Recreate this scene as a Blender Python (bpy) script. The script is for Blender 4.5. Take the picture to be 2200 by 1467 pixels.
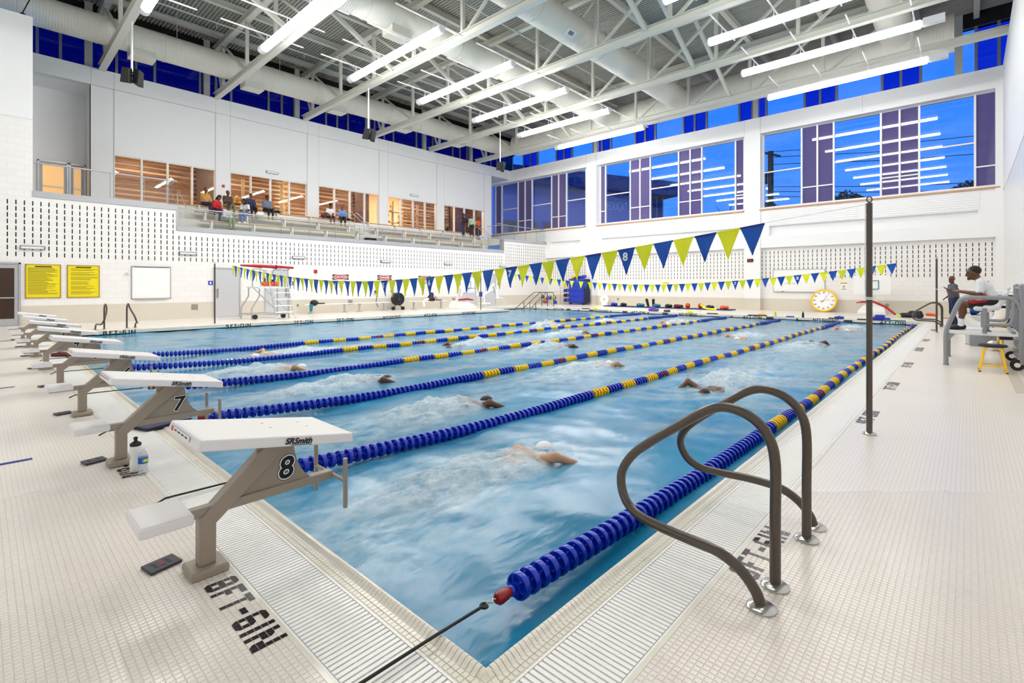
import bpy, math, random
import numpy as np
from mathutils import Vector, Matrix

random.seed(7); np.random.seed(7)
SC = bpy.context.scene
COL = SC.collection
for o in list(bpy.data.objects): bpy.data.objects.remove(o)

# ------------------------------------------------------------------ camera
cam_d = bpy.data.cameras.new('camera'); cam = bpy.data.objects.new('camera', cam_d); COL.objects.link(cam)
cam_d.sensor_width = 36.0; cam_d.lens = 1059 / 2200 * 36.0; cam_d.shift_y = -121.5 / 2200
cam_d.clip_end = 400; cam_d.clip_start = 0.05
cam.location = (-1.2848, -1.3216, 1.42)
cam.rotation_euler = (math.radians(90), 0, math.radians(42.7812 - 90))
SC.camera = cam

# ------------------------------------------------------------------ dusk sky
W = bpy.data.worlds.new('dusk_sky'); SC.world = W; W.use_nodes = True
nt = W.node_tree; nt.nodes.clear()
wo = nt.nodes.new('ShaderNodeOutputWorld'); bg = nt.nodes.new('ShaderNodeBackground')
tc = nt.nodes.new('ShaderNodeTexCoord'); sx = nt.nodes.new('ShaderNodeSeparateXYZ')
cr = nt.nodes.new('ShaderNodeValToRGB')
cr.color_ramp.elements[0].position = 0.0; cr.color_ramp.elements[0].color = (0.12, 0.34, 0.86, 1)
cr.color_ramp.elements[1].position = 0.75; cr.color_ramp.elements[1].color = (0.006, 0.10, 0.72, 1)
e = cr.color_ramp.elements.new(0.22); e.color = (0.035, 0.24, 0.95, 1)
nz = nt.nodes.new('ShaderNodeTexNoise'); nz.inputs['Scale'].default_value = 3.0; nz.inputs['Detail'].default_value = 5
mp = nt.nodes.new('ShaderNodeMapping'); mp.inputs['Scale'].default_value = (1, 1, 4)
cl = nt.nodes.new('ShaderNodeValToRGB'); cl.color_ramp.elements[0].position = 0.5; cl.color_ramp.elements[0].color = (0, 0, 0, 1)
cl.color_ramp.elements[1].position = 0.8; cl.color_ramp.elements[1].color = (0.35, 0.35, 0.35, 1)
mx = nt.nodes.new('ShaderNodeMixRGB'); mx.inputs[2].default_value = (0.30, 0.50, 1.0, 1)
nt.links.new(tc.outputs['Generated'], sx.inputs[0]); nt.links.new(sx.outputs['Z'], cr.inputs[0])
nt.links.new(tc.outputs['Generated'], mp.inputs[0]); nt.links.new(mp.outputs[0], nz.inputs['Vector'])
nt.links.new(nz.outputs[0], cl.inputs[0]); nt.links.new(cl.outputs[0], mx.inputs[0])
nt.links.new(cr.outputs[0], mx.inputs[1]); nt.links.new(mx.outputs[0], bg.inputs[0])
bg.inputs[1].default_value = 1.25
nt.links.new(bg.outputs[0], wo.inputs[0])

SC.view_settings.view_transform = 'Standard'; SC.view_settings.look = 'None'
SC.view_settings.exposure = 0.0; SC.view_settings.gamma = 1.0; SC.view_settings.use_curve_mapping = False
SC.cycles.max_bounces = 8; SC.cycles.diffuse_bounces = 5; SC.cycles.transparent_max_bounces = 16
SC.cycles.caustics_reflective = False; SC.cycles.caustics_refractive = False
SC.cycles.sample_clamp_indirect = 6.0
LAMP_LEFT, LAMP_RIGHT, LAMP_UP = 68.0, 26.0, 1.0     # radiance of the pendants' diffusers (gallery row, right-deck row) and of their upper halves
ROOM_POWER = 110.0         # watts of each corridor lamp behind the gallery windows

# ------------------------------------------------------------------ helpers
def lin(c):
    out = []
    for x in c:
        x = x / 255.0
        out.append(x / 12.92 if x <= 0.04045 else ((x + 0.055) / 1.055) ** 2.4)
    return (*out, 1.0)

MATS = {}
def pm(name, rgb, rough=0.5, metal=0.0, var=0.0, scale=8.0, bump=0.0, bscale=60.0, spec=0.5, emit=0.0, emit_rgb=None, alpha=1.0, coat=0.0):
    m = bpy.data.materials.new(name); m.use_nodes = True; t = m.node_tree
    b = t.nodes['Principled BSDF']; c = lin(rgb)
    b.inputs['Base Color'].default_value = c; b.inputs['Roughness'].default_value = rough
    b.inputs['Metallic'].default_value = metal; b.inputs['Specular IOR Level'].default_value = spec
    b.inputs['Alpha'].default_value = alpha
    if coat: b.inputs['Coat Weight'].default_value = coat
    if emit:
        b.inputs['Emission Color'].default_value = lin(emit_rgb or rgb); b.inputs['Emission Strength'].default_value = emit
    if var or bump:
        tc = t.nodes.new('ShaderNodeTexCoord')
    if var:
        n = t.nodes.new('ShaderNodeTexNoise'); n.inputs['Scale'].default_value = scale; n.inputs['Detail'].default_value = 4
        h = t.nodes.new('ShaderNodeMixRGB'); h.blend_type = 'MIX'
        h.inputs[1].default_value = tuple(max(0, x * (1 - var)) for x in c[:3]) + (1,)
        h.inputs[2].default_value = tuple(min(1, x * (1 + var)) for x in c[:3]) + (1,)
        t.links.new(tc.outputs['Object'], n.inputs['Vector']); t.links.new(n.outputs[0], h.inputs[0]); t.links.new(h.outputs[0], b.inputs['Base Color'])
    if bump:
        n2 = t.nodes.new('ShaderNodeTexNoise'); n2.inputs['Scale'].default_value = bscale; n2.inputs['Detail'].default_value = 3
        bp = t.nodes.new('ShaderNodeBump'); bp.inputs['Strength'].default_value = bump; bp.inputs['Distance'].default_value = 0.01
        t.links.new(tc.outputs['Object'], n2.inputs['Vector']); t.links.new(n2.outputs[0], bp.inputs['Height']); t.links.new(bp.outputs[0], b.inputs['Normal'])
    MATS[name] = m
    return m

def grid_mat(name, rgb, grout, px, py, lw, rough=0.3, var=0.04, ax=(0, 1)):
    """square tiles in object space: pitch px along axis ax[0], py along ax[1], joint width lw"""
    m = bpy.data.materials.new(name); m.use_nodes = True; t = m.node_tree; b = t.nodes['Principled BSDF']
    tc = t.nodes.new('ShaderNodeTexCoord'); s = t.nodes.new('ShaderNodeSeparateXYZ'); t.links.new(tc.outputs['Object'], s.inputs[0])
    masks = []
    for a, p in ((ax[0], px), (ax[1], py)):
        d = t.nodes.new('ShaderNodeMath'); d.operation = 'DIVIDE'; d.inputs[1].default_value = p
        fr = t.nodes.new('ShaderNodeMath'); fr.operation = 'FRACT'
        lt = t.nodes.new('ShaderNodeMath'); lt.operation = 'LESS_THAN'; lt.inputs[1].default_value = lw / p
        t.links.new(s.outputs[a], d.inputs[0]); t.links.new(d.outputs[0], fr.inputs[0]); t.links.new(fr.outputs[0], lt.inputs[0]); masks.append(lt)
    mxm = t.nodes.new('ShaderNodeMath'); mxm.operation = 'MAXIMUM'
    t.links.new(masks[0].outputs[0], mxm.inputs[0]); t.links.new(masks[1].outputs[0], mxm.inputs[1])
    n = t.nodes.new('ShaderNodeTexNoise'); n.inputs['Scale'].default_value = 1.3; n.inputs['Detail'].default_value = 6
    h = t.nodes.new('ShaderNodeMixRGB'); c = lin(rgb)
    h.inputs[1].default_value = tuple(x * (1 - var) for x in c[:3]) + (1,); h.inputs[2].default_value = tuple(min(1, x * (1 + var)) for x in c[:3]) + (1,)
    t.links.new(tc.outputs['Object'], n.inputs['Vector']); t.links.new(n.outputs[0], h.inputs[0])
    g2 = t.nodes.new('ShaderNodeMixRGB'); g2.inputs[2].default_value = lin(grout)
    t.links.new(mxm.outputs[0], g2.inputs[0]); t.links.new(h.outputs[0], g2.inputs[1]); t.links.new(g2.outputs[0], b.inputs['Base Color'])
    b.inputs['Roughness'].default_value = rough
    MATS[name] = m
    return m

def glass_mat(name, tint, refl=0.08, rough=0.0, haze=0.0, haze_rgb=(120, 110, 160)):
    """window glass: clear transmission with a tint, mirror reflection by angle, optional printed haze"""
    m = bpy.data.materials.new(name); m.use_nodes = True; t = m.node_tree; t.nodes.clear()
    o = t.nodes.new('ShaderNodeOutputMaterial'); tr = t.nodes.new('ShaderNodeBsdfTransparent'); tr.inputs[0].default_value = (*tint, 1)
    gl = t.nodes.new('ShaderNodeBsdfGlossy'); gl.inputs['Roughness'].default_value = rough
    lw = t.nodes.new('ShaderNodeLayerWeight'); lw.inputs[0].default_value = 0.5      # side-independent Schlick reflectance
    pw = t.nodes.new('ShaderNodeMath'); pw.operation = 'POWER'; pw.inputs[1].default_value = 5.0
    ad = t.nodes.new('ShaderNodeMath'); ad.operation = 'MULTIPLY_ADD'; ad.inputs[1].default_value = 0.9; ad.inputs[2].default_value = 0.03 + refl
    t.links.new(lw.outputs['Facing'], pw.inputs[0]); t.links.new(pw.outputs[0], ad.inputs[0])
    base = tr
    if haze:
        df = t.nodes.new('ShaderNodeBsdfDiffuse'); df.inputs[0].default_value = lin(haze_rgb)
        mh = t.nodes.new('ShaderNodeMixShader'); mh.inputs[0].default_value = haze
        t.links.new(tr.outputs[0], mh.inputs[1]); t.links.new(df.outputs[0], mh.inputs[2]); base = mh
    mxs = t.nodes.new('ShaderNodeMixShader')
    t.links.new(ad.outputs[0], mxs.inputs[0]); t.links.new(base.outputs[0], mxs.inputs[1]); t.links.new(gl.outputs[0], mxs.inputs[2])
    t.links.new(mxs.outputs[0], o.inputs[0])
    MATS[name] = m
    return m

class M:
    """collects shapes of one mesh"""
    def __init__(s): s.v = []; s.f = []; s.m = []
    def add(s, vs, fs, mi=0):
        k = len(s.v); s.v += [tuple(p) for p in vs]; s.f += [tuple(i + k for i in f) for f in fs]; s.m += [mi] * len(fs); return s
    def box(s, a, b, mi=0):
        x0, y0, z0 = (min(a[i], b[i]) for i in range(3)); x1, y1, z1 = (max(a[i], b[i]) for i in range(3))
        return s.add([(x0, y0, z0), (x1, y0, z0), (x1, y1, z0), (x0, y1, z0), (x0, y0, z1), (x1, y0, z1), (x1, y1, z1), (x0, y1, z1)],
              [(0, 3, 2, 1), (4, 5, 6, 7), (0, 1, 5, 4), (1, 2, 6, 5), (2, 3, 7, 6), (3, 0, 4, 7)], mi)
    def quad(s, a, b, c, d, mi=0): return s.add([a, b, c, d], [(0, 1, 2, 3)], mi)
    def beam(s, p, q, w, h, up=(0, 0, 1), mi=0):
        p = Vector(p); q = Vector(q); d = (q - p).normalized(); u = Vector(up)
        if abs(d.dot(u)) > 0.98: u = Vector((0, 1, 0))
        a = d.cross(u).normalized(); b = a.cross(d).normalized(); a = a * (w / 2); b = b * (h / 2)
        vs = [p - a - b, p + a - b, p + a + b, p - a + b, q - a - b, q + a - b, q + a + b, q - a + b]
        return s.add(vs, [(0, 1, 2, 3), (7, 6, 5, 4), (0, 4, 5, 1), (1, 5, 6, 2), (2, 6, 7, 3), (3, 7, 4, 0)], mi)
    def tube(s, pts, r, n=8, mi=0, closed=False, cap=True):
        P = [Vector(p) for p in pts]; N = len(P); R = r if isinstance(r, (list, tuple)) else [r] * N
        T = []
        for i in range(N):
            a = P[(i - 1) % N] if (closed or i > 0) else P[i]; b = P[(i + 1) % N] if (closed or i < N - 1) else P[i]
            T.append((b - a).normalized())
        u = Vector((0, 0, 1)) if abs(T[0].z) < 0.9 else Vector((1, 0, 0))
        x = T[0].cross(u).normalized(); vs = []
        for i in range(N):
            x = (x - T[i] * x.dot(T[i])).normalized(); y = T[i].cross(x)
            for k in range(n):
                t = 2 * math.pi * k / n; vs.append(P[i] + (x * math.cos(t) + y * math.sin(t)) * R[i])
        fs = []
        for i in range(N if closed else N - 1):
            j = (i + 1) % N
            for k in range(n):
                l = (k + 1) % n; fs.append((i * n + k, i * n + l, j * n + l, j * n + k))
        if cap and not closed: fs += [tuple(range(n))[::-1], tuple((N - 1) * n + k for k in range(n))]
        return s.add(vs, fs, mi)
    def lathe(s, prof, c=(0, 0, 0), ax='z', n=16, mi=0):
        vs = []; fs = []
        for (r, h) in prof:
            for k in range(n):
                t = 2 * math.pi * k / n; a, b = r * math.cos(t), r * math.sin(t)
                p = {'z': (a, b, h), 'x': (h, a, b), 'y': (b, h, a)}[ax]
                vs.append((c[0] + p[0], c[1] + p[1], c[2] + p[2]))
        for i in range(len(prof) - 1):
            for k in range(n):
                l = (k + 1) % n; fs.append((i * n + k, i * n + l, (i + 1) * n + l, (i + 1) * n + k))
        fs += [tuple(range(n))[::-1], tuple((len(prof) - 1) * n + k for k in range(n))]
        return s.add(vs, fs, mi)
    def prism(s, poly, o, ux, uy, t, mi=0):
        """polygon (2-D) in the plane o + a*ux + b*uy, thickness t along ux x uy, centred"""
        o = Vector(o); ux = Vector(ux); uy = Vector(uy); n = ux.cross(uy).normalized() * (t / 2); k = len(poly)
        vs = [o + ux * a + uy * b - n for a, b in poly] + [o + ux * a + uy * b + n for a, b in poly]
        fs = [tuple(range(k))[::-1], tuple(range(k, 2 * k))] + [(i, (i + 1) % k, (i + 1) % k + k, i + k) for i in range(k)]
        return s.add(vs, fs, mi)
    def ball(s, c, r, n=12, mi=0):
        r = r if isinstance(r, (tuple, list)) else (r, r, r); vs = []; fs = []; h = max(4, n // 2)
        for i in range(h + 1):
            a = math.pi * i / h
            for k in range(n):
                t = 2 * math.pi * k / n
                vs.append((c[0] + r[0] * math.sin(a) * math.cos(t), c[1] + r[1] * math.sin(a) * math.sin(t), c[2] - r[2] * math.cos(a)))
        for i in range(h):
            for k in range(n):
                l = (k + 1) % n; fs.append((i * n + k, i * n + l, (i + 1) * n + l, (i + 1) * n + k))
        return s.add(vs, fs, mi)
    def ibeam(s, p, q, w, h, t=0.025, mi=0):
        p = Vector(p); q = Vector(q); d = Vector((0, 0, h / 2 - t / 2))
        s.beam(p + d, q + d, w, t, mi=mi); s.beam(p - d, q - d, w, t, mi=mi); return s.beam(p, q, t, h - 2 * t, mi=mi)
    def mesh(s, name, mats, smooth=False):
        me = bpy.data.meshes.new(name); me.from_pydata(s.v, [], s.f)
        for m in (mats if isinstance(mats, (list, tuple)) else [mats]): me.materials.append(MATS[m] if isinstance(m, str) else m)
        if any(s.m): me.polygons.foreach_set('material_index', s.m)
        if smooth:
            me.polygons.foreach_set('use_smooth', [True] * len(s.f))
            try: me.set_sharp_from_angle(angle=math.radians(40))
            except Exception: pass
        me.update(); return me

def put(name, me, parent=None, loc=None):
    o = bpy.data.objects.new(name, me); COL.objects.link(o)
    if loc: o.location = loc
    if parent is not None:
        o.parent = parent
        if loc is None and not parent.get('_local'): o.matrix_parent_inverse = Matrix.Translation(-Vector(parent.location)) if parent.type == 'EMPTY' else Matrix.Identity(4)
    return o
def ob(name, mb, mats, parent=None, smooth=False, bev=0.0, seg=2):
    o = put(name, mb.mesh(name, mats, smooth), parent)
    if bev:
        b = o.modifiers.new('bevel', 'BEVEL'); b.width = bev; b.segments = seg; b.limit_method = 'ANGLE'; b.angle_limit = math.radians(35)
    return o
def tag(o, label, cat, group=None, kind=None):
    o['label'] = label; o['category'] = cat
    if group: o['group'] = group
    if kind: o['kind'] = kind
    return o
def thing(name, label, cat, loc=(0, 0, 0), group=None, local=False):
    o = bpy.data.objects.new(name, None); COL.objects.link(o); o.location = loc; o.empty_display_size = 0.05
    if local: o['_local'] = 1
    return tag(o, label, cat, group)
def struct(o, label=None):
    o['kind'] = 'structure'
    if label: o['label'] = label
    return o
def clone(root, loc, label, rz=None):
    r = root.copy(); COL.objects.link(r); r.location = loc; r['label'] = label
    if rz is not None: r.rotation_euler = (0, 0, rz)
    for ch in list(root.children):
        c = ch.copy(); COL.objects.link(c); c.parent = r; c.matrix_parent_inverse = ch.matrix_parent_inverse.copy()
        for g in ch.children:
            d = g.copy(); COL.objects.link(d); d.parent = c; d.matrix_parent_inverse = g.matrix_parent_inverse.copy()
    return r
TXT = {}
def text_mesh(s, size, mat, extrude=0.0, align='CENTER', shear=0.0, offset=0.0):
    k = (s, size, mat, extrude, align, shear, offset)
    if k in TXT: return TXT[k]
    cu = bpy.data.curves.new('t', 'FONT'); cu.body = s; cu.size = size; cu.extrude = extrude; cu.align_x = align; cu.align_y = 'CENTER'; cu.shear = shear; cu.offset = offset
    cu.resolution_u = 3
    o = bpy.data.objects.new('t', cu); COL.objects.link(o)
    dg = bpy.context.evaluated_depsgraph_get(); me = bpy.data.meshes.new_from_object(o.evaluated_get(dg))
    bpy.data.objects.remove(o); bpy.data.curves.remove(cu)
    me.materials.clear(); me.materials.append(MATS[mat]); TXT[k] = me
    return me
def text(name, s, size, mat, o, ux, uy, parent=None, extrude=0.001, align='CENTER', shear=0.0, offset=0.0, sx=1.0):
    """lettering lying in the plane through o: reads along ux, top along uy (baked into the mesh)"""
    me = text_mesh(s, size, mat, extrude, align, shear, offset).copy(); ux = Vector(ux).normalized(); uy = Vector(uy).normalized(); n = ux.cross(uy); ux = ux * sx
    T = Matrix((( ux.x, uy.x, n.x, o[0]), (ux.y, uy.y, n.y, o[1]), (ux.z, uy.z, n.z, o[2]), (0, 0, 0, 1)))
    me.transform(T)
    return put(name, me, parent)
def arc(c, r, a0, a1, ux, uy, n=6):
    c = Vector(c); ux = Vector(ux); uy = Vector(uy)
    return [c + ux * (r * math.cos(a0 + (a1 - a0) * i / n)) + uy * (r * math.sin(a0 + (a1 - a0) * i / n)) for i in range(n + 1)]
def fillet(pts, r, n=5):
    """round the corners of a polyline"""
    P = [Vector(p) for p in pts]; out = [P[0]]
    for i in range(1, len(P) - 1):
        a = (P[i - 1] - P[i]); b = (P[i + 1] - P[i]); rr = r[i] if isinstance(r, dict) and i in r else (r if not isinstance(r, dict) else 0.05)
        l = min(rr, a.length * 0.49, b.length * 0.49); p0 = P[i] + a.normalized() * l; p2 = P[i] + b.normalized() * l
        for k in range(n + 1):
            t = k / n; out.append(p0 * (1 - t) ** 2 + P[i] * 2 * t * (1 - t) + p2 * t * t)
    out.append(P[-1]); return out

# ------------------------------------------------------------------ materials
TILE = 0.0262
grid_mat('deck_tile_far', (236, 229, 221), (204, 195, 180), TILE, TILE, 0.0022, 0.28, 0.05)
pm('deck_tile', (238, 230, 222), 0.22, var=0.05, scale=30)
pm('grout', (190, 180, 164), 0.8)
pm('coping_tile', (234, 229, 216), 0.2, var=0.05, scale=12)
grid_mat('coping_far', (234, 229, 216), (190, 180, 155), TILE, TILE, 0.002, 0.22)
pm('black_tile', (34, 28, 36), 0.2)
pm('grate', (250, 249, 246), 0.35, var=0.03, scale=3)
pm('gutter', (186, 180, 168), 0.7)
pm('wall_paint', (241, 241, 242), 0.55, var=0.01, scale=1.5)
pm('steel_paint', (212, 212, 204), 0.45)
pm('deck_roof', (176, 175, 168), 0.55)
pm('duct', (226, 223, 213), 0.45)
pm('joint', (186, 185, 183), 0.8)
pm('dark', (18, 17, 18), 0.6)
pm('black_frame', (10, 10, 14), 0.5)
pm('white_plastic', (240, 240, 240), 0.35)
pm('white_metal', (236, 236, 238), 0.35)
pm('alu', (190, 190, 194), 0.35, metal=0.6)
pm('grey_metal', (150, 152, 158), 0.4, metal=0.3)
pm('door_grey', (196, 197, 202), 0.45)
pm('steel', (176, 170, 158), 0.3, metal=0.8)
pm('chrome', (200, 198, 192), 0.2, metal=0.9)
pm('bronze', (84, 74, 66), 0.32, metal=0.35, coat=0.3)
pm('taupe', (160, 148, 134), 0.42, var=0.03)
pm('board_white', (243, 240, 238), 0.4, bump=0.15, bscale=300)
pm('board_side', (236, 234, 238), 0.35)
pm('rope_blue', (8, 50, 196), 0.3, coat=0.2)
pm('rope_yellow', (250, 208, 0), 0.35)
pm('rope_red', (150, 24, 28), 0.3)
pm('foam_blue', (34, 62, 168), 0.6)
pm('flag_blue', (0, 84, 184), 0.6, var=0.06, scale=20)
pm('flag_navy', (10, 48, 132), 0.6)
pm('flag_yellow', (246, 248, 34), 0.6, var=0.05, scale=20)
pm('white', (244, 244, 244), 0.5)
pm('black', (14, 13, 15), 0.5)
pm('black_rubber', (22, 22, 24), 0.6)
pm('red', (176, 22, 28), 0.45)
pm('wood', (196, 156, 116), 0.5, var=0.12, scale=3)
pm('wood_pale', (206, 178, 134), 0.5, var=0.1, scale=4)
pm('wood_brown', (104, 70, 48), 0.5, var=0.15, scale=3)
pm('wood_dark', (70, 48, 36), 0.5, var=0.15, scale=3)
pm('warm_wall', (250, 226, 190), 0.6)
pm('concrete', (206, 204, 198), 0.8, var=0.1, scale=2)
pm('sign_yellow', (236, 216, 0), 0.5)
pm('sign_ink', (70, 62, 10), 0.6)
pm('lamp_glow_left', (255, 252, 246), 0.5, emit=LAMP_LEFT)
pm('lamp_glow_right', (255, 252, 246), 0.5, emit=LAMP_RIGHT)
pm('warm_glow', (255, 236, 200), 0.5, emit=6.0)
pm('lamp_upper', (240, 240, 240), 0.4, emit=LAMP_UP)
pm('lamp_housing', (232, 232, 236), 0.4)
pm('clock_yellow', (252, 200, 10), 0.4)
pm('orange', (228, 84, 22), 0.5)
pm('teal', (20, 118, 140), 0.5)
pm('royal', (20, 52, 176), 0.5)
pm('navy', (16, 22, 62), 0.6)
pm('purple', (98, 52, 168), 0.5)
pm('gold', (196, 152, 60), 0.3, metal=0.7)
pm('lime', (206, 226, 40), 0.5)
pm('maroon', (94, 24, 30), 0.6)
pm('pad_grey', (62, 62, 70), 0.55, var=0.1, scale=60, bump=0.2, bscale=200)
pm('foliage', (24, 34, 22), 0.8)
pm('bark', (34, 30, 30), 0.9)
pm('brick_out', (190, 176, 214), 0.8)
pm('brick_out_dark', (110, 100, 140), 0.8)
pm('letter_out', (250, 250, 255), 0.5)
pm('ground_out', (60, 66, 74), 0.9)
glass_mat('glass_clear', (0.9, 0.95, 1.0), 0.02)
glass_mat('glass_dark', (0.10, 0.26, 0.75), 0.02)
glass_mat('glass_side', (0.015, 0.05, 0.30), 0.01)  # tint deepened to stand in for a darker sky on this side
glass_mat('glass_frit', (0.20, 0.22, 0.42), 0.02, haze=0.6, haze_rgb=(116, 106, 160))
glass_mat('glass_rail', (0.965, 0.98, 0.98), 0.0)
glass_mat('glass_room', (0.95, 0.93, 0.9), 0.01)
glass_mat('bottle_clear', (0.82, 0.86, 0.88), 0.02, haze=0.25, haze_rgb=(235, 240, 245))

def block_mat(name, rgb, mortar, axis):
    m = bpy.data.materials.new(name); m.use_nodes = True; t = m.node_tree; b = t.nodes['Principled BSDF']
    tc = t.nodes.new('ShaderNodeTexCoord'); s = t.nodes.new('ShaderNodeSeparateXYZ'); c = t.nodes.new('ShaderNodeCombineXYZ')
    t.links.new(tc.outputs['Object'], s.inputs[0]); t.links.new(s.outputs[axis], c.inputs[0]); t.links.new(s.outputs[2], c.inputs[1])
    br = t.nodes.new('ShaderNodeTexBrick'); br.inputs['Scale'].default_value = 1.0; br.inputs['Brick Width'].default_value = 0.42; br.inputs['Row Height'].default_value = 0.226
    br.inputs['Mortar Size'].default_value = 0.005; br.inputs['Color1'].default_value = lin(rgb); br.inputs['Color2'].default_value = lin(tuple(x - 3 for x in rgb)); br.inputs['Mortar'].default_value = lin(mortar)
    t.links.new(c.outputs[0], br.inputs['Vector']); t.links.new(br.outputs['Color'], b.inputs['Base Color'])
    bp = t.nodes.new('ShaderNodeBump'); bp.inputs['Strength'].default_value = 0.25; bp.inputs['Distance'].default_value = 0.004; bp.invert = True
    t.links.new(br.outputs['Fac'], bp.inputs['Height']); t.links.new(bp.outputs[0], b.inputs['Normal']); b.inputs['Roughness'].default_value = 0.35
    MATS[name] = m
block_mat('block_x', (240, 238, 236), (224, 222, 220), 0)
block_mat('block_y', (240, 238, 236), (224, 222, 220), 1)
grid_mat('wainscot_x', (214, 207, 193), (204, 196, 182), 0.05, 0.05, 0.002, 0.35, 0.04, (0, 2))
grid_mat('wainscot_y', (214, 207, 193), (204, 196, 182), 0.05, 0.05, 0.002, 0.35, 0.04, (1, 2))
# ------------------------------------------------------------------ room dimensions (metres)
PX, PY = 22.95, 18.22          # pool length (x, away from the blocks) and width (y, towards the gallery)
WZ = -0.14                     # water level
XF, YL, YU, YR, XN = 29.2, 23.0, 26.9, -2.45, -5.5
GA, GB = -0.127, -0.42         # gutter grating, inner and outer line
AX0, AY1 = 19.6, 20.1          # stair alcove of the pool

# ---- floor: deck slab with the pool cut out
fl = M()
def top(x0, x1, y0, y1, z=-0.0025): fl.quad((x0, y0, z), (x1, y0, z), (x1, y1, z), (x0, y1, z))
top(XN, GB, YR, YL); top(GB, XF, YR, GB); top(PX, XF, GB, YL); top(GB, AX0, PY, YL); top(AX0, PX, AY1, YL); top(GB, 0, PY - 0.001, PY)
for (x0, x1, y0, y1) in ((GB, GB, GB, PY), (GB, PX, GB, GB)):
    fl.quad((x0, y0, -0.0025), (x1, y1, -0.0025), (x1, y1, -0.12), (x0, y0, -0.12))
floor = struct(ob('floor', fl, 'deck_tile_far'), 'cream square-tiled pool deck')

CAMP = Vector(cam.location); _a = math.radians(42.7812); _F = Vector((math.cos(_a), math.sin(_a))); _R = Vector((math.sin(_a), -math.cos(_a)))
def seen(x, y, z=0.0):
    dx, dy = x - CAMP.x, y - CAMP.y; d = dx * _F.x + dy * _F.y
    if d < 0.3: return None
    l = dx * _R.x + dy * _R.y; u = 1100 + 1059 * l / d; v = 612 + 1059 * (CAMP.z - z) / d
    return d if -60 < u < 2260 and v < 1530 else None

# real tiles near the camera; the 300 nearest are pieces of their own, the rest one field
def tile_mb(w, mb=None, ox=0, oy=0):
    mb = mb or M(); b = 0.0012; h = w / 2; zt = 0.0; zb = -0.0024
    vs = [(ox + sx * h, oy + sy * h, zb) for sx, sy in ((-1, -1), (1, -1), (1, 1), (-1, 1))] + [(ox + sx * (h - b), oy + sy * (h - b), zt) for sx, sy in ((-1, -1), (1, -1), (1, 1), (-1, 1))]
    return mb.add(vs, [(4, 5, 6, 7), (0, 1, 5, 4), (1, 2, 6, 5), (2, 3, 7, 6), (3, 0, 4, 7)])
cells = []
for i in range(int(4.2 / TILE)):
    for j in range(int(4.2 / TILE)):
        for (x, y) in ((GB - 0.02 - (i + 0.5) * TILE, -0.8 + (j + 0.5) * TILE), (-0.2 + (j + 0.5) * TILE, GB - 0.02 - (i + 0.5) * TILE)):
            if y < YR + 0.05 or x < -2.2: continue
            d = seen(x, y)
            if d and d < 3.4: cells.append((d, x, y))
cells.sort()
tme = tile_mb(TILE - 0.0022).mesh('deck_tile', 'deck_tile')
for d, x, y in cells[:300]:
    o = put('deck_tile', tme, floor, (x, y, 0))
field = M()
for d, x, y in cells[300:]: tile_mb(TILE - 0.0022, field, x, y)
o = ob('deck_tile_field', field, 'deck_tile', floor); o['kind'] = 'stuff'
gr = M().box((GB - 0.02, GB, -0.1), (GB, PY, -0.0005)).box((GB, GB - 0.02, -0.1), (PX, GB, -0.0005)).box((GB - 0.02, GB - 0.02, -0.1), (GB, GB, -0.0005))
ob('gutter_frame', gr, 'coping_tile', floor)

# ---- gutter channel and gratings
ch = M().quad((GB, GA, -0.07), (GA, GA, -0.07), (GA, PY, -0.07), (GB, PY, -0.07)).quad((GA, GB, -0.07), (PX, GB, -0.07), (PX, GA, -0.07), (GA, GA, -0.07))
ch.quad((GB, GB, -0.07), (GA, GB, -0.07), (GA, GA, -0.07), (GB, GA, -0.07))
ob('gutter_channel', ch, 'gutter', floor)
sw = TILE * 0.68
def grating(name, along, label):
    g = thing(name, label, 'drain grating', (GB, 0, 0) if along == 'y' else (0, GB, 0))
    L = PY if along == 'y' else PX; n = int(L / TILE); sl = []
    m1 = M().box((-(GA - GB) / 2 + 0.012, -sw / 2, -0.022), ((GA - GB) / 2 - 0.012, sw / 2, 0)) if along == 'y' else M().box((-sw / 2, -(GA - GB) / 2 + 0.012, -0.022), (sw / 2, (GA - GB) / 2 - 0.012, 0))
    me = m1.mesh('slat', 'grate'); rest = M(); c = (GA + GB) / 2
    for k in range(n):
        p = GA + (k + 0.5) * TILE; q = (c, p) if along == 'y' else (p, c); d = seen(*q)
        sl.append((d or 99, q))
    sl.sort()
    for d, q in sl[:150]:
        o = put('slat', me, g); o.location = (q[0], q[1], 0)
    for d, q in sl[150:]:
        hx = (GA - GB) / 2 - 0.012
        if along == 'y': rest.box((q[0] - hx, q[1] - sw / 2, -0.022), (q[0] + hx, q[1] + sw / 2, 0))
        else: rest.box((q[0] - sw / 2, q[1] - hx, -0.022), (q[0] + sw / 2, q[1] + hx, 0))
    o = ob('slat_run', rest, 'grate', g); o['kind'] = 'stuff'
    br = M()
    for t in (GB + 0.004, GB + 0.10, GA - 0.10, GA - 0.004):
        w = 0.004
        if along == 'y': br.box((t - w, GA, -0.03), (t + w, PY, -0.006 if 0.05 < t - GB < 0.25 else 0))
        else: br.box((GA, t - w, -0.03), (PX, t + w, -0.006 if 0.05 < t - GB < 0.25 else 0))
    ob('bearer_bars', br, 'grate', g)
    return g
grating('gutter_grating', 'y', 'white slatted gutter grating running under the starting blocks')
grating('gutter_grating', 'x', 'white slatted gutter grating along the deck beside the dark grab rails')

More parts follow.
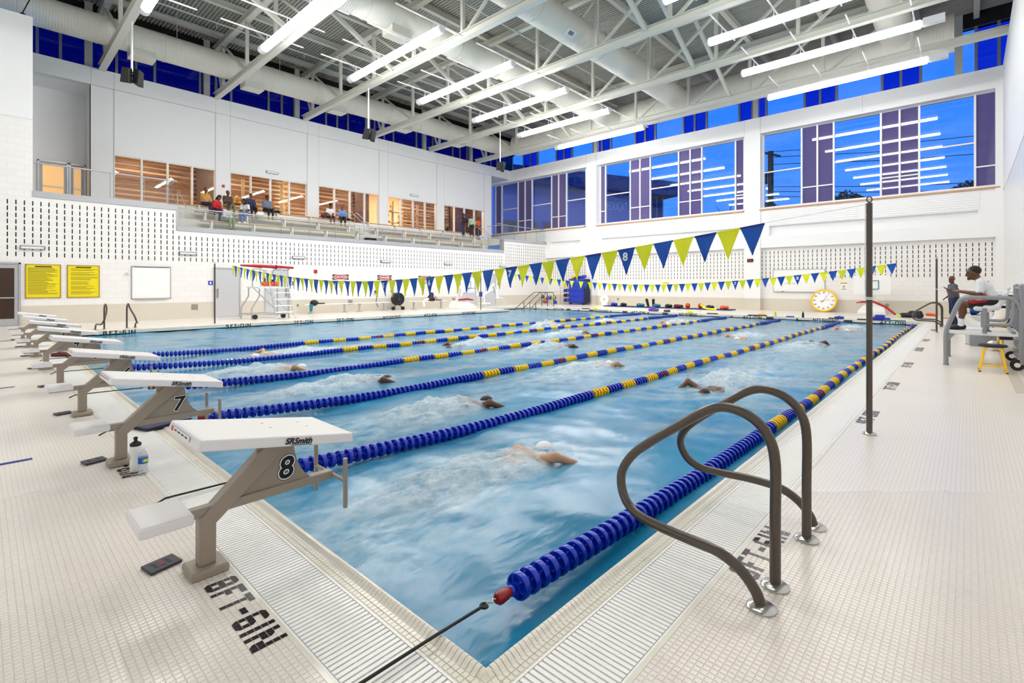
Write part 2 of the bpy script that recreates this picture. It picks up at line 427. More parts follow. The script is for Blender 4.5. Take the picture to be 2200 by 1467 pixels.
# ---- rolled coping on the two near sides, plain raised curb on the two far sides
PROF = [(0.0, -0.16), (0.0, -0.020), (0.004, -0.004), (0.014, 0.007), (0.026, 0.008), (0.040, 0.0), (0.052, -0.009), (0.060, -0.010), (0.127, -0.008)]
def coping_seg(mb, along, t0, t1, dz=0.0, prof=PROF):
    vs = []
    for t in (t0, t1):
        for d, z in prof: vs.append((-d, t, z + dz) if along == 'y' else (t, -d, z + dz))
    k = len(prof); fs = [(i, i + 1, k + i + 1, k + i) if along == 'x' else (i, k + i, k + i + 1, i + 1) for i in range(k - 1)]
    return mb.add(vs, fs)
cp = M(); coping_seg(cp, 'y', 0.0, PY, -0.0022); coping_seg(cp, 'x', 0.0, PX, -0.0022)
cb = []
k = len(PROF)                                       # mitred corner
cp.add([(-d, 0.0, z - 0.0022) for d, z in PROF] + [(-d, -d, z - 0.0022) for d, z in PROF] + [(0.0, -d, z - 0.0022) for d, z in PROF],
       [(i, i + 1, k + i + 1, k + i) for i in range(k - 1)] + [(k + i, k + i + 1, 2 * k + i + 1, 2 * k + i) for i in range(k - 1)])
coping = struct(ob('trim_1', cp, 'coping_far', smooth=True), 'rolled cream tile coping along the near pool edges')
for along in 'yx':
    m1 = M(); coping_seg(m1, along, -TILE / 2 + 0.0011, TILE / 2 - 0.0011, 0, PROF[2:8]); me = m1.mesh('coping_tile', 'coping_tile', True)
    for i in range(110):
        t = (i + 0.5) * TILE
        put('coping_tile', me, coping, (0, t, 0) if along == 'y' else (t, 0, 0))
        for r in range(2):
            d = 0.060 + (r + 0.5) * TILE + 0.002
    fm = M()
    for i in range(130):
        for r in range(2):
            d = 0.074 + r * TILE; t = (i + 0.5) * TILE - 0.06
            if t < -d: continue
            tile_mb(TILE - 0.0022, fm, *((-d, t) if along == 'y' else (t, -d)))
    fm.v = [(x, y, z - 0.0078) for x, y, z in fm.v]
    o = ob('coping_tile_field', fm, 'coping_tile', coping); o['kind'] = 'stuff'
cu = M()
def curb(x0, y0, x1, y1, nx, ny):       # vertical face with eased top, text side faces the pool
    w = 0.30
    for (d0, z0, d1, z1) in ((0, -0.5, 0, -0.02), (0, -0.02, 0.012, 0.0), (0.012, 0.0, w, 0.0)):
        a = (x0 + nx * d0, y0 + ny * d0, z0); b = (x1 + nx * d0, y1 + ny * d0, z0); c = (x1 + nx * d1, y1 + ny * d1, z1); d = (x0 + nx * d1, y0 + ny * d1, z1)
        cu.quad(a, b, c, d)
curb(0, PY, AX0, PY, 0, 1); curb(AX0, PY, AX0, AY1, -1, 0); curb(AX0, AY1, PX, AY1, 0, 1); curb(PX, AY1, PX, 0, 1, 0)
curb_o = struct(ob('trim_2', cu, 'coping_tile'), 'raised white curb around the two far pool edges')
lip = M().box((0, PY - 0.03, WZ - 0.02), (AX0, PY, WZ + 0.001)).box((PX - 0.03, 0, WZ - 0.02), (PX, AY1, WZ + 0.001))
ob('gutter_lip', lip, 'white_plastic', curb_o)

# ---- pool basin
bs = M(); ZD, ZS = -2.7, -1.25
def bz(x): return ZD if x < 6 else (ZD + (ZS - ZD) * (x - 6) / 7 if x < 13 else ZS)
xs = [0, 6, 13, AX0, PX]
for i in range(4):
    a, b = xs[i], xs[i + 1]; yb = AY1 if a >= AX0 else PY
    bs.quad((a, 0, bz(a)), (b, 0, bz(b)), (b, yb, bz(b)), (a, yb, bz(a)))
    bs.quad((a, 0, bz(a)), (a, 0, -0.02), (b, 0, -0.02), (b, 0, bz(b))); bs.quad((a, yb, bz(a)), (b, yb, bz(b)), (b, yb, -0.1), (a, yb, -0.1))
bs.quad((0, 0, ZD), (0, PY, ZD), (0, PY, -0.02), (0, 0, -0.02)); bs.quad((PX, 0, ZS), (PX, 0, -0.1), (PX, AY1, -0.1), (PX, AY1, ZS)); bs.quad((AX0, PY, ZS), (AX0, PY, -0.1), (AX0, AY1, -0.1), (AX0, AY1, ZS))
pm('pool_plaster', (206, 230, 240), 0.5)
basin = struct(ob('floor', bs, 'pool_plaster'), 'pale blue plaster pool basin')
for k in range(8):                      # dark lane lines on the bottom
    y = 1.47 + 2.17 * k; ln = M()
    for a, b in ((1.5, 6), (6, 13), (13, 21.4)):
        ln.quad((a, y - 0.15, bz(a) + 0.01), (b, y - 0.15, bz(b) + 0.01), (b, y + 0.15, bz(b) + 0.01), (a, y + 0.15, bz(a) + 0.01))
    ob('lane_line', ln, 'navy', basin)
st = M()
for k in range(4): st.box((PX - 0.35 * (k + 1), PY, ZS), (PX - 0.35 * k, AY1, -0.3 - 0.22 * k))
ob('entry_step', st, 'pool_plaster', basin)

# ---- walls
def slotted(mb, axis, fix, a0, a1, z0, z1, rows, zr0, n, first=None):
    """wall skin (material 0) with real slots cut in; n = +-1 outward normal, dark cavity (material 1) behind"""
    P = 0.21; sw = 0.032; rh = 0.226; sh = 0.162; dep = 0.05
    def q(aa, ab, za, zb, mi=0, off=0.0):
        f = fix - n * off
        pts = [(aa, f, za), (ab, f, za), (ab, f, zb), (aa, f, zb)] if axis == 'x' else [(f, aa, za), (f, ab, za), (f, ab, zb), (f, aa, zb)]
        mb.quad(*pts, mi=mi)
    c = first if first is not None else math.ceil((a0 + 0.04) / P) * P
    prev = a0
    while c + sw / 2 < a1:
        q(prev, c - sw / 2, z0, z1); zz = z0
        for r in range(rows):
            s0 = zr0 + r * rh; s1 = s0 + sh
            q(c - sw / 2, c + sw / 2, zz, s0); zz = s1
            for z in (s0, s1):      # soffit and sill of the slot
                fa, fb = fix, fix - n * dep
                pts = [(c - sw / 2, fa, z), (c + sw / 2, fa, z), (c + sw / 2, fb, z), (c - sw / 2, fb, z)] if axis == 'x' else [(fa, c - sw / 2, z), (fa, c + sw / 2, z), (fb, c + sw / 2, z), (fb, c - sw / 2, z)]
                mb.quad(*pts)
            for s in (-1, 1):
                fa, fb = fix, fix - n * dep; cc = c + s * sw / 2
                pts = [(cc, fa, s0), (cc, fb, s0), (cc, fb, s1), (cc, fa, s1)] if axis == 'x' else [(fa, cc, s0), (fb, cc, s0), (fb, cc, s1), (fa, cc, s1)]
                mb.quad(*pts, mi=1)
        q(c - sw / 2, c + sw / 2, zz, z1); prev = c + sw / 2; c += P
    q(prev, a1, z0, z1); q(a0, a1, z0, z1, 1, dep)

wl = M()
slotted(wl, 'x', YL, XN, 4.33, 2.30, 4.55, 9, 2.42, -1); slotted(wl, 'x', YL, 4.33, 24.15, 2.30, 3.70, 5, 2.42, -1); slotted(wl, 'x', YL, 24.15, XF, 2.30, 4.55, 9, 2.42, -1)
wl.quad((XN, YL, 0.68), (XF, YL, 0.68), (XF, YL, 2.30), (XN, YL, 2.30)); wl.quad((XN, YL - 0.012, 0), (XF, YL - 0.012, 0), (XF, YL - 0.012, 0.68), (XN, YL - 0.012, 0.68), mi=2); wl.quad((XN, YL - 0.012, 0.68), (XF, YL - 0.012, 0.68), (XF, YL, 0.68), (XN, YL, 0.68), mi=2)
wl.box((XN, YL, 4.55), (0.0, YL + 0.3, 7.27)); wl.box((XN, YL - 0.012, 7.275), (0.0, YL + 0.3, 10.9), mi=3); wl.quad((0.0, YL, 4.5), (0, YU, 4.5), (0, YU, 10.9), (0, YL, 10.9), mi=3)
wall_left = struct(ob('wall_left', wl, ['block_x', 'dark', 'wainscot_x', 'wall_paint']), 'white block wall with columns of dark acoustic slots under the gallery')
cap = M().box((0.0, YL - 0.03, 4.55), (4.33, YL + 0.35, 4.76)).box((4.33, YL - 0.03, 3.70), (24.15, YL + 0.2, 3.86)).box((24.15, YL - 0.03, 4.55), (XF, YL + 0.35, 4.70)).box((4.30, YL - 0.01, 3.7), (4.36, YL + 0.35, 4.76)).box((24.12, YL - 0.01, 3.7), (24.18, YL + 0.35, 4.70))
struct(ob('trim_3', cap, 'alu'), 'brushed metal cap along the gallery edge')

wu = M(); t = 0.28
WIN = [(2.834 + 4.76 * k, 6.91 + 4.76 * k) for k in range(5)]
z0, z1, zt = 5.28, 7.30, 10.97
wu.box((2.03, YU, 4.5), (WIN[0][0], YU + t, 10.2))
for k, (a, b) in enumerate(WIN):
    wu.box((a, YU, 4.5), (b, YU + t, z0)); wu.box((a, YU, z1), (b, YU + t, 10.2))
    e = WIN[k + 1][0] if k < 4 else 26.75
    wu.box((b, YU - 0.02, 4.5), (e, YU + t, 10.2))
xs = [0.0, 2.03] + [x for a, b in WIN for x in (a, b)] + [26.75, XF]
for i in range(len(xs) - 1): wu.box((xs[i] + (0.012 if i else 0), YU - 0.03, 10.22), (xs[i + 1], YU + 0.5, zt))
for i in range(1, len(xs) - 1): wu.box((xs[i] - 0.002, YU - 0.02, 10.2), (xs[i] + 0.014, YU, zt), mi=1)
wu.box((2.03, YU - 0.003, 10.195), (26.75, YU + 0.1, 10.225), mi=1)
for i in range(2, len(xs) - 2): wu.box((xs[i] - 0.006, YU - 0.0215, 4.6), (xs[i] + 0.006, YU + 0.01, 10.2), mi=1)
wu.quad((0, 28.2, 4.5), (2.2, 28.2, 4.5), (2.2, 28.2, 10.3), (0, 28.2, 10.3), mi=2); wu.quad((2.03, YU, 4.5), (2.03, 28.2, 4.5), (2.03, 28.2, 10.3), (2.03, YU, 10.3), mi=2); wu.quad((0, YU, 10.3), (2.1, YU, 10.3), (2.1, 28.2, 10.0), (0, 28.2, 10.0))
wu.quad((0, YL, 4.5), (0, 28.2, 4.5), (0, 28.2, 10.9), (0, YL, 10.9))
wu.quad((26.75, YU, 4.5), (26.75, 29.3, 4.5), (26.75, 29.3, 10.3), (26.75, YU, 10.3)); wu.quad((26.75, 29.3, 4.5), (XF, 29.3, 4.5), (XF, 29.3, 10.3), (26.75, 29.3, 10.3)); wu.quad((26.75, YU, 10.25), (XF, YU, 10.25), (XF, 29.3, 10.25), (26.75, 29.3, 10.25))
wall_upper = struct(ob('wall_upper_left', wu, ['wall_paint', 'joint', 'wall_paint']), 'smooth white upper wall behind the bleachers')

# far wall
wf = M(); XC = 28.93
BAYS = [(-2.2, 7.37), (8.23, 18.37), (19.21, 29.3)]
for (a, b) in BAYS:
    bb = min(b, YL)
    slotted(wf, 'y', XF, a, bb, 1.70, 3.53, 7, 1.80, -1)
    wf.quad((XF, a, 0.65), (XF, bb, 0.65), (XF, bb, 1.70), (XF, a, 1.70)); wf.quad((XF - 0.012, a, 0), (XF - 0.012, bb, 0), (XF - 0.012, bb, 0.65), (XF - 0.012, a, 0.65), mi=2); wf.quad((XF - 0.012, a, 0.65), (XF - 0.012, bb, 0.65), (XF, bb, 0.65), (XF, a, 0.65), mi=2)
    wf.box((XC + 0.03, a, 3.53), (XF + 0.4, bb, 4.17), mi=3); wf.box((XF - 0.04, a, 4.17), (XF + 0.4, b, 4.75), mi=3); wf.box((XC + 0.05, a, 4.75), (XF + 0.4, b, 5.66), mi=3)
    for s, e in ((a, a + 0.55), (bb - 0.45, bb)): wf.box((XC + 0.04, s, 4.17), (XF, e, 4.75), mi=3)
    wf.box((XC, a, 10.05), (XF + 0.5, b, zt), mi=3)
    m = (a + b) / 2
    wf.box((XC - 0.002, m - 0.006, 10.05), (XC + 0.1, m + 0.006, zt), mi=4)
for (a, b) in ((7.37, 8.23), (18.37, 19.21)):
    wf.box((XC - 0.02, a, 0.65), (XF + 0.5, b, zt), mi=3); wf.box((XC - 0.03, a, 0), (XF, b, 0.65), mi=2)
    for y in (a, b): wf.box((XC - 0.022, y - 0.006, 10.05), (XC + 0.05, y + 0.006, zt), mi=4)
    wf.box((XC - 0.022, a, 5.6), (XC + 0.02, b, 5.606), mi=4)
wf.box((XC - 0.02, YR, 0), (XF + 0.5, -2.2, zt), mi=3)
wall_far = struct(ob('wall_far', wf, ['block_y', 'dark', 'wainscot_y', 'wall_paint', 'joint']), 'white end wall with slotted block, siding and tall windows')
nb = 0
for (a, b) in BAYS:
    m = (a + b) / 2
    for (s, e) in ((a + 0.5, m - 0.2), (m + 0.2, b - 0.4)):
        for r in range(8):
            z = 4.80 + r * 0.105
            bd = M().prism([(0, 0), (0.018, 0.004), (0.03, 0.088), (0, 0.1)], (XC + 0.05, s, z), (-1, 0, 0), (0, 0, 1), 0.001)
            bd = M(); L = e - s
            pr = [(XC + 0.05, z), (XC + 0.026, z + 0.004), (XC + 0.036, z + 0.086), (XC + 0.05, z + 0.092)]
            bd.add([(x, s, zz) for x, zz in pr] + [(x, e, zz) for x, zz in pr], [(0, 1, 5, 4), (1, 2, 6, 5), (2, 3, 7, 6), (0, 3, 2, 1), (4, 5, 6, 7)])
            ob('siding_board', bd, 'wall_paint', wall_far)
wr = M().quad((XN, YR, 0.65), (XF, YR, 0.65), (XF, YR, 5.5), (XN, YR, 5.5)).quad((XN, YR + 0.01, 0), (XF, YR + 0.01, 0), (XF, YR + 0.01, 0.65), (XN, YR + 0.01, 0.65), mi=1).box((XN, YR - 0.3, 5.5), (XF, YR + 0.02, 10.97), mi=2)
wr.box((XN, YR - 1.2, 10.97), (XF, YR - 0.9, 14.2), mi=2).box((XN, YR - 1.0, 10.9), (XF, YR, 10.97), mi=2)
struct(ob('wall_right', wr, ['block_x', 'wainscot_x', 'wall_paint']), 'white block wall beside the right deck')
wn = M().box((XN - 0.3, YR - 1, -0.1), (XN, 28.5, 14.2))
struct(ob('wall_near', wn, 'wall_paint'), 'white wall behind the starting blocks')

# ---- ceiling: ribbed steel deck on purlins
ce = M(); P = 0.152; ZR = 13.86; x = XN; prof = []
while x < XF + 0.8:
    prof += [(x, ZR), (x + 0.075, ZR), (x + 0.09, ZR + 0.075), (x + 0.137, ZR + 0.075)]; x += P
vs = [(px, YR - 1.2, pz) for px, pz in prof] + [(px, 28.4, pz) for px, pz in prof]; k = len(prof)
ce.add(vs, [(i, k + i, k + i + 1, i + 1) for i in range(k - 1)])
ceiling = struct(ob('ceiling', ce, 'deck_roof'), 'ribbed white steel roof deck')
rf = M().box((XN - 0.3, YR - 1.4, 14.0), (XF + 1.0, 28.6, 14.3)); ob('roof_slab', rf, 'dark', ceiling)

# ---- windows
def frame(mb, axis, fix, a, b, z0, z1, w=0.035, d=0.06, mi=0):
    pass
WN = [0]
def window(axis, fix, spans, z0, z1, trans, label, fw=0.08, fd=0.14, fmat='white_metal', mats=None, sgn=1):
    """spans: list of (a, b, kind); trans: kind -> transom height"""
    WN[0] += 1; f = M()
    def bx(a, b, za, zb, d0, d1):
        if axis == 'y': f.box((fix + d0, a, za), (fix + d1, b, zb))
        else: f.box((a, fix + d0, za), (b, fix + d1, zb))
    edges = sorted({round(v, 3) for s in spans for v in s[:2]})
    for v in edges: bx(v - fw / 2, v + fw / 2, z0, z1, -fd * 0.6, fd * 0.4)
    lo, hi = edges[0], edges[-1]
    bx(lo, hi, z0, z0 + fw * 0.7, -fd * 0.55, fd * 0.4); bx(lo, hi, z1 - fw * 0.5, z1, -fd * 0.4, fd * 0.4)
    for a, b, k in spans:
        zt = trans.get(k)
        if zt: bx(a, b, zt - fw * 0.4, zt + fw * 0.4, -fd * 0.5, fd * 0.4)
    w = struct(ob('window_%d' % WN[0], f, fmat), label)
    for a, b, k in spans:
        zs = [z0, trans[k], z1] if trans.get(k) else [z0, z1]
        for i in range(len(zs) - 1):
            p = M()
            if axis == 'y': p.box((fix - 0.004, a, zs[i]), (fix + 0.004, b, zs[i + 1]))
            else: p.box((a, fix - 0.004, zs[i]), (b, fix + 0.004, zs[i + 1]))
            ob('pane', p, mats[k], w)
    return w
XG = 29.45
bayC = [(-2.25, -1.55, 'f'), (-1.55, .405, 'c'), (.405, 1.147, 'f'), (1.147, 1.884, 'f'), (1.884, 3.896, 'c'), (3.896, 4.645, 'f'), (4.645, 5.387, 'f'), (5.387, 7.329, 'c')]
bayB = [(8.386, 8.875, 'f'), (8.875, 10.896, 'c'), (10.896, 11.642, 'f'), (11.642, 12.398, 'f'), (12.398, 14.382, 'c'), (14.382, 15.14, 'f'), (15.14, 15.885, 'f'), (15.885, 17.87, 'c'), (17.87, 18.302, 'f')]
bayA = [(19.558, 21.357, 'c'), (21.357, 22.12, 'f'), (22.12, 22.811, 'f'), (22.811, 24.838, 'c'), (24.838, 25.597, 'f'), (25.597, 26.375, 'f'), (26.375, 28.273, 'c'), (28.273, 29.008, 'f')]
for bay, lb in ((bayC, 'tall blue window bay nearest the lifeguard stand'), (bayB, 'tall blue window bay between the two white columns'), (bayA, 'tall window bay beside the gallery')):
    window('y', XG, bay, 5.83, 10.06, {'c': 7.87, 'f': 6.75}, lb, mats={'c': 'glass_clear', 'f': 'glass_frit'})
    a, b = bay[0][0], bay[-1][1]
    struct(ob('trim_4', M().box((XC - 0.03, a - 0.1, 5.66), (XG, b + 0.1, 5.73)), 'wood'), 'thin wooden window sill')
    struct(ob('trim_5', M().box((XC + 0.02, a - 0.1, 5.73), (XG - 0.02, b + 0.1, 5.80)), 'wall_paint'), 'white sill')
# clerestories
sp = []; y = -5.0
pat = [('c', 1.96), ('f', 0.745), ('f', 0.745)]
y = -5.04; i = 0
while y < 27.3:
    k, w_ = pat[i % 3]; sp.append((y, y + w_, k)); y += w_; i += 1
window('y', XG + 0.3, sp, 10.9, 13.3, {}, 'clerestory strip of blue glass above the end wall', fw=0.11, fd=0.16, fmat='grey_metal', mats={'c': 'glass_clear', 'f': 'glass_dark'})
sp = []; x = -5.6; i = 0
pat2 = [('c', 1.9), ('f', 0.72), ('f', 0.72)]
while x < 29.5:
    k, w_ = pat2[i % 3]; sp.append((x, x + w_, k)); x += w_; i += 1
window('x', 27.35, sp, 10.9, 12.45, {}, 'dark blue clerestory strip above the gallery wall', fw=0.1, fd=0.16, fmat='grey_metal', mats={'c': 'glass_side', 'f': 'glass_side'})
hd = M().box((XN, 27.2, 12.4), (XF + 0.6, 27.6, 14.0)).box((XG + 0.15, YR - 1, 13.25), (XG + 0.6, 27.6, 14.0))
struct(ob('trim_6', hd, 'black_frame'), 'black header over the clerestory windows')
col = M()
for x in (7.0, 11.6, 16.2, 20.7, 25.2, 2.4): col.box((x - 0.55, 27.1, 10.9), (x - 0.28, 27.3, 13.9))
for y in (7.8, 18.8, -1.0): col.box((XG + 0.05, y - 0.14, 10.9), (XG + 0.28, y + 0.14, 13.9))
struct(ob('trim_7', col, 'steel_paint'), 'stub columns standing in the clerestory')
# gallery windows
GW = []
pos5 = ['leftmost, beside the exit door', 'with trophies behind seated spectators', 'in the middle of the gallery wall', 'with shelves of trophies, second from the right', 'rightmost, behind standing people']
for k, (a, b) in enumerate(WIN):
    w_ = (b - a) / 4
    window('x', YU + 0.10, [(a + w_ * i, a + w_ * (i + 1), 'c') for i in range(4)], z0, z1, {}, 'four-light gallery window ' + pos5[k], fw=0.07, fd=0.16, mats={'c': 'glass_room'})
# corridor behind the gallery windows: warm lit, wooden slats on its back wall
cw = M(); yb = 30.6
cw.quad((2.1, yb, 4.5), (26.7, yb, 4.5), (26.7, yb, 8.2), (2.1, yb, 8.2)).quad((2.1, YU + t, 8.2), (26.7, YU + t, 8.2), (26.7, yb, 8.2), (2.1, yb, 8.2)).quad((2.1, YU + t, 4.75), (26.7, YU + t, 4.75), (26.7, yb, 4.75), (2.1, yb, 4.75)).quad((2.1, YU, 4.5), (2.1, yb, 4.5), (2.1, yb, 8.2), (2.1, YU, 8.2)).quad((26.7, YU + t, 4.5), (26.7, yb, 4.5), (26.7, yb, 8.2), (26.7, YU + t, 8.2), mi=1)
corridor = struct(ob('wall_corridor', cw, ['warm_wall', 'wood_dark']), 'warm lit corridor behind the gallery windows')
for k in range(11):
    for j, (a, b) in enumerate(((2.2, 11.6), (12.0, 16.9), (20.6, 25.6))):
        ob('slat', M().box((a, yb - 0.5, 5.35 + k * 0.25), (b, yb - 0.42, 5.35 + k * 0.25 + 0.13)), 'wood_brown', corridor)
for a, b in ((6.85, 7.95), (16.4, 17.5), (25.0, 26.6)):  # dark sheets added so the window lights in front look dim
    ob('darkening_panel', M().box((a, yb - 0.7, 4.75), (b, yb - 0.62, 8.2)), 'wood_dark', corridor)
for k in range(6):
    x = 4.2 + k * 4.2
    lt = thing('ceiling_panel_light', 'lit ceiling panel in the corridor, number %s along the gallery from the exit door' % ('one', 'two', 'three', 'four', 'five', 'six')[k], 'light', (x, 28.6, 8.15), 'corridor ceiling panels')
    ob('panel', M().box((x - 0.5, 28.35, 8.12), (x + 0.5, 28.85, 8.15)), 'warm_glow', lt); ob('rim', M().box((x - 0.55, 28.3, 8.15), (x + 0.55, 28.9, 8.18)), 'white_metal', lt)
    ld = bpy.data.lights.new('corridor_lamp', 'AREA'); ld.shape = 'RECTANGLE'; ld.size = 1.0; ld.size_y = 0.5; ld.energy = ROOM_POWER; ld.color = (1.0, 0.84, 0.66)
    lo = bpy.data.objects.new('corridor_lamp', ld); COL.objects.link(lo); lo.location = (x, 28.6, 8.1)
# ------------------------------------------------------------------ roof steel, ducts, lamps, speakers
ORD = ['first', 'second', 'third', 'fourth', 'fifth', 'sixth', 'seventh', 'eighth', 'ninth', 'tenth', 'eleventh', 'twelfth']
NODES = [25.76 - 3.17 * k for k in range(9)]             # panel points across the hall
TX = [25.05 - 4.53 * k for k in range(7)]
ZB, ZT = 11.05, 13.45
def truss(X):
    r = thing('roof_truss', '', 'truss', (X, NODES[4], ZB - 0.2), 'roof trusses')
    ob('bottom_chord', M().ibeam((X, 26.95, ZB), (X, -3.2, ZB), 0.26, 0.30, 0.028), 'steel_paint', r)
    ob('top_chord', M().ibeam((X, 27.1, ZT), (X, -3.2, ZT), 0.26, 0.28, 0.028), 'steel_paint', r)
    for y in NODES:
        ob('vertical', M().box((X - 0.065, y - 0.065, ZB + 0.14), (X + 0.065, y + 0.065, ZT - 0.14)), 'steel_paint', r)
    for k in range(len(NODES) - 1):
        a, b = NODES[k], NODES[k + 1]
        top_y, bot_y = (a + 0.1, b + 0.22) if k < 4 else (b - 0.1, a - 0.22)
        ob('diagonal', M().beam((X, top_y, ZT - 0.12), (X, bot_y, ZB + 0.13), 0.10, 0.10), 'steel_paint', r)
    ob('diagonal', M().beam((X, 26.95, ZT - 0.12), (X, NODES[0] + 0.2, ZB + 0.13), 0.10, 0.10), 'steel_paint', r)
    return r
t0 = truss(TX[0]); t0['label'] = 'white steel roof truss nearest the far window wall'
for k in range(1, 7):
    clone(t0, (TX[k], NODES[4], ZB - 0.2), '%s white steel roof truss counted from the far window wall' % ORD[k])
for k, y in enumerate(NODES + [NODES[-1] - 2.0]):
    tag(ob('roof_purlin', M().ibeam((XN, y + 0.0, 13.70), (XF + 0.6, y, 13.70), 0.2, 0.26, 0.02), 'steel_paint'), '%s white purlin under the roof deck, counted from the gallery side' % ORD[k], 'purlin', 'roof purlins')
for k in range(5):                                        # kicker braces between neighbouring trusses
    for j, y in enumerate((17.8, 7.7)):
        tag(ob('kicker_brace', M().beam((TX[k + 1] + 0.1, y, ZT - 0.1), (TX[k] - 0.05, y, ZB + 0.1), 0.15, 0.15), 'steel_paint'),
            'slanting steel brace landing on the %s truss from the windows, %s side' % (ORD[k], ('gallery', 'right deck')[j]), 'brace', 'truss braces')

def duct(name, label, p, q, r, seam=2.6, ribs=True, boxes=()):
    p = Vector(p); q = Vector(q); d = (q - p); L = d.length; d.normalize()
    root = thing(name, label, 'duct', tuple((p + q) / 2 - Vector((0, 0, r))))
    n = int(L / 0.09) if ribs else 2; pts = []; R = []
    for i in range(n + 1):
        pts.append(p + d * (L * i / n)); R.append(r)
        if ribs and i < n:
            pts.append(p + d * (L * (i + 0.12) / n)); R.append(r + 0.006); pts.append(p + d * (L * (i + 0.24) / n)); R.append(r)
    ob('duct_shell', M().tube(pts, R, 28), 'duct', root, smooth=True)
    s = 0.6
    while s < L:
        c = p + d * s
        ob('band', M().tube([c - d * 0.03, c + d * 0.03], r + 0.02, 28), 'duct', root, smooth=True)
        s += seam
    for bx in boxes:
        c = p + d * bx; ax = Vector((abs(d.x), abs(d.y), 0))
        ob('outlet_box', M().box(c - Vector((0.45, 0.35, r + 0.22)), c + Vector((0.45, 0.35, -r + 0.2))), 'duct', root)
    s = 1.2
    while s < L:
        c = p + d * s
        ob('hanger', M().tube([c + Vector((0, 0, r)), Vector((c.x, c.y, 13.8))], 0.012, 6), 'steel_paint', root)
        s += 4.55
    return root
duct('air_duct', 'long ribbed white duct running above the gallery wall', (XN, 25.0, 11.98), (26.6, 25.0, 11.98), 0.58, 2.3, True, (9.0, 13.5, 18.0, 22.5, 27.0))
duct('air_duct', 'ribbed white duct over the lanes near the gallery side', (XN, 15.35, 12.02), (26.2, 15.35, 12.02), 0.56, 4.5, True, (15.5,))
duct('air_duct', 'ribbed white duct over the middle of the pool with a small grille', (XN, 10.9, 12.1), (26.2, 10.9, 12.1), 0.60, 4.5)
duct('air_duct', 'ribbed white duct over the right deck', (XN, 1.0, 12.45), (26.2, 1.0, 12.45), 0.60, 4.5)
duct('air_duct', 'large white duct crossing the hall in front of the end clerestory', (26.9, -0.9, 12.15), (26.9, 24.2, 12.15), 0.78, 3.2)
gl = thing('duct_grille', 'small louvred grille on the middle duct', 'grille', (16.2, 10.4, 11.6))
c = Vector((15.0, 10.9, 12.1)); n = Vector((0, -0.62, -0.78)); u = Vector((1, 0, 0)); w = u.cross(n)
ob('plate', M().prism([(-0.3, -0.16), (0.3, -0.16), (0.3, 0.16), (-0.3, 0.16)], c + n * 0.61, u, w, 0.03), 'white_metal', gl)
for k in range(6): ob('louvre', M().prism([(-0.13 + 0.05 * k, -0.1), (-0.11 + 0.05 * k, -0.1), (-0.11 + 0.05 * k, 0.06), (-0.13 + 0.05 * k, 0.06)], c + n * 0.63, u, w, 0.01), 'black', gl)

# pendant lamps: two rows hung below the bottom chords
LX = [2.45 + 3.73 * i for i in range(7)]
def lamp(x, y0, y1, label, box_high=True):
    z = 10.55; R = 0.15
    r = thing('pendant_light', label, 'light', (x, (y0 + y1) / 2, z + 0.3), 'long pendant lights')
    def half(a0, a1, ya, yb, rr):
        m = M(); n = 12; vs = []; 
        for y in (ya, yb):
            for i in range(n + 1):
                a = a0 + (a1 - a0) * i / n; vs.append((x + rr * math.cos(a), y, z + rr * math.sin(a)))
        return m.add(vs, [(i, i + 1, n + 2 + i, n + 1 + i) for i in range(n)])
    ya, yb = (y0 + 0.06, y1 - 0.30) if box_high else (y0 + 0.30, y1 - 0.06)
    dfm = half(math.radians(190), math.radians(350), ya, yb, R)
    ob('diffuser', dfm, 'lamp_glow_left' if box_high else 'lamp_glow_right', r, smooth=True)
    ob('housing', half(math.radians(-10), math.radians(190), ya, yb, R), 'lamp_upper', r, smooth=True)
    if box_high:
        ob('driver_box', M().tube([(x, yb, z), (x, y1, z)], R + 0.008, 20), 'lamp_housing', r, smooth=True); ob('end_cap', M().tube([(x, ya, z), (x, y0, z)], [R + 0.004, R * 0.85], 20), 'lamp_housing', r, smooth=True)
    else:
        ob('driver_box', M().box((x - 0.13, y0 - 0.35, z - 0.10), (x + 0.13, ya - 0.06, z + 0.14)), 'lamp_housing', r); ob('socket', M().tube([(x, ya - 0.06, z), (x, ya, z)], R * 0.8, 14), 'bottle_clear', r); ob('end_cap', M().tube([(x, yb, z), (x, y1, z)], [R + 0.004, R * 0.85], 20), 'lamp_housing', r, smooth=True)
    for f in (0.08, 0.36, 0.64, 0.92):
        y = y0 + (y1 - y0) * f
        ob('hanger', M().tube([(x, y, z + R), (x, y, z + 0.42)], 0.012, 6).box((x - 0.03, y - 0.03, z + R - 0.02), (x + 0.03, y + 0.03, z + R + 0.04)), 'white_metal', r)
        a = x - 1.6; b = x + 1.4
        ob('support_rail', M().box((a, y - 0.02, z + 0.40), (b, y + 0.02, z + 0.44)), 'white_metal', r)
for i, x in enumerate(LX):
    lamp(x, 12.4, 18.85, '%s lit tubular pendant, counted from the near end, gallery-side row' % ORD[i])
    lamp(x, -0.4, 5.87, '%s lit tubular pendant, counted from the near end, right-deck row' % ORD[i], False)

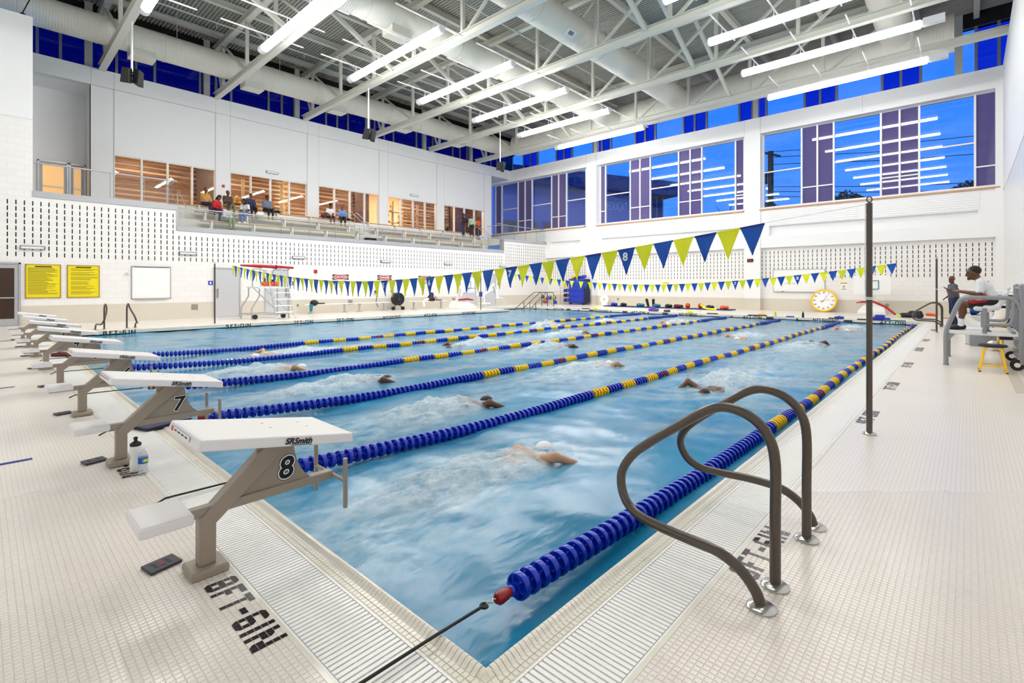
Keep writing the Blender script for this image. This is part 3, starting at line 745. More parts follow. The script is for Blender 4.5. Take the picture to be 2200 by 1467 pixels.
for k, (x, y, zt, zb) in enumerate(((2.45, 20.8, 10.9, 9.0), (TX[3], 19.9, 10.9, 8.75), (TX[1], 19.85, 10.9, 8.8))):
    r = thing('hanging_speaker', ('black loudspeaker pair on a white pole hanging nearest the exit door', 'black loudspeaker pair on a white pole above the middle of the gallery', 'black loudspeaker pair on a white pole nearest the window wall')[k], 'speaker', (x, y, zt), 'hanging speakers')
    ob('pole', M().tube([(x, y, zt), (x, y, zb + 0.1)], 0.035, 10), 'white_metal', r)
    for s in (-1, 1):
        m = M().prism([(-0.15, -0.26), (0.15, -0.30), (0.12, 0.22), (-0.12, 0.26)], (x + s * 0.17, y - 0.10, zb - 0.08), Vector((0.75, s * 0.65, 0)), (0, -0.35, 0.94), 0.22)
        ob('cabinet', m, 'black', r, bev=0.02)
    ob('bracket', M().tube(arc((x, y, zb + 0.08), 0.14, 0, math.pi * 2, (1, 0, 0), (0, 1, 0), 12), 0.02, 6), 'white_metal', r)

for k, y in enumerate((23.6, 14.2, 4.8)):
    sp_ = thing('sprinkler_pipe', 'thin white sprinkler pipe under the roof deck, %s from the gallery' % ORD[k], 'pipe', (12.0, y, 13.3), 'sprinkler pipes')
    ob('pipe', M().tube([(XN, y, 13.25), (XF, y, 13.25)], 0.03, 8), 'steel_paint', sp_, smooth=True)
    for q in range(8): ob('drop_head', M().tube([(-2 + 4.0 * q, y, 13.25), (-2 + 4.0 * q, y, 13.0)], 0.014, 6), 'steel_paint', sp_)
# ------------------------------------------------------------------ water
pm('foam_white', (250, 252, 255), 0.6)
SWIM = [  # x, y, heading (+1 away from the blocks), tone
    (1.75, 1.68, 1, 'fair'), (2.75, 3.5, 1, 'dark'), (2.7, 5.85, 1, 'dark'), (2.25, 8.05, 1, 'fair'), (6.6, 3.95, 1, 'fair'),
    (6.55, 1.5, -1, 'dark'), (13.4, 1.8, 1, 'dark'), (8.3, 6.2, 1, 'dark'), (7.3, 8.15, -1, 'dark'), (14.3, 3.6, -1, 'fair'),
    (11.6, 8.1, 1, 'fair'), (13.2, 10.2, 1, 'fair'), (3.5, 10.2, -1, 'fair'), (16.8, 9.8, 1, 'fair'), (19.5, 1.7, -1, 'fair'), (18.3, 7.6, -1, 'fair')]
def foam_at(X, Y):
    f = np.zeros_like(X)
    for i, (sx, sy, hd, tone) in enumerate(SWIM):
        u = (X - sx) * hd; v = Y - sy
        f += 1.25 * np.exp(-(np.where(u > 0, u / 0.75, u / 1.5)) ** 2 - (v / 0.42) ** 2)
        f += 0.55 * np.exp(-((u + 1.6) / 1.7) ** 2 - (v / 0.75) ** 2)
    f += 0.36 * np.exp(-((X - 6.0) / 2.6) ** 2 - ((Y - 1.5) / 0.9) ** 2) + 0.35 * np.exp(-((X - 5.8) / 1.8) ** 2 - ((Y - 3.4) / 0.8) ** 2)
    f += 0.20 * np.exp(-((X - 0.5) / 0.5) ** 2 - ((Y - 0.9) / 0.9) ** 2) + 0.25 * np.exp(-((X - 10) / 4) ** 2 - ((Y - 3.4) / 3) ** 2)
    return f
def wave(X, Y):
    z = np.zeros_like(X); rs = np.random.RandomState(3)
    for k in range(26):
        a = rs.uniform(0, 2 * math.pi); L = rs.uniform(0.25, 2.2); ph = rs.uniform(0, 6.28)
        z += 0.0021 * L ** 0.7 * np.sin((X * math.cos(a) + Y * math.sin(a)) * 2 * math.pi / L + ph)
    return z
def grid_mesh(name, x0, x1, y0, y1, nx, ny, mat, zf):
    X, Y = np.meshgrid(np.linspace(x0, x1, nx), np.linspace(y0, y1, ny), indexing='ij')
    Z = zf(X, Y); V = np.stack([X, Y, Z], -1).reshape(-1, 3)
    i = np.arange(nx - 1)[:, None] * ny + np.arange(ny - 1)[None, :]
    Fq = np.stack([i, i + ny, i + ny + 1, i + 1], -1).reshape(-1, 4)
    me = bpy.data.meshes.new(name); me.from_pydata(V.tolist(), [], Fq.tolist()); me.polygons.foreach_set('use_smooth', [True] * len(Fq)); me.materials.append(MATS[mat])
    return me, X, Y
m = bpy.data.materials.new('pool_water'); m.use_nodes = True; t = m.node_tree; t.nodes.clear(); MATS['pool_water'] = m
N = lambda ty: t.nodes.new('ShaderNode' + ty)
out = N('OutputMaterial'); tc = N('TexCoord'); at = N('Attribute'); at.attribute_name = 'foam'
n1 = N('TexNoise'); n1.inputs['Scale'].default_value = 4.5; n1.inputs['Detail'].default_value = 10; n1.inputs['Roughness'].default_value = 0.65; n1.inputs['Distortion'].default_value = 0.35
mpp = N('Mapping'); mpp.inputs['Scale'].default_value = (0.8, 1.3, 1)
t.links.new(tc.outputs['Object'], mpp.inputs[0]); t.links.new(mpp.outputs[0], n1.inputs['Vector'])
r1 = N('ValToRGB'); r1.color_ramp.elements[0].position = 0.33; r1.color_ramp.elements[1].position = 0.95
t.links.new(n1.outputs[0], r1.inputs[0])
mu = N('Math'); mu.operation = 'MULTIPLY'; t.links.new(r1.outputs[0], mu.inputs[0]); t.links.new(at.outputs['Fac'], mu.inputs[1]); mu.use_clamp = True
# body colour of the water, slow mottling
n2 = N('TexNoise'); n2.inputs['Scale'].default_value = 0.55; n2.inputs['Detail'].default_value = 5; t.links.new(tc.outputs['Object'], n2.inputs['Vector'])
c2 = N('ValToRGB'); c2.color_ramp.elements[0].position = 0.32; c2.color_ramp.elements[0].color = (0.008, 0.24, 0.46, 1); c2.color_ramp.elements[1].position = 0.68; c2.color_ramp.elements[1].color = (0.030, 0.38, 0.66, 1)
t.links.new(n2.outputs[0], c2.inputs[0])
df = N('BsdfDiffuse'); t.links.new(c2.outputs[0], df.inputs[0])
tr = N('BsdfTransparent'); tr.inputs[0].default_value = (0.16, 0.62, 0.80, 1)
ms = N('MixShader'); ms.inputs[0].default_value = 0.74; t.links.new(tr.outputs[0], ms.inputs[1]); t.links.new(df.outputs[0], ms.inputs[2])
fo = N('BsdfDiffuse'); fo.inputs[0].default_value = (0.80, 0.90, 0.94, 1)
mf = N('MixShader'); t.links.new(mu.outputs[0], mf.inputs[0]); t.links.new(ms.outputs[0], mf.inputs[1]); t.links.new(fo.outputs[0], mf.inputs[2])
gl = N('BsdfGlossy'); gl.inputs['Roughness'].default_value = 0.20
fr = N('Fresnel'); fr.inputs[0].default_value = 1.33
nb1 = N('TexNoise'); nb1.inputs['Scale'].default_value = 7; nb1.inputs['Detail'].default_value = 4; t.links.new(mpp.outputs[0], nb1.inputs['Vector'])
bp = N('Bump'); bp.inputs['Strength'].default_value = 0.16; bp.inputs['Distance'].default_value = 0.03; t.links.new(nb1.outputs[0], bp.inputs['Height'])
t.links.new(bp.outputs[0], gl.inputs['Normal']); t.links.new(bp.outputs[0], fr.inputs['Normal'])
mg = N('MixShader'); t.links.new(fr.outputs[0], mg.inputs[0]); t.links.new(mf.outputs[0], mg.inputs[1]); t.links.new(gl.outputs[0], mg.inputs[2])
t.links.new(mg.outputs[0], out.inputs[0])
me, X, Y = grid_mesh('pool_water', 0.0, PX, 0.0, PY, 420, 330, 'pool_water', lambda X, Y: WZ + wave(X, Y))
at_ = me.attributes.new('foam', 'FLOAT', 'POINT'); at_.data.foreach_set('value', foam_at(X, Y).reshape(-1).astype(np.float32))
me2, X2, Y2 = grid_mesh('pool_water', AX0, PX, PY, AY1, 40, 24, 'pool_water', lambda X, Y: WZ + wave(X, Y))
at2 = me2.attributes.new('foam', 'FLOAT', 'POINT'); at2.data.foreach_set('value', (X2 * 0).reshape(-1).astype(np.float32))
wt = thing('pool_water', 'rippled blue water filling the swimming pool', 'water', (PX / 2, PY / 2, WZ)); wt['kind'] = 'stuff'
put('water_surface', me, wt); put('water_surface', me2, wt)

# ------------------------------------------------------------------ lane ropes
PITCH = 0.078; RD = 0.064
def disc_mb(r=RD, w=0.066):
    m = M(); e = w * 0.24; pr = [(0.012, -w / 2), (r * 0.42, -w / 2), (r * 0.46, -e * 0.5), (r * 0.84, -e * 0.4), (r * 0.84, -e), (r * 0.97, -e), (r, -e * 0.7), (r, e * 0.7), (r * 0.97, e), (r * 0.84, e), (r * 0.84, e * 0.4), (r * 0.46, e * 0.5), (r * 0.42, w / 2), (0.012, w / 2)]
    m.lathe(pr, (0, 0, 0), 'x', 20)
    for k in range(6):
        a = math.pi * k / 3 + 0.3; c, s = math.cos(a), math.sin(a)
        m.beam((-w * 0.48, c * r * 0.62, s * r * 0.62), (w * 0.48, c * r * 0.62, s * r * 0.62), 0.006, r * 0.40, up=(0, c, s))
    return m
DM = {c: disc_mb().mesh('float_disc', 'rope_' + c, True) for c in ('blue', 'yellow', 'red')}
ROPES = [0.24, 2.53, 4.70, 6.98, 9.38, 11.4]
RLAB = ['beside the grab rails, hugging the right pool edge', 'second from the right pool edge', 'third from the right pool edge', 'fourth from the right pool edge', 'fifth from the right pool edge', 'farthest from the right pool edge']
def rope_z(x): return WZ + 0.026 + 0.010 * math.sin(x * 1.7) + 0.112 * math.exp(-max(0, x - 0.3) / 1.1)
for k, y in enumerate(ROPES):
    r = thing('lane_rope', 'blue and yellow floating lane rope ' + RLAB[k], 'lane rope', (0.4, y, WZ), 'lane ropes')
    x0 = 0.46; xe = 22.4; xt = 19.4 if k else 21.0; yf = lambda x: y + 0.02 * math.sin(x * 0.8 + k) + (-0.03 * (x / 22.0) if k == 0 else 0.0)
    rest = {c: M() for c in DM}; i = 0; x = x0
    while x < xt:
        j = i - int(4.1 / PITCH)
        c = 'blue' if j < 0 or (j // 5) % 2 else 'yellow'
        if j > 0 and j % 60 in (27, 28) and c == 'blue': c = 'red'
        dep = seen(x, y); tilt = random.uniform(-0.06, 0.06)
        if dep and dep < 9.0:
            o = put('float_disc', DM[c], r); o.location = (x, yf(x), rope_z(x)); o.rotation_euler = (random.uniform(0, 6), tilt, random.uniform(-0.08, 0.08))
        else:
            w = 0.056; pr = [(0.012, -w / 2), (RD * 0.64, -w / 2), (RD, -w * 0.2), (RD, w * 0.2), (RD * 0.64, w / 2), (0.012, w / 2)]
            rest[c].lathe(pr, (x, yf(x), rope_z(x)), 'x', 8)
        x += PITCH; i += 1
    for c, mb in rest.items():
        if mb.v: o = ob('float_disc_run', mb, 'rope_' + c, r, smooth=True); o['kind'] = 'stuff'
    ob('foam_sleeve', M().tube([(x_, yf(x_), rope_z(x_) + 0.01) for x_ in np.linspace(xt + 0.02, xe, 14)], 0.062, 14), 'foam_blue', r, smooth=True)
    ob('cable', M().tube([(x0 - 0.03, yf(x0), rope_z(x0)), (0.40, y, rope_z(x0))] + [(xx, yf(xx), rope_z(xx)) for xx in np.linspace(0.5, 22.4, 40)] + [(PX, y, -0.06)], 0.006, 6), 'steel', r)
    # end ball, red clip, hook and the anchor strap running back over the gutter
    ob('end_ball', M().ball((x0 - 0.055, yf(x0), rope_z(x0)), 0.026, 14), 'rope_blue', r, smooth=True)
    ob('red_clip', M().tube([(x0 - 0.07, y, rope_z(0)), (x0 - 0.10, y, rope_z(0) + 0.002), (x0 - 0.15, y - 0.004, rope_z(0) + 0.006), (x0 - 0.165, y - 0.004, rope_z(0) + 0.008)], [0.018, 0.028, 0.030, 0.020], 10), 'rope_red', r, smooth=True)
    hx = x0 - 0.16
    ob('hook', M().tube([(hx, y, 0.004), (hx - 0.015, y + 0.012, 0.006), (hx - 0.03, y - 0.006, 0.007), (hx - 0.05, y + 0.010, 0.009), (hx - 0.065, y, 0.010)], 0.004, 6), 'chrome', r, smooth=True)
    ex = hx - 0.065
    ob('anchor_rod', M().tube(arc((ex - 0.012, y, 0.010), 0.016, 0.2, 5.6, (1, 0, 0), (0, 1, 0), 10) + [Vector((ex - 0.03, y, 0.012)), Vector((-0.04, y, 0.020)), Vector((-0.46, y, 0.026)), Vector((-0.52, y, 0.0))], 0.0065, 8), 'black_rubber', r, smooth=True)

# ------------------------------------------------------------------ starting blocks
def starting_block(num, Yc, label):
    X0 = -0.52
    r = thing('starting_block', label, 'starting block', (X0, Yc, 0), 'starting blocks', local=True)
    B = lambda n, mb, mt, par=None, **k: ob(n, mb, mt, par or r, **k)
    B('base_plate', M().box((-0.085, -0.085, 0), (0.085, 0.085, 0.042)), 'taupe', bev=0.012)
    B('post', M().box((-0.037, -0.037, 0.042), (0.037, 0.037, 0.285)), 'taupe', bev=0.006)
    B('arm', M().prism([(-0.037, 0.27), (0.037, 0.235), (0.40, 0.545), (0.40, 0.575), (0.30, 0.585)], (0, 0, 0), (1, 0, 0), (0, 0, 1), 0.072), 'taupe', bev=0.005)
    B('beam', M().box((-0.27, -0.026, 0.278), (0.655, 0.026, 0.325)), 'taupe', bev=0.005)
    gs = [(0.07, 0.325)] + [(0.02 + 0.0, 0.325)] 
    poly = [(0.10, 0.320), (0.54, 0.320)] + [(0.54 - 0.11 * math.sin(a), 0.32 + 0.215 * (1 - math.cos(a)) ** 0.9 + 0.02 * math.sin(a)) for a in np.linspace(0.15, math.pi / 2, 6)] + [(0.43, 0.556), (0.34, 0.57)]
    B('gusset', M().prism(poly, (0, 0, 0), (1, 0, 0), (0, 0, 1), 0.022), 'taupe')
    poly2 = [(0.225, 0.60), (0.232, 0.55), (0.236, 0.50), (0.232, 0.458), (0.33, 0.53), (0.33, 0.59)]
    B('rear_gusset', M().prism(poly2, (0, 0, 0), (1, 0, 0), (0, 0, 1), 0.022), 'taupe')
    # sloping platform
    sl = math.atan2(0.132, 0.765); ux = Vector((math.cos(sl), 0, -math.sin(sl))); uz = Vector((math.sin(sl), 0, math.cos(sl))); c0 = Vector((-0.097, 0, 0.722))
    def slab(x0, x1, w0, w1, z0, z1):
        vs = [c0 + ux * x + Vector((0, y, 0)) + uz * z for z, g in ((z0, 0), (z1, 0.008)) for x, y in ((x0 + g, -w0 + g), (x1 - g, -w1 + g), (x1 - g, w1 - g), (x0 + g, w0 - g))]
        return M().add(vs, [(0, 3, 2, 1), (4, 5, 6, 7), (0, 1, 5, 4), (1, 2, 6, 5), (2, 3, 7, 6), (3, 0, 4, 7)])
    pf = B('platform', slab(0.0, 0.775, 0.255, 0.255, -0.052, 0.0), 'board_side', bev=0.008, seg=3)
    B('tread', slab(0.02, 0.755, 0.238, 0.238, -0.001, 0.0012), 'board_white', pf)
    for px, py in ((0.40, 0.085), (0.40, -0.03), (0.60, 0.085), (0.60, -0.03)):
        q = c0 + ux * px + Vector((0, py, 0))
        B('screw', M().tube([q + uz * 0.001, q + uz * 0.0022], 0.007, 8), 'grey_metal', pf)
    me = text_mesh('SRSmith', 0.042, 'black', 0.0006, 'CENTER', 0.25, 0.0012)
    def txt(nm, mesh, o, a, b):
        n = Vector(a).cross(Vector(b)); mm = mesh.copy(); a = Vector(a); b = Vector(b)
        mm.transform(Matrix(((a.x, b.x, n.x, o[0]), (a.y, b.y, n.y, o[1]), (a.z, b.z, n.z, o[2]), (0, 0, 0, 1)))); return put(nm, mm, pf)
    txt('maker_lettering', me, c0 + ux * 0.46 + Vector((0, -0.2558, 0)) - uz * 0.027, ux, uz)
    B('underline', M().prism([(-0.05, 0), (0.06, 0), (0.062, 0.003), (-0.048, 0.003)], c0 + ux * 0.47 + Vector((0, -0.2558, 0)) - uz * 0.047, ux, uz, 0.001), 'black', pf)
    # rear label on the platform's back edge
    q = c0 + ux * (-0.0008) - uz * 0.024
    B('warning_label', M().prism([(-0.19, -0.012), (0.12, -0.012), (0.12, 0.012), (-0.19, 0.012)], q, (0, -1, 0), uz, 0.001), 'white', pf)
    B('label_flash', M().prism([(-0.19, -0.012), (-0.15, -0.012), (-0.15, 0.012), (-0.19, 0.012)], q - ux * 0.0006, (0, -1, 0), uz, 0.001), 'orange', pf)
    for kk in range(4):
        B('label_line', M().prism([(-0.13 + 0.06 * kk, -0.004), (-0.09 + 0.06 * kk, -0.004), (-0.09 + 0.06 * kk, 0.004), (-0.13 + 0.06 * kk, 0.004)], q - ux * 0.0006, (0, -1, 0), uz, 0.001), 'pad_grey', pf)
    # step
    stp = B('step', M().box((-0.295, -0.145, 0.305), (-0.085, 0.145, 0.352)), 'board_side', bev=0.01, seg=3)
    B('step_tread', M().box((-0.285, -0.135, 0.3515), (-0.095, 0.135, 0.3535)), 'board_white', stp)
    # backstroke bar
    X1 = 0.655
    B('crossbar', M().tube([(X1, -0.17, 0.30), (X1, 0.19, 0.30)], 0.011, 10), 'taupe', smooth=True)
    for yy in (-0.17, 0.19): B('hand_grip', M().tube([(X1, yy, 0.15), (X1, yy, 0.43)], 0.0125, 10), 'taupe', smooth=True)
    # number on the gusset
    nmw = text_mesh(num, 0.165, 'white', 0.0005, 'CENTER', 0.12, 0.010); nmb = text_mesh(num, 0.165, 'black', 0.0009, 'CENTER', 0.12, 0.0035); nmk = text_mesh(num, 0.165, 'black', 0.0003, 'CENTER', 0.12, 0.013)
    for nm, mm in (('number_rim', nmk), ('number_outline', nmw), ('number', nmb)):
        c = mm.copy(); c.transform(Matrix(((1, 0, 0, 0.385), (0, 0, -1, -0.0124), (0, 1, 0, 0.405), (0, 0, 0, 1)))); put(nm, c, r)
    return r
BLK = [1.46 + 2.165 * k for k in range(8)]
BL = ['nearest the camera', 'second from the camera', 'third from the camera', 'fourth from the camera', 'fifth from the camera', 'sixth from the camera', 'seventh from the camera', 'farthest from the camera']
for k, y in enumerate(BLK):
    starting_block(str(8 - k), y, 'white and taupe starting block number %d, %s' % (8 - k, BL[k]))
    # grey foot pad behind each block
    p = thing('timing_pad', 'flat grey pad on the tiles behind the starting block ' + BL[k], 'pad', (-0.66, y + 0.21, 0), 'pads behind the blocks')
    ob('pad_body', M().prism([(-0.072, -0.055), (0.072, -0.055), (0.078, 0.055), (-0.066, 0.06)], (-0.66, y + 0.21, 0.008), (0.97, 0.24, 0), (-0.24, 0.97, 0), 0.014), 'pad_grey', p, bev=0.004)
    for i in range(3):
        for j in range(4):
            c = Vector((-0.66, y + 0.21, 0.0152)) + Vector((0.97, 0.24, 0)) * (-0.03 + 0.03 * i) + Vector((-0.24, 0.97, 0)) * (-0.024 + 0.016 * j)
            ob('slot', M().box(c - Vector((0.009, 0.004, 0.001)), c + Vector((0.009, 0.004, 0.001))), 'red' if i == 1 and j > 0 else 'black', p)
# ------------------------------------------------------------------ tile lettering on deck and curb
GLY = {'8': ['a#b', '#.#', '###', '#.#', 'd#c'], '6': ['a#b', '#..', '##b', '#.#', 'd#c'], '9': ['a#b', '#.#', 'd##', '..#', 'd#c'], '7': ['###', '..#', '.#.', '.#.', '.#.'],
       '5': ['###', '#..', '##b', '..#', '##c'], '4': ['..#.', '.##.', '#.#.', '####', '..#.'], '0': ['a##b', '#..#', '#..#', '#..#', 'd##c'], '1': ['#', '#', '#', '#', '#'],
       'F': ['###', '#..', '##.', '#..', '#..'], 'T': ['###', '.#.', '.#.', '.#.', '.#.'], '-': ['..', '..', '##', '..', '..'], 'I': ['#', '#', '#', '#', '#'],
       'N': ['#..#', '#b.#', '##.#', '#.##', '#.d#'], 'O': ['a##b', '#..#', '#..#', '#..#', 'd##c'], 'D': ['##b', '#.#', '#.#', '#.#', '##c'], 'V': ['#.#', '#.#', '#.#', '#.#', 'd#c'], 'G': ['a##', '#..', '#.#', '#.#', 'd##'], ' ': ['.', '.', '.', '.', '.']}
CUT = {'#': [(0, 0), (1, 0), (1, 1), (0, 1)], 'a': [(0, 0), (1, 0), (1, 1), (.6, 1), (0, .4)], 'b': [(0, 0), (1, 0), (1, .4), (.4, 1), (0, 1)], 'c': [(0, 0), (.4, 0), (1, .6), (1, 1), (0, 1)], 'd': [(.6, 0), (1, 0), (1, 1), (0, 1), (0, .6)]}
def mosaic(name, s, o, ux, uy, cw, ch, parent, label, cat='marking', gap=0.10, thick=0.0012, one=True):
    o = Vector(o); ux = Vector(ux); uy = Vector(uy); c = 0; mbs = []
    for q in s:
        G = GLY[q]; mb = M()
        for r_, row in enumerate(G):
            for k, g in enumerate(row):
                if g == '.': continue
                poly = [((c + k + gap / 2 + a * (1 - gap)) * cw, (4 - r_ + gap / 2 + b * (1 - gap)) * ch) for a, b in CUT[g]]
                mb.prism(poly, o, ux, uy, thick)
        if mb.v: mbs.append(mb)
        c += len(G[0]) + (1 if q != ' ' else 0)
    th = thing(name, label, cat, tuple(o))
    for mb in mbs: ob('letter', mb, 'black_tile', th)
    return th
Z = 0.0008
mosaic('depth_marking', '8FT-6IN', (-0.572, 1.315, Z), (0, -1, 0), (1, 0, 0), TILE * 0.94, 0.0276, None, 'black tile lettering 8FT-6IN on the deck in front of starting block 8')
mosaic('depth_marking', '8FT-6IN', (1.25, -0.578, Z), (1, 0, 0), (0, 1, 0), TILE * 0.94, 0.0276, None, 'black tile lettering 8FT-6IN on the deck between the near grab rails')
for (x, s, lb) in ((4.88, '9FT-0IN', 'black tile lettering 9FT-0IN beside the near flag pole'), (7.1, '7FT-0IN', 'black tile lettering 7FT-0IN on the right deck beyond the near flag pole'), (9.6, '5FT-0IN', 'black tile lettering 5FT-0IN on the right deck, third past the flag pole'), (12.4, 'NO DIVING', 'black tile lettering NO DIVING on the right deck'), (14.9, '4FT-6IN', 'black tile lettering 4FT-6IN on the right deck'), (18.7, '4FT-0IN', 'black tile lettering 4FT-0IN on the right deck by the far flag pole')):
    mosaic('depth_marking', s, (x, -0.60, Z), (1, 0, 0), (0, 1, 0), TILE, 0.0276, None, lb)
for y, s in ((3.45, '8FT-6IN'), (7.8, '8FT-6IN')):
    mosaic('depth_marking', '8FT-6IN', (-0.572, y + 0.4, Z), (0, -1, 0), (1, 0, 0), TILE * 0.94, 0.0276, None, 'black tile lettering on the deck by the %s starting block' % ('second' if y < 5 else 'fourth'))
# on the vertical curb faces
def curbtext(s, a, side, label):
    cw, ch = 0.030, 0.025
    if side == 'left': return mosaic('depth_marking', s, (a, PY - 0.001, WZ + 0.012), (1, 0, 0), (0, 0, 1), cw, ch, None, label, gap=0.04)
    return mosaic('depth_marking', s, (PX - 0.001, a, WZ + 0.012), (0, -1, 0), (0, 0, 1), cw, ch, None, label, gap=0.04)
for s, a, lb in (('8 FT-6 IN', 1.30, 'black 8 FT-6 IN on the pool curb under the two left ladder rails'), ('9 FT-0 IN', 4.72, 'black 9 FT-0 IN on the pool curb below the left flag pole'), ('7FT-0IN', 7.15, 'black 7FT-0IN on the pool curb below the left lifeguard chair'), ('5FT-0IN', 8.95, 'black 5FT-0IN on the left pool curb'), ('NO DIVING', 11.2, 'black NO DIVING on the left pool curb below the floor fan'), ('4FT-6IN', 13.5, 'black 4FT-6IN on the left pool curb below the far bench'), ('NO DIVING', 16.0, 'black NO DIVING on the left pool curb below the portable hoop')):
    curbtext(s, a, 'left', lb)
for s, a, lb in (('4FT-0IN', 17.6, 'black 4FT-0IN on the far curb in front of the blue locker'), ('NO DIVING', 14.6, 'black NO DIVING on the far curb in front of the gear mat'), ('4FT-0IN', 12.2, 'black 4FT-0IN on the far curb in front of the purple bag'), ('NO DIVING', 9.5, 'black NO DIVING on the far curb behind the third lane rope'), ('4FT-0IN', 6.4, 'black 4FT-0IN on the far curb between two lane ropes'), ('NO DIVING', 3.55, 'black NO DIVING on the far curb in front of the yellow clock'), ('4FT-0IN', 1.25, 'black 4FT-0IN on the far curb at the right pool corner')):
    curbtext(s, a, 'far', lb)
for k, y in enumerate((16.6, 14.95, 12.75, 10.4, 5.4, 2.45)):
    tag(ob('curb_drain', M().box((PX - 0.006, y - 0.3, WZ + 0.03), (PX - 0.001, y, WZ + 0.12)), 'pad_grey'), 'dark slotted vent in the far pool curb, %s from the stair rails' % ORD[k], 'vent', 'curb vents')
for k, y in enumerate((18.1, 15.7, 13.5, 11.2, 8.9, 6.9, 4.15)):
    tag(ob('rope_anchor', M().tube([(PX - 0.01, y, WZ + 0.07), (PX + 0.01, y, WZ + 0.07)], 0.035, 12), 'black_rubber'), 'round black rope anchor in the far curb, %s from the stair rails' % ORD[k], 'anchor', 'curb anchors')

# ------------------------------------------------------------------ grab rails, flag poles
RR = 0.0245
def flange(r, x, y, par, rad=0.062):
    ob('floor_flange', M().lathe([(rad, 0), (rad, 0.007), (rad * 0.86, 0.014), (RR + 0.006, 0.018), (RR, 0.02)], (x, y, 0), 'z', 24), 'chrome', par, smooth=True)
def catmull(P, n=5):
    P = [Vector(p) for p in P]; Q = [P[0] * 2 - P[1]] + P + [P[-1] * 2 - P[-2]]; out = []
    for i in range(1, len(Q) - 2):
        for k in range(n):
            t = k / n; a, b, c, d = Q[i - 1], Q[i], Q[i + 1], Q[i + 2]
            out.append(0.5 * ((2 * b) + (c - a) * t + (2 * a - 5 * b + 4 * c - d) * t * t + (3 * b - a - 3 * c + d) * t ** 3))
    return out + [P[-1]]
GR = [(0, 0), (0, .30), (0, .58), (.03, .70), (.10, .775), (.21, .806), (.31, .78), (.44, .69), (.62, .555), (.72, .46), (.765, .36), (.735, .26), (.66, .205), (.55, .19), (.35, .19), (.19, .18), (.09, .135), (.025, .065), (0, 0)]
def grab_rail(label, xu, xf, y0, sg, n=16):
    r = thing('grab_rail', label, 'handrail', (xu, y0, 0), 'ladder grab rails')
    pts = []
    for i, (a, z) in enumerate(GR):
        f = min(1, max(0, (i - 7) / 7)); pts.append((xu + (xf - xu) * f, y0 + sg * a, z))
    ob('rail_tube', M().tube(catmull(pts), RR, n), 'bronze', r, smooth=True)
    flange(r, xu, y0, r); flange(r, xf, y0, r)
grab_rail('near dark bronze ladder grab rail, closest to the camera', 1.26, 1.05, -0.655, 1)
grab_rail('dark bronze ladder grab rail just behind the closest one', 1.85, 2.04, -0.66, 1)
grab_rail('bronze ladder grab rail on the far right deck behind the second flag pole', 20.95, 20.75, -0.66, 1, 10)
grab_rail('bronze ladder grab rail at the far right pool corner', 21.6, 21.8, -0.66, 1, 10)
grab_rail('bronze ladder grab rail on the left deck, nearer the wall boards', 1.44, 1.22, 19.05, -1, 10)
grab_rail('bronze ladder grab rail on the left deck, nearer the whiteboard', 2.02, 2.24, 19.05, -1, 10)
for k, y in enumerate((19.6, 19.1, 18.6)):
    r = thing('stair_handrail', '%s dark stair handrail entering the water, counted from the gallery side' % ORD[k], 'handrail', (24.25, y, 0), 'stair handrails')
    pts = fillet([(21.5 + 0.15 * k, y, WZ - 0.3), (21.5 + 0.15 * k, y, WZ), (23.45, y, 0.93), (24.25, y, 0.93), (24.25, y, 0)], {1: 0.02, 2: 0.12, 3: 0.14}, 5)
    ob('rail_tube', M().tube(pts, 0.024, 10), 'bronze', r, smooth=True); ob('post', M().tube([(22.45, y, WZ - 0.3), (22.45, y, 0.36 - 0.05 * k)], 0.022, 8), 'bronze', r, smooth=True)

POLES = [(4.48, -0.63, 'tall bronze flag pole on the near right deck'), (18.16, -0.63, 'tall bronze flag pole on the far right deck'), (4.62, 19.1, 'tall bronze flag pole on the left deck by the grey door'), (18.16, 19.1, 'tall bronze flag pole on the left deck by the portable hoop')]
for x, y, lab in POLES:
    r = thing('flag_pole', lab, 'pole', (x, y, 0), 'backstroke flag poles')
    ob('pole', M().tube([(x, y, 0), (x, y, 2.20)], 0.0255, 16), 'bronze', r, smooth=True)
    flange(r, x, y, r, 0.058)
    ob('eye_ring', M().tube(arc((x, y, 2.235), 0.026, 0, 2 * math.pi, (0.7, -0.7, 0), (0, 0, 1), 14)[:-1], 0.006, 8, closed=True), 'bronze', r, smooth=True)
    if y < 0:
        ob('tied_cord', M().tube(fillet([(x, y + 0.03, 2.20), (x - 0.03, y + 0.03, 2.13), (x - 0.028, y + 0.02, 2.06), (x - 0.026, y + 0.028, 2.12), (x - 0.02, y + 0.03, 1.7), (x, y + 0.03, 1.29)], 0.04, 3), 0.004, 6), 'white', r)
        ob('cord_wrap', M().tube(arc((x, y, 1.285), 0.030, 0, 2 * math.pi, (1, 0, 0), (0, 1, 0), 12)[:-1], 0.006, 6, closed=True).tube(arc((x, y, 1.30), 0.030, 0, 2 * math.pi, (1, 0, 0), (0, 1, 0), 12)[:-1], 0.005, 6, closed=True), 'white', r)

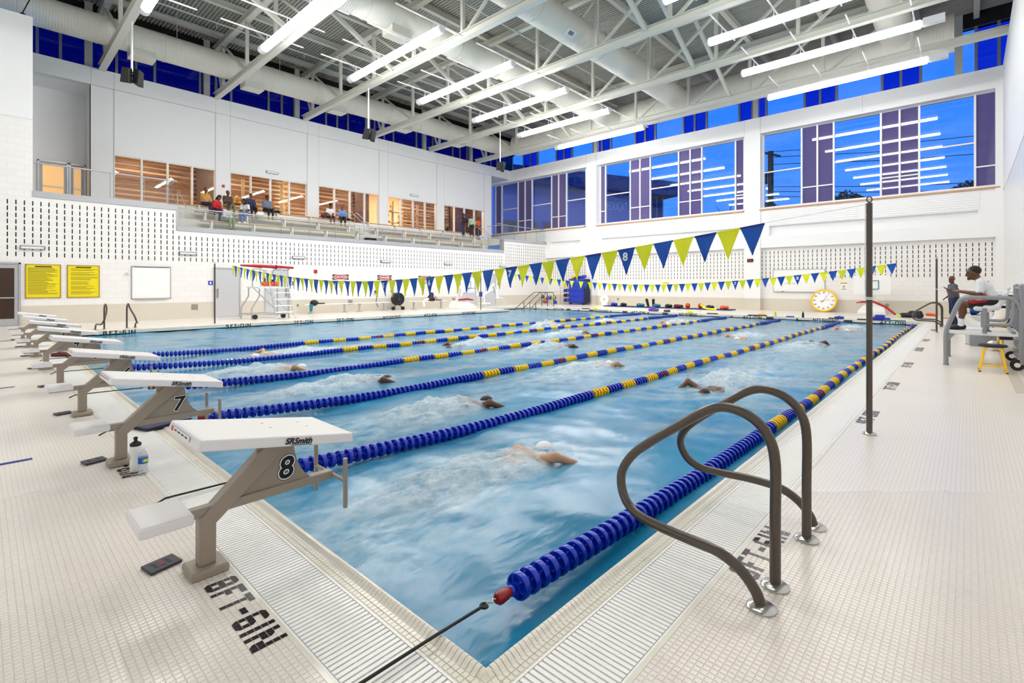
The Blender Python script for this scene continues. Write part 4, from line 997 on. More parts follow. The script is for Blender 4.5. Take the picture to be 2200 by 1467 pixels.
def flags(X, label, numbers, zmin):
    n = 64; w = 0.2615; ys = 0.31
    def zf(y): return zmin + (2.10 - zmin) * (abs(y - 8.7) / 8.4) ** 1.75
    r = thing('pennant_line', label, 'pennants', (X, 8.7, zf(8.7)), 'backstroke flag lines')
    cord = [(X, -0.6, 2.20)] + [(X, y, zf(y)) for y in np.linspace(ys, ys + n * w, 60)] + [(X, 19.07, 2.20)]
    ob('cord', M().tube(cord, 0.0035, 5), 'white', r)
    rs = random.Random(int(X * 10))
    for i in range(n):
        y0 = ys + i * w; y1 = y0 + w; blue = i % 2 == 0; hem = 0.022; z0, z1 = zf(y0), zf(y1)
        tw = rs.uniform(-0.35, 0.35) if rs.random() < 0.5 else 0.0; sw = rs.uniform(-0.04, 0.04); dz = 0.34 + rs.uniform(-0.015, 0.015); fold = rs.uniform(0.0, 0.35) if rs.random() < 0.3 else 0
        m = M(); rows = 7; colsn = 5; vs = []
        for a in range(rows + 1):
            t_ = a / rows
            for b in range(colsn + 1):
                s_ = b / colsn; wd = (1 - t_) * 0.985 + 0.015; yy = (s_ - 0.5) * wd * w
                bul = 0.018 * math.sin(t_ * 3.1 + i) * (1 - t_) + 0.012 * math.sin(s_ * 6.3 + i * 1.7) * t_ ** 0.5
                ox = bul + sw * t_ + tw * yy * t_; yy = yy * (1 - fold * t_)
                zz = (z0 * (1 - s_) + z1 * s_) * (1 - t_) + ((z0 + z1) / 2 - dz) * t_
                vs.append((X + ox, (y0 + y1) / 2 + yy + sw * 0.4 * t_, zz))
        k = colsn + 1
        m.add(vs, [(a * k + b, a * k + b + 1, (a + 1) * k + b + 1, (a + 1) * k + b) for a in range(rows) for b in range(colsn)])
        f = ob('pennant', m, 'flag_blue' if blue else 'flag_yellow', r, smooth=True)
        hm = M().beam((X, y0 + 0.003, z0 - hem / 2), (X, y1 - 0.003, z1 - hem / 2), 0.006, hem)
        ob('hem', hm, 'flag_navy' if blue else 'flag_yellow', f)
        for num, yn in numbers:
            if blue and abs((y0 + y1) / 2 - yn) <= w * 0.999 and not any(True for q in numbers if q[0] == num and q[1] == -99):
                o = text('number', num, 0.15, 'white', (X - 0.030, (y0 + y1) / 2, (z0 + z1) / 2 - 0.115), (0, -1, 0), (0, 0, 1), f, 0.001, offset=0.004)
                numbers = [q for q in numbers if q[0] != num]; break
    return r
LN = [('8', 1.98), ('7', 3.87), ('6', 5.95), ('5', 8.0), ('4', 10.1), ('3', 12.3), ('2', 14.4), ('1', 16.2)]
flags(4.55, 'near string of blue and yellow pennants with white lane numbers', LN, 1.50)
flags(18.16, 'far string of blue and yellow pennants', [('8', 2.9), ('7', 4.9)], 1.43)
# ------------------------------------------------------------------ bodies: one continuous skin grown over tapered bones
def sdf_mesh(prims, res, name, mats, k=0.022):
    A = []
    for p in prims:
        if p[0] == 'c': _, a, b, ra, rb, mi = p[:6]; a = np.array(a, float); b = np.array(b, float); lo = np.minimum(a - ra, b - rb); hi = np.maximum(a + ra, b + rb)
        else: _, a, rad, mi = p[:4]; a = np.array(a, float); rad = np.array(rad, float); lo = a - rad.max(); hi = a + rad.max()
        A.append((lo, hi))
    lo = np.min([x[0] for x in A], 0) - 3 * res; hi = np.max([x[1] for x in A], 0) + 3 * res
    n = np.ceil((hi - lo) / res).astype(int) + 1
    D = np.full(n, 1.0, np.float32); mg = k * 1.5 + 2.5 * res
    ax = [lo[i] + np.arange(n[i]) * res for i in range(3)]
    def dist(p, X, Y, Z):
        if p[0] == 'c':
            a = np.array(p[1], float); b = np.array(p[2], float); d = b - a; L = max(d @ d, 1e-9)
            t = np.clip(((X - a[0]) * d[0] + (Y - a[1]) * d[1] + (Z - a[2]) * d[2]) / L, 0, 1)
            return np.sqrt((X - a[0] - t * d[0]) ** 2 + (Y - a[1] - t * d[1]) ** 2 + (Z - a[2] - t * d[2]) ** 2) - (p[3] + t * (p[4] - p[3]))
        c = p[1]; r = p[2]; x, y, z = X - c[0], Y - c[1], Z - c[2]
        if len(p) > 4 and p[4] is not None:
            R = p[4]; x, y, z = R[0][0] * x + R[1][0] * y + R[2][0] * z, R[0][1] * x + R[1][1] * y + R[2][1] * z, R[0][2] * x + R[1][2] * y + R[2][2] * z
        q = np.sqrt((x / r[0]) ** 2 + (y / r[1]) ** 2 + (z / r[2]) ** 2) + 1e-6
        return q * (q - 1) / (np.sqrt((x / r[0] ** 2) ** 2 + (y / r[1] ** 2) ** 2 + (z / r[2] ** 2) ** 2) + 1e-6)
    for p, (a, b) in zip(prims, A):
        kk = p[5] if (p[0] == 'e' and len(p) > 5) else (p[6] if (p[0] == 'c' and len(p) > 6) else k); mg = max(kk, 0.08) * 1.3 + 2.5 * res
        i0 = np.maximum(((a - mg - lo) / res).astype(int), 0); i1 = np.minimum(((b + mg - lo) / res).astype(int) + 2, n)
        X, Y, Z = np.meshgrid(ax[0][i0[0]:i1[0]], ax[1][i0[1]:i1[1]], ax[2][i0[2]:i1[2]], indexing='ij', sparse=True)
        d = dist(p, X, Y, Z).astype(np.float32); sl = tuple(slice(i0[i], i1[i]) for i in range(3)); o = D[sl]
        h = np.maximum(kk - np.abs(d - o), 0) / kk; D[sl] = np.minimum(d, o) - h * h * kk * 0.25
    S = D < 0; nx, ny, nz = n
    acc = np.zeros((nx - 1, ny - 1, nz - 1, 3), np.float32); cnt = np.zeros((nx - 1, ny - 1, nz - 1), np.float32)
    I = np.indices((nx - 1, ny - 1, nz - 1)).astype(np.float32)
    for axis in range(3):
        o1, o2 = [i for i in range(3) if i != axis]
        for u in (0, 1):
            for v in (0, 1):
                s0 = [slice(0, -1)] * 3; s1 = [slice(0, -1)] * 3
                s0[o1] = s1[o1] = slice(u, (n[o1] - 1) + u); s0[o2] = s1[o2] = slice(v, (n[o2] - 1) + v); s1[axis] = slice(1, None)
                d0 = D[tuple(s0)]; d1 = D[tuple(s1)]; cr_ = (d0 < 0) != (d1 < 0); t = np.where(cr_, d0 / np.where(d0 == d1, 1, d0 - d1), 0)
                acc[..., axis] += np.where(cr_, t, 0); acc[..., o1] += np.where(cr_, u, 0); acc[..., o2] += np.where(cr_, v, 0); cnt += cr_
    m = cnt > 0; idx = np.full(cnt.shape, -1, int); idx[m] = np.arange(m.sum())
    V = (np.stack([I[i][m] for i in range(3)], -1) + acc[m] / cnt[m][:, None]) * res + lo
    F = []
    for axis in range(3):
        o1, o2 = (axis + 1) % 3, (axis + 2) % 3
        s0 = [slice(1, -1)] * 3; s1 = [slice(1, -1)] * 3; s0[axis] = slice(0, -1); s1[axis] = slice(1, None)
        a = S[tuple(s0)]; b = S[tuple(s1)]; c = np.argwhere(a != b); fl_ = a[a != b]
        off = np.zeros(3, int); off[o1] = 1; off[o2] = 1; c = c + off
        def g(u, v):
            q = c.copy(); q[:, o1] -= u; q[:, o2] -= v; return idx[q[:, 0], q[:, 1], q[:, 2]]
        Q = np.stack([g(1, 1), g(0, 1), g(0, 0), g(1, 0)], -1); Q[~fl_] = Q[~fl_][:, ::-1]; F.append(Q)
    F = np.concatenate(F); F = F[(F >= 0).all(1)]
    C = V[F].mean(1); best = np.full(len(F), 9.0); mat = np.zeros(len(F), int)
    for p in prims:
        d = dist(p, C[:, 0], C[:, 1], C[:, 2]); mi = p[5] if p[0] == 'c' else p[3]; w = d < best; best[w] = d[w]; mat[w] = mi
    me = bpy.data.meshes.new(name); me.from_pydata(V.tolist(), [], F.tolist())
    for q in mats: me.materials.append(MATS[q])
    me.polygons.foreach_set('material_index', mat.tolist()); me.polygons.foreach_set('use_smooth', [True] * len(F)); me.update()
    return me

for nm, c in (('skin_dark', (104, 64, 42)), ('skin_brown', (132, 84, 56)), ('skin_fair', (206, 156, 122)), ('hair_black', (20, 15, 14)), ('cloth_white', (236, 237, 240)), ('cloth_tan', (206, 156, 86)), ('cloth_red', (196, 16, 26)), ('cloth_brown', (72, 54, 44)), ('cloth_green', (126, 142, 108)),
              ('cloth_greyl', (196, 196, 200)), ('cloth_navy', (30, 34, 78)), ('cloth_denim', (88, 122, 176)), ('cloth_slate', (110, 122, 146)), ('cloth_black', (22, 22, 26)), ('cloth_blue', (120, 150, 214)), ('cloth_orange', (236, 100, 26)), ('cloth_mint', (176, 206, 190)), ('cloth_grey', (78, 80, 92)), ('eye_dark', (14, 10, 9)), ('lip', (120, 62, 52))):
    pm(nm, c, 0.6 if 'skin' not in nm else 0.5, var=0.05, scale=14)

def hand(P, wrist, direc, palm_n, side, mi=0, curl=0.5, s=1.0):
    """palm, four fingers and a thumb leaving the side of the palm"""
    w = Vector(wrist); d = Vector(direc).normalized(); nrm = Vector(palm_n); nrm = (nrm - d * nrm.dot(d)).normalized(); sd = d.cross(nrm).normalized() * side
    for k in (-1, 0, 1): P.append(('c', w + sd * 0.018 * k * s, w + (d * 0.075 + sd * 0.024 * k) * s, 0.016 * s, 0.015 * s, mi, 0.012))
    for k, (o, L) in enumerate(((0.032, 0.068), (0.011, 0.078), (-0.011, 0.073), (-0.031, 0.058))):
        a = w + (d * 0.08 + sd * o) * s; d1 = (d * math.cos(curl * 0.5) + nrm * math.sin(curl * 0.5)); b = a + d1 * L * 0.5 * s; d2 = (d * math.cos(curl * 1.6) + nrm * math.sin(curl * 1.6)); c = b + d2 * L * 0.5 * s
        P.append(('c', a, b, 0.0095 * s, 0.0088 * s, mi, 0.004)); P.append(('c', b, c, 0.0088 * s, 0.0072 * s, mi, 0.004))
    a = w + (d * 0.028 + sd * 0.030) * s; b = a + (d * 0.028 + sd * 0.024 + nrm * 0.016) * s; c = b + (d * 0.028 + nrm * 0.012) * s
    P.append(('c', a, b, 0.013 * s, 0.010 * s, mi, 0.010)); P.append(('c', b, c, 0.010 * s, 0.008 * s, mi, 0.004))

def head(P, c, fwd, up=(0, 0, 1), mi=0, hair=4, hairstyle='short', s=1.0):
    c = Vector(c); f = Vector(fwd).normalized(); u = Vector(up); r = f.cross(u).normalized(); u = r.cross(f); R = ((r.x, f.x, u.x), (r.y, f.y, u.y), (r.z, f.z, u.z))
    L = lambda x, y, z: c + (r * x + f * y + u * z) * s
    P.append(('e', L(0, -0.012, 0.022), (0.076 * s, 0.094 * s, 0.094 * s), mi, R)); P.append(('e', L(0, 0.020, -0.052), (0.054 * s, 0.064 * s, 0.068 * s), mi, R))
    P.append(('c', L(0, 0.082, -0.004), L(0, 0.100, -0.030), 0.010 * s, 0.015 * s, mi, 0.014)); P.append(('c', L(-0.022, 0.074, -0.066), L(0.022, 0.074, -0.066), 0.012 * s, 0.012 * s, 7, 0.012))
    P.append(('c', L(-0.035, 0.072, 0.026), L(0.035, 0.072, 0.026), 0.014 * s, 0.014 * s, mi, 0.02)); P.append(('e', L(0, 0.070, -0.104), (0.026 * s, 0.022 * s, 0.020 * s), mi, R))
    for q in (-1, 1):
        P.append(('e', L(q * 0.076, -0.010, -0.012), (0.012 * s, 0.022 * s, 0.032 * s), mi, R, 0.010)); P.append(('e', L(q * 0.030, 0.078, 0.008), (0.013 * s, 0.010 * s, 0.008 * s), 6, R, 0.004))
    if hairstyle == 'short': P.append(('e', L(0, -0.030, 0.044), (0.081 * s, 0.092 * s, 0.090 * s), hair, R, 0.008))
    elif hairstyle == 'long':
        P.append(('e', L(0, -0.030, 0.044), (0.088 * s, 0.096 * s, 0.092 * s), hair, R, 0.008)); P.append(('c', L(-0.04, -0.075, 0.0), L(-0.05, -0.085, -0.16), 0.045 * s, 0.03 * s, hair)); P.append(('c', L(0.04, -0.075, 0.0), L(0.05, -0.085, -0.16), 0.045 * s, 0.03 * s, hair))
    elif hairstyle == 'afro': P.append(('e', L(0, -0.030, 0.050), (0.105 * s, 0.104 * s, 0.105 * s), hair, R, 0.008))
    elif hairstyle == 'cap':
        P.append(('e', L(0, -0.022, 0.052), (0.084 * s, 0.094 * s, 0.080 * s), hair, R, 0.006)); P.append(('e', L(0, 0.085, 0.058), (0.066 * s, 0.060 * s, 0.010 * s), 5, R, 0.008))
    return L

def figure(J, o):
    """bone list from a joint dictionary J; o: sleeve / leg lengths and material slots"""
    P = []; V3 = Vector; pel, chest, neck = V3(J['pelvis']), V3(J['chest']), V3(J['neck']); sx = V3(J.get('side', (1, 0, 0))); w = o.get('w', 1.0)
    top, bot, shoe = 1, 2, 3
    P.append(('c', pel - sx * 0.075 * w, pel + sx * 0.075 * w, 0.108 * w, 0.108 * w, bot, 0.05)); mid = pel.lerp(chest, 0.5); bd = V3(J.get('belly', (0, 0, 0)))
    P.append(('c', mid - sx * 0.055 * w + bd, mid + sx * 0.055 * w + bd, 0.112 * w, 0.112 * w, top, 0.06)); P.append(('c', chest - sx * 0.085 * w, chest + sx * 0.085 * w, 0.112 * w, 0.112 * w, top, 0.06))
    sh = [V3(J['shL']), V3(J['shR'])]; m = (sh[0] + sh[1]) / 2
    P.append(('c', sh[0], sh[1], 0.060 * w, 0.060 * w, top, 0.06)); P.append(('c', m, neck, 0.062, 0.052, top, 0.04)); hd = V3(J['head'])
    P.append(('c', neck, hd + V3((0, 0, -0.03)), 0.052, 0.050, 0, 0.03))
    for s, q in (('L', -1), ('R', 1)):
        a, b, c = V3(J['sh' + s]), V3(J['el' + s]), V3(J['ha' + s]); sl = o.get('sleeve', 0.55)
        if sl >= 1: P.append(('c', a, b, 0.058 * w, 0.050, top, 0.04)); P.append(('c', b, b.lerp(c, min(1, sl - 1)), 0.047, 0.036, top, 0.02))
        else: P.append(('c', a, a.lerp(b, sl), 0.060 * w, 0.056, top, 0.03)); P.append(('c', a.lerp(b, sl), b, 0.046, 0.041, 0, 0.01))
        if sl < 2: P.append(('c', b.lerp(c, max(0, sl - 1)), c, 0.040 if sl < 1 else 0.034, 0.027, 0, 0.015))
        if o.get('fingers', True): hand(P, c, (c - b), J.get('palm' + s, (0, 0, -1)), -q, 0, J.get('curl', 0.5), 1.0)
        h, k, f = V3(J['hip' + s]), V3(J['kn' + s]), V3(J['an' + s]); toe = V3(J['toe' + s]); lg = o.get('leg', 2.0)
        t = min(1, lg); P.append(('c', h, h.lerp(k, t), 0.096 * w, (0.096 + (0.064 - 0.096) * t) * w + (0.012 if lg < 1 else 0), bot, 0.04))
        if lg < 1: P.append(('c', h.lerp(k, t), k, 0.074, 0.056, 0, 0.012))
        t2 = max(0, min(1, lg - 1))
        if t2 > 0: P.append(('c', k, k.lerp(f, t2), 0.064, 0.048, bot, 0.02))
        if t2 < 1:
            sk = o.get('sock', 0.0); cf = k.lerp(f, 0.35) + V3(J.get('back', (0, -1, 0))) * 0.016; e = k.lerp(f, 1 - sk)
            P.append(('c', k.lerp(f, t2), cf if t2 < 0.35 else e, 0.056, 0.058, 0, 0.02)); P.append(('c', cf, e, 0.056, 0.037, 0, 0.02))
            if sk: P.append(('c', e, f, 0.043, 0.043, 8, 0.01))
        dd = (toe - f); P.append(('c', f + V3((0, 0, -0.035)) - dd.normalized() * 0.03, f + dd * 0.5 + V3((0, 0, -0.045)), 0.042, 0.044, shoe, 0.02)); P.append(('c', f + dd * 0.5 + V3((0, 0, -0.045)), toe + V3((0, 0, -0.052)), 0.044, 0.032, shoe, 0.02))
    J['_L'] = head(P, hd, J.get('look', (0, 1, 0)), J.get('headup', (0, 0, 1)), 0, 4, o.get('hair', 'short'), o.get('hs', 1.0))
    return P

def seated(ph=0.0, lean=0.1, arms='lap', kd=0.42, drop=0.44, look=(0, 1, 0), twist=0.0, spread=0.11):
    """joints for a seated person facing +y with the seat surface at z = ph"""
    z = ph + 0.10; J = {}
    def up(h, y=0.0): return Vector((twist * h, y + math.sin(lean) * h, z + math.cos(lean) * h))
    J['pelvis'] = (0, 0, z); J['chest'] = up(0.31); J['neck'] = up(0.49); J['head'] = up(0.67, 0.03); J['look'] = look
    for s, q in (('L', -1), ('R', 1)):
        sh = up(0.44); J['sh' + s] = sh + Vector((q * 0.165, 0, 0))
        J['hip' + s] = (q * 0.085, 0.02, z - 0.01); J['kn' + s] = (q * spread, kd, z - 0.02); J['an' + s] = (q * spread, kd - 0.03, z - drop); J['toe' + s] = (q * (spread + 0.02), kd + 0.11, z - drop)
        if arms == 'lap': J['el' + s] = sh + Vector((q * 0.23, 0.02, -0.26)); J['ha' + s] = (q * 0.07, 0.26, z + 0.12)
        elif arms == 'fold': J['el' + s] = sh + Vector((q * 0.23, 0.08, -0.24)); J['ha' + s] = Vector((-q * 0.08, 0.20, z + 0.22 + 0.02 * q))
        elif arms == 'chin': J['el' + s] = sh + Vector((q * 0.20, 0.14, -0.24)); J['ha' + s] = (Vector(J['head']) + Vector((0.02, 0.10, -0.12))) if q > 0 else Vector((-0.06, 0.26, z + 0.12))
        elif arms == 'side': J['el' + s] = sh + Vector((q * 0.26, -0.02, -0.24)); J['ha' + s] = Vector((q * 0.26, 0.10, z + 0.02))
    return J
def standing(look=(0, 1, 0), arms='down', lean=0.02):
    z = 0.93; J = {'pelvis': (0, 0, z), 'chest': (0, lean * 2, z + 0.31), 'neck': (0, lean * 2, z + 0.50), 'head': (0, 0.03 + lean * 2, z + 0.68), 'look': look}
    for s, q in (('L', -1), ('R', 1)):
        J['sh' + s] = (q * 0.17, lean * 2, z + 0.45); J['hip' + s] = (q * 0.085, 0, z - 0.02); J['kn' + s] = (q * 0.10, 0.03, 0.50); J['an' + s] = (q * 0.11, -0.01, 0.09); J['toe' + s] = (q * 0.13, 0.14, 0.09)
        if arms == 'down': J['el' + s] = (q * 0.25, -0.02, z + 0.17); J['ha' + s] = (q * 0.25, 0.06, z - 0.06)
        elif arms == 'hips': J['el' + s] = (q * 0.36, -0.06, z + 0.20); J['ha' + s] = (q * 0.16, 0.08, z + 0.10)
        elif arms == 'raised': J['el' + s] = (q * 0.25, 0.12, z + 0.20); J['ha' + s] = (q * 0.10, 0.28, z + 0.32)
    return J
def person(label, J, o, loc, rz, mats, res=0.016, group=None):
    r = thing('person', label, 'person', loc, group, local=True); r.rotation_euler = (0, 0, rz)
    names = list(mats) + ['cloth_white'] * (9 - len(mats)); names[6] = 'eye_dark'; names[7] = names[0]
    if len(mats) > 8: names[8] = mats[8]
    me = sdf_mesh(figure(J, o), res, 'body', names)
    b = put('body', me, r)
    return r, b

# spectators on the bleachers, all facing the pool (local +y turned to world -y)
PI = math.pi
S3, S2, S1 = (26.12, 5.29), (25.15, 4.87), (24.22, 4.36)
def sp(label, x, row, mats, rz=0.0, dz=0.0, hair='short', sleeve=2.0, leg=2.0, w=1.1, **k):
    J = seated(0.0, **k); return person(label, J, dict(hair=hair, sleeve=sleeve, leg=leg, w=w, fingers=False), (x, row[0] + 0.02, row[1] + dz), PI + rz, mats, 0.019, 'spectators on the bleachers')
sp('seated spectator in a tan jacket and dark cap with a white band, top bench', 6.23, S3, ['skin_dark', 'cloth_tan', 'cloth_navy', 'black', 'hair_black', 'cloth_white'], 0.5, hair='cap', arms='chin', lean=0.05, w=1.2)
sp('seated spectator in a red hoodie bending over a phone, middle bench', 6.34, S2, ['skin_brown', 'cloth_red', 'cloth_navy', 'black', 'hair_black'], 0.6, hair='long', arms='lap', lean=0.42, look=(0, 0.8, -0.6))
sp('seated spectator in a brown T-shirt and green trousers with folded arms', 7.22, S3, ['skin_dark', 'cloth_brown', 'cloth_green', 'black', 'hair_black'], 0.25, sleeve=0.6, arms='fold', lean=0.05, w=1.22)
sp('seated spectator in a pale grey shirt and olive trousers, lowest bench', 6.5, S1, ['skin_dark', 'cloth_greyl', 'cloth_green', 'black', 'hair_black'], 0.55, arms='lap', lean=0.35, look=(0, 0.7, -0.7), hair='short', w=0.95)
sp('seated spectator in a white T-shirt and blue jeans turning away, middle bench', 7.84, S2, ['skin_dark', 'cloth_white', 'cloth_denim', 'cloth_white', 'hair_black'], -0.9, sleeve=0.6, hair='long', arms='lap', lean=0.5, look=(0.5, 0.6, -0.2), w=1.0)
sp('seated spectator in a dark navy jacket behind the white T-shirt', 8.3, S3, ['skin_brown', 'cloth_navy', 'cloth_black', 'black', 'hair_black'], 0.1, arms='lap', lean=0.12)
sp('seated spectator in a grey denim jacket over a white top and black trousers', 9.14, S3, ['skin_dark', 'cloth_slate', 'cloth_black', 'black', 'hair_black'], 0.1, hair='afro', arms='lap', lean=0.03, w=1.22)
sp('seated child in a white T-shirt and dark shorts beside the blue shirt', 12.6, S3, ['skin_dark', 'cloth_white', 'cloth_black', 'cloth_white', 'hair_black'], 0.1, sleeve=0.6, leg=0.8, hair='afro', arms='lap', lean=0.25, look=(0.1, 0.8, -0.5), w=0.95)
sp('seated spectator in a light blue shirt leaning forward, top bench', 13.42, S3, ['skin_brown', 'cloth_blue', 'cloth_black', 'black', 'hair_black'], -0.3, arms='lap', lean=0.30, w=1.05)
def stp(label, x, y, z, mats, rz, **k):
    J = standing(look=k.get('look', (0, 1, 0)), arms=k.get('arms', 'down')); return person(label, J, dict(hair=k.get('hair', 'short'), sleeve=k.get('sleeve', 2.0), leg=2.0, w=0.98, fingers=False), (x, y, z), rz, mats, 0.02, 'people standing at the end of the bleachers')
stp('standing person in a black jacket at the right end of the bleachers', 22.5, 25.5, 4.86, ['skin_dark', 'cloth_black', 'cloth_navy', 'black', 'hair_black'], PI + 0.4, hair='long', arms='raised')
stp('standing person in a pale green shirt and dark trousers on the bleachers', 23.35, 25.5, 4.86, ['skin_dark', 'cloth_mint', 'cloth_black', 'black', 'hair_black'], PI - 1.2)
stp('standing person in an orange T-shirt by the gallery stair rail', 24.85, 26.45, 4.92, ['skin_dark', 'cloth_orange', 'cloth_black', 'black', 'hair_black'], PI + 0.2, sleeve=0.6, arms='hips')
# coach on the far right deck
J = standing(look=(-0.5, 0.8, 0)); J['elL'] = (-0.30, 0.10, 1.12); J['haL'] = (-0.22, 0.26, 1.28); J['haR'] = (0.24, 0.12, 1.0)
person('bald coach in a slate T-shirt and navy trousers on the far right deck', J, dict(hair='none', sleeve=0.65, leg=2.0, w=1.15, fingers=True), (20.9, -0.98, 0), 0.35, ['skin_dark', 'cloth_grey', 'navy', 'black', 'hair_black'], 0.013)
# lifeguard on the right-hand stand, facing the pool and leaning forward
J = {'pelvis': (0, -1.615, 1.115), 'chest': (0, -1.545, 1.375), 'neck': (0, -1.455, 1.53), 'head': (0, -1.385, 1.635), 'look': (0, 1, -0.12), 'belly': (0, -0.02, 0), 'curl': 0.9}
for s, q in (('L', -1), ('R', 1)):
    J['sh' + s] = (q * 0.165, -1.485, 1.46); J['el' + s] = (q * 0.23, -1.47, 1.255); J['ha' + s] = (q * 0.075, -1.215, 1.30); J['palm' + s] = (-q * 0.6, 0.1, -0.8)
    J['hip' + s] = (q * 0.085, -1.60, 1.10); J['kn' + s] = (q * 0.115, -1.235, 1.06); J['an' + s] = (q * 0.11, -1.225, 0.685); J['toe' + s] = (q * 0.125, -1.08, 0.685)
lg, lb = person('lifeguard in a white T-shirt and black shorts leaning forward on the stand', J, dict(hair='short', sleeve=0.72, leg=0.62, sock=0.28, w=0.96), (11.0, 0, 0), 0.0, ['skin_dark', 'cloth_white', 'cloth_black', 'black_rubber', 'hair_black', 'black', 'eye_dark', 'lip', 'cloth_white'], 0.0085)
ob('shirt_print', M().prism([(-0.06, -0.03), (0.05, -0.03), (0.05, 0.03), (-0.06, 0.03)], (0.0, -1.598, 1.464), (-1, 0, 0), (0, 0.55, 0.83), 0.012), 'royal', lb)
hp = thing('rescue_hip_pack', 'red hip pack with white lettering worn by the lifeguard', 'hip pack', (10.82, -1.42, 1.14))
hm = sdf_mesh([('c', (10.83, -1.53, 1.17), (10.83, -1.38, 1.13), 0.065, 0.055, 0), ('c', (10.82, -1.53, 1.22), (10.82, -1.40, 1.20), 0.04, 0.035, 0)], 0.012, 'pack', ['red'])
put('pack', hm, hp); ob('pack_patch', M().box((10.758, -1.50, 1.15), (10.763, -1.42, 1.18)), 'white', hp)
ob('strap', M().tube([(10.80, -1.36, 1.20), (10.86, -1.30, 1.20), (11.0, -1.36, 1.20)], 0.008, 6), 'white', hp)

# ------------------------------------------------------------------ swimmers and their splashes
def swim_prims(ph):
    """freestyle, head towards +x, at the surface (z = 0): one arm reaching, one arm recovering over the water"""
    P = []; V3 = Vector
    P.append(('c', (0.0, -0.075, -0.06), (0.0, 0.075, -0.06), 0.10, 0.10, 1, 0.05)); P.append(('c', (0.22, -0.07, -0.035), (0.22, 0.07, -0.03), 0.105, 0.105, 0, 0.06)); P.append(('c', (0.42, -0.12, -0.03), (0.42, 0.12, 0.01), 0.092, 0.092, 0, 0.06))
    P.append(('c', (0.50, 0, -0.01), (0.60, 0, -0.01), 0.055, 0.055, 0, 0.03)); P.append(('e', (0.68, 0, -0.005), (0.115, 0.078, 0.092), 0)); P.append(('e', (0.66, 0, 0.02), (0.105, 0.084, 0.088), 2, None, 0.006)); P.append(('c', (0.70, -0.02, -0.09), (0.72, 0.02, -0.10), 0.018, 0.018, 0)); P.append(('e', (0.72, 0.075, -0.03), (0.02, 0.02, 0.018), 3, None, 0.004))
    P.append(('c', (0.45, 0.15, 0.0), (0.74, 0.19, -0.02), 0.052, 0.042, 0)); P.append(('c', (0.74, 0.19, -0.02), (1.00, 0.16, -0.06), 0.040, 0.028, 0)); hand(P, (1.00, 0.16, -0.06), (1, -0.05, -0.2), (0, 0, -1), 1, 0, 0.25)
    a = V3((0.42, -0.15, 0.02)); e = a + V3((-0.06, -0.22, 0.10)); h = e + V3((0.25, -0.06, -0.11))
    P.append(('c', a, e, 0.052, 0.042, 0)); P.append(('c', e, h, 0.040, 0.028, 0)); hand(P, h, (h - e), (0, 0, -1), -1, 0, 0.35)
    for q, d in ((-1, 0.05), (1, -0.05)):
        P.append(('c', (-0.04, q * 0.08, -0.07), (-0.46, q * 0.10, -0.10 + d * 0.6), 0.088, 0.060, 0)); P.append(('c', (-0.04, q * 0.08, -0.07), (-0.16, q * 0.085, -0.08), 0.094, 0.090, 1)); P.append(('c', (-0.46, q * 0.10, -0.10 + d * 0.6), (-0.86, q * 0.10, -0.08 + d), 0.056, 0.036, 0)); P.append(('c', (-0.86, q * 0.10, -0.08 + d), (-1.04, q * 0.10, -0.09 + d), 0.034, 0.022, 0))
    return P
SK = {}
for tone, cap_c in (('fair', 'white'), ('dark', 'black')):
    SK[tone] = sdf_mesh(swim_prims(0), 0.0125, 'swimmer_body', ['skin_' + tone, 'navy', cap_c, 'eye_dark'])
m = bpy.data.materials.new('splash'); m.use_nodes = True; t = m.node_tree; t.nodes.clear(); MATS['splash'] = m
o_ = t.nodes.new('ShaderNodeOutputMaterial'); d_ = t.nodes.new('ShaderNodeBsdfDiffuse'); d_.inputs[0].default_value = (0.86, 0.93, 0.96, 1); tl = t.nodes.new('ShaderNodeBsdfTranslucent'); tl.inputs[0].default_value = (0.86, 0.93, 0.96, 1); md = t.nodes.new('ShaderNodeMixShader'); md.inputs[0].default_value = 0.4
tr_ = t.nodes.new('ShaderNodeBsdfTransparent'); at_ = t.nodes.new('ShaderNodeAttribute'); at_.attribute_name = 'spray'; nn = t.nodes.new('ShaderNodeTexNoise'); nn.inputs['Scale'].default_value = 6.5; nn.inputs['Detail'].default_value = 8; nn.inputs['Roughness'].default_value = 0.7
tcc = t.nodes.new('ShaderNodeTexCoord'); mm_ = t.nodes.new('ShaderNodeMath'); mm_.operation = 'MULTIPLY'; ad = t.nodes.new('ShaderNodeMath'); ad.operation = 'SUBTRACT'; ad.inputs[1].default_value = 0.34; a2 = t.nodes.new('ShaderNodeMath'); a2.operation = 'MULTIPLY'; a2.inputs[1].default_value = 3.4; a2.use_clamp = True
t.links.new(tcc.outputs['Object'], nn.inputs['Vector']); t.links.new(nn.outputs[0], ad.inputs[0]); t.links.new(ad.outputs[0], a2.inputs[0]); t.links.new(a2.outputs[0], mm_.inputs[0]); t.links.new(at_.outputs['Fac'], mm_.inputs[1]); mm_.use_clamp = True
mt = t.nodes.new('ShaderNodeMixShader'); t.links.new(mm_.outputs[0], mt.inputs[0]); t.links.new(tr_.outputs[0], mt.inputs[1]); t.links.new(d_.outputs[0], md.inputs[1]); t.links.new(tl.outputs[0], md.inputs[2]); t.links.new(md.outputs[0], mt.inputs[2]); t.links.new(mt.outputs[0], o_.inputs[0])
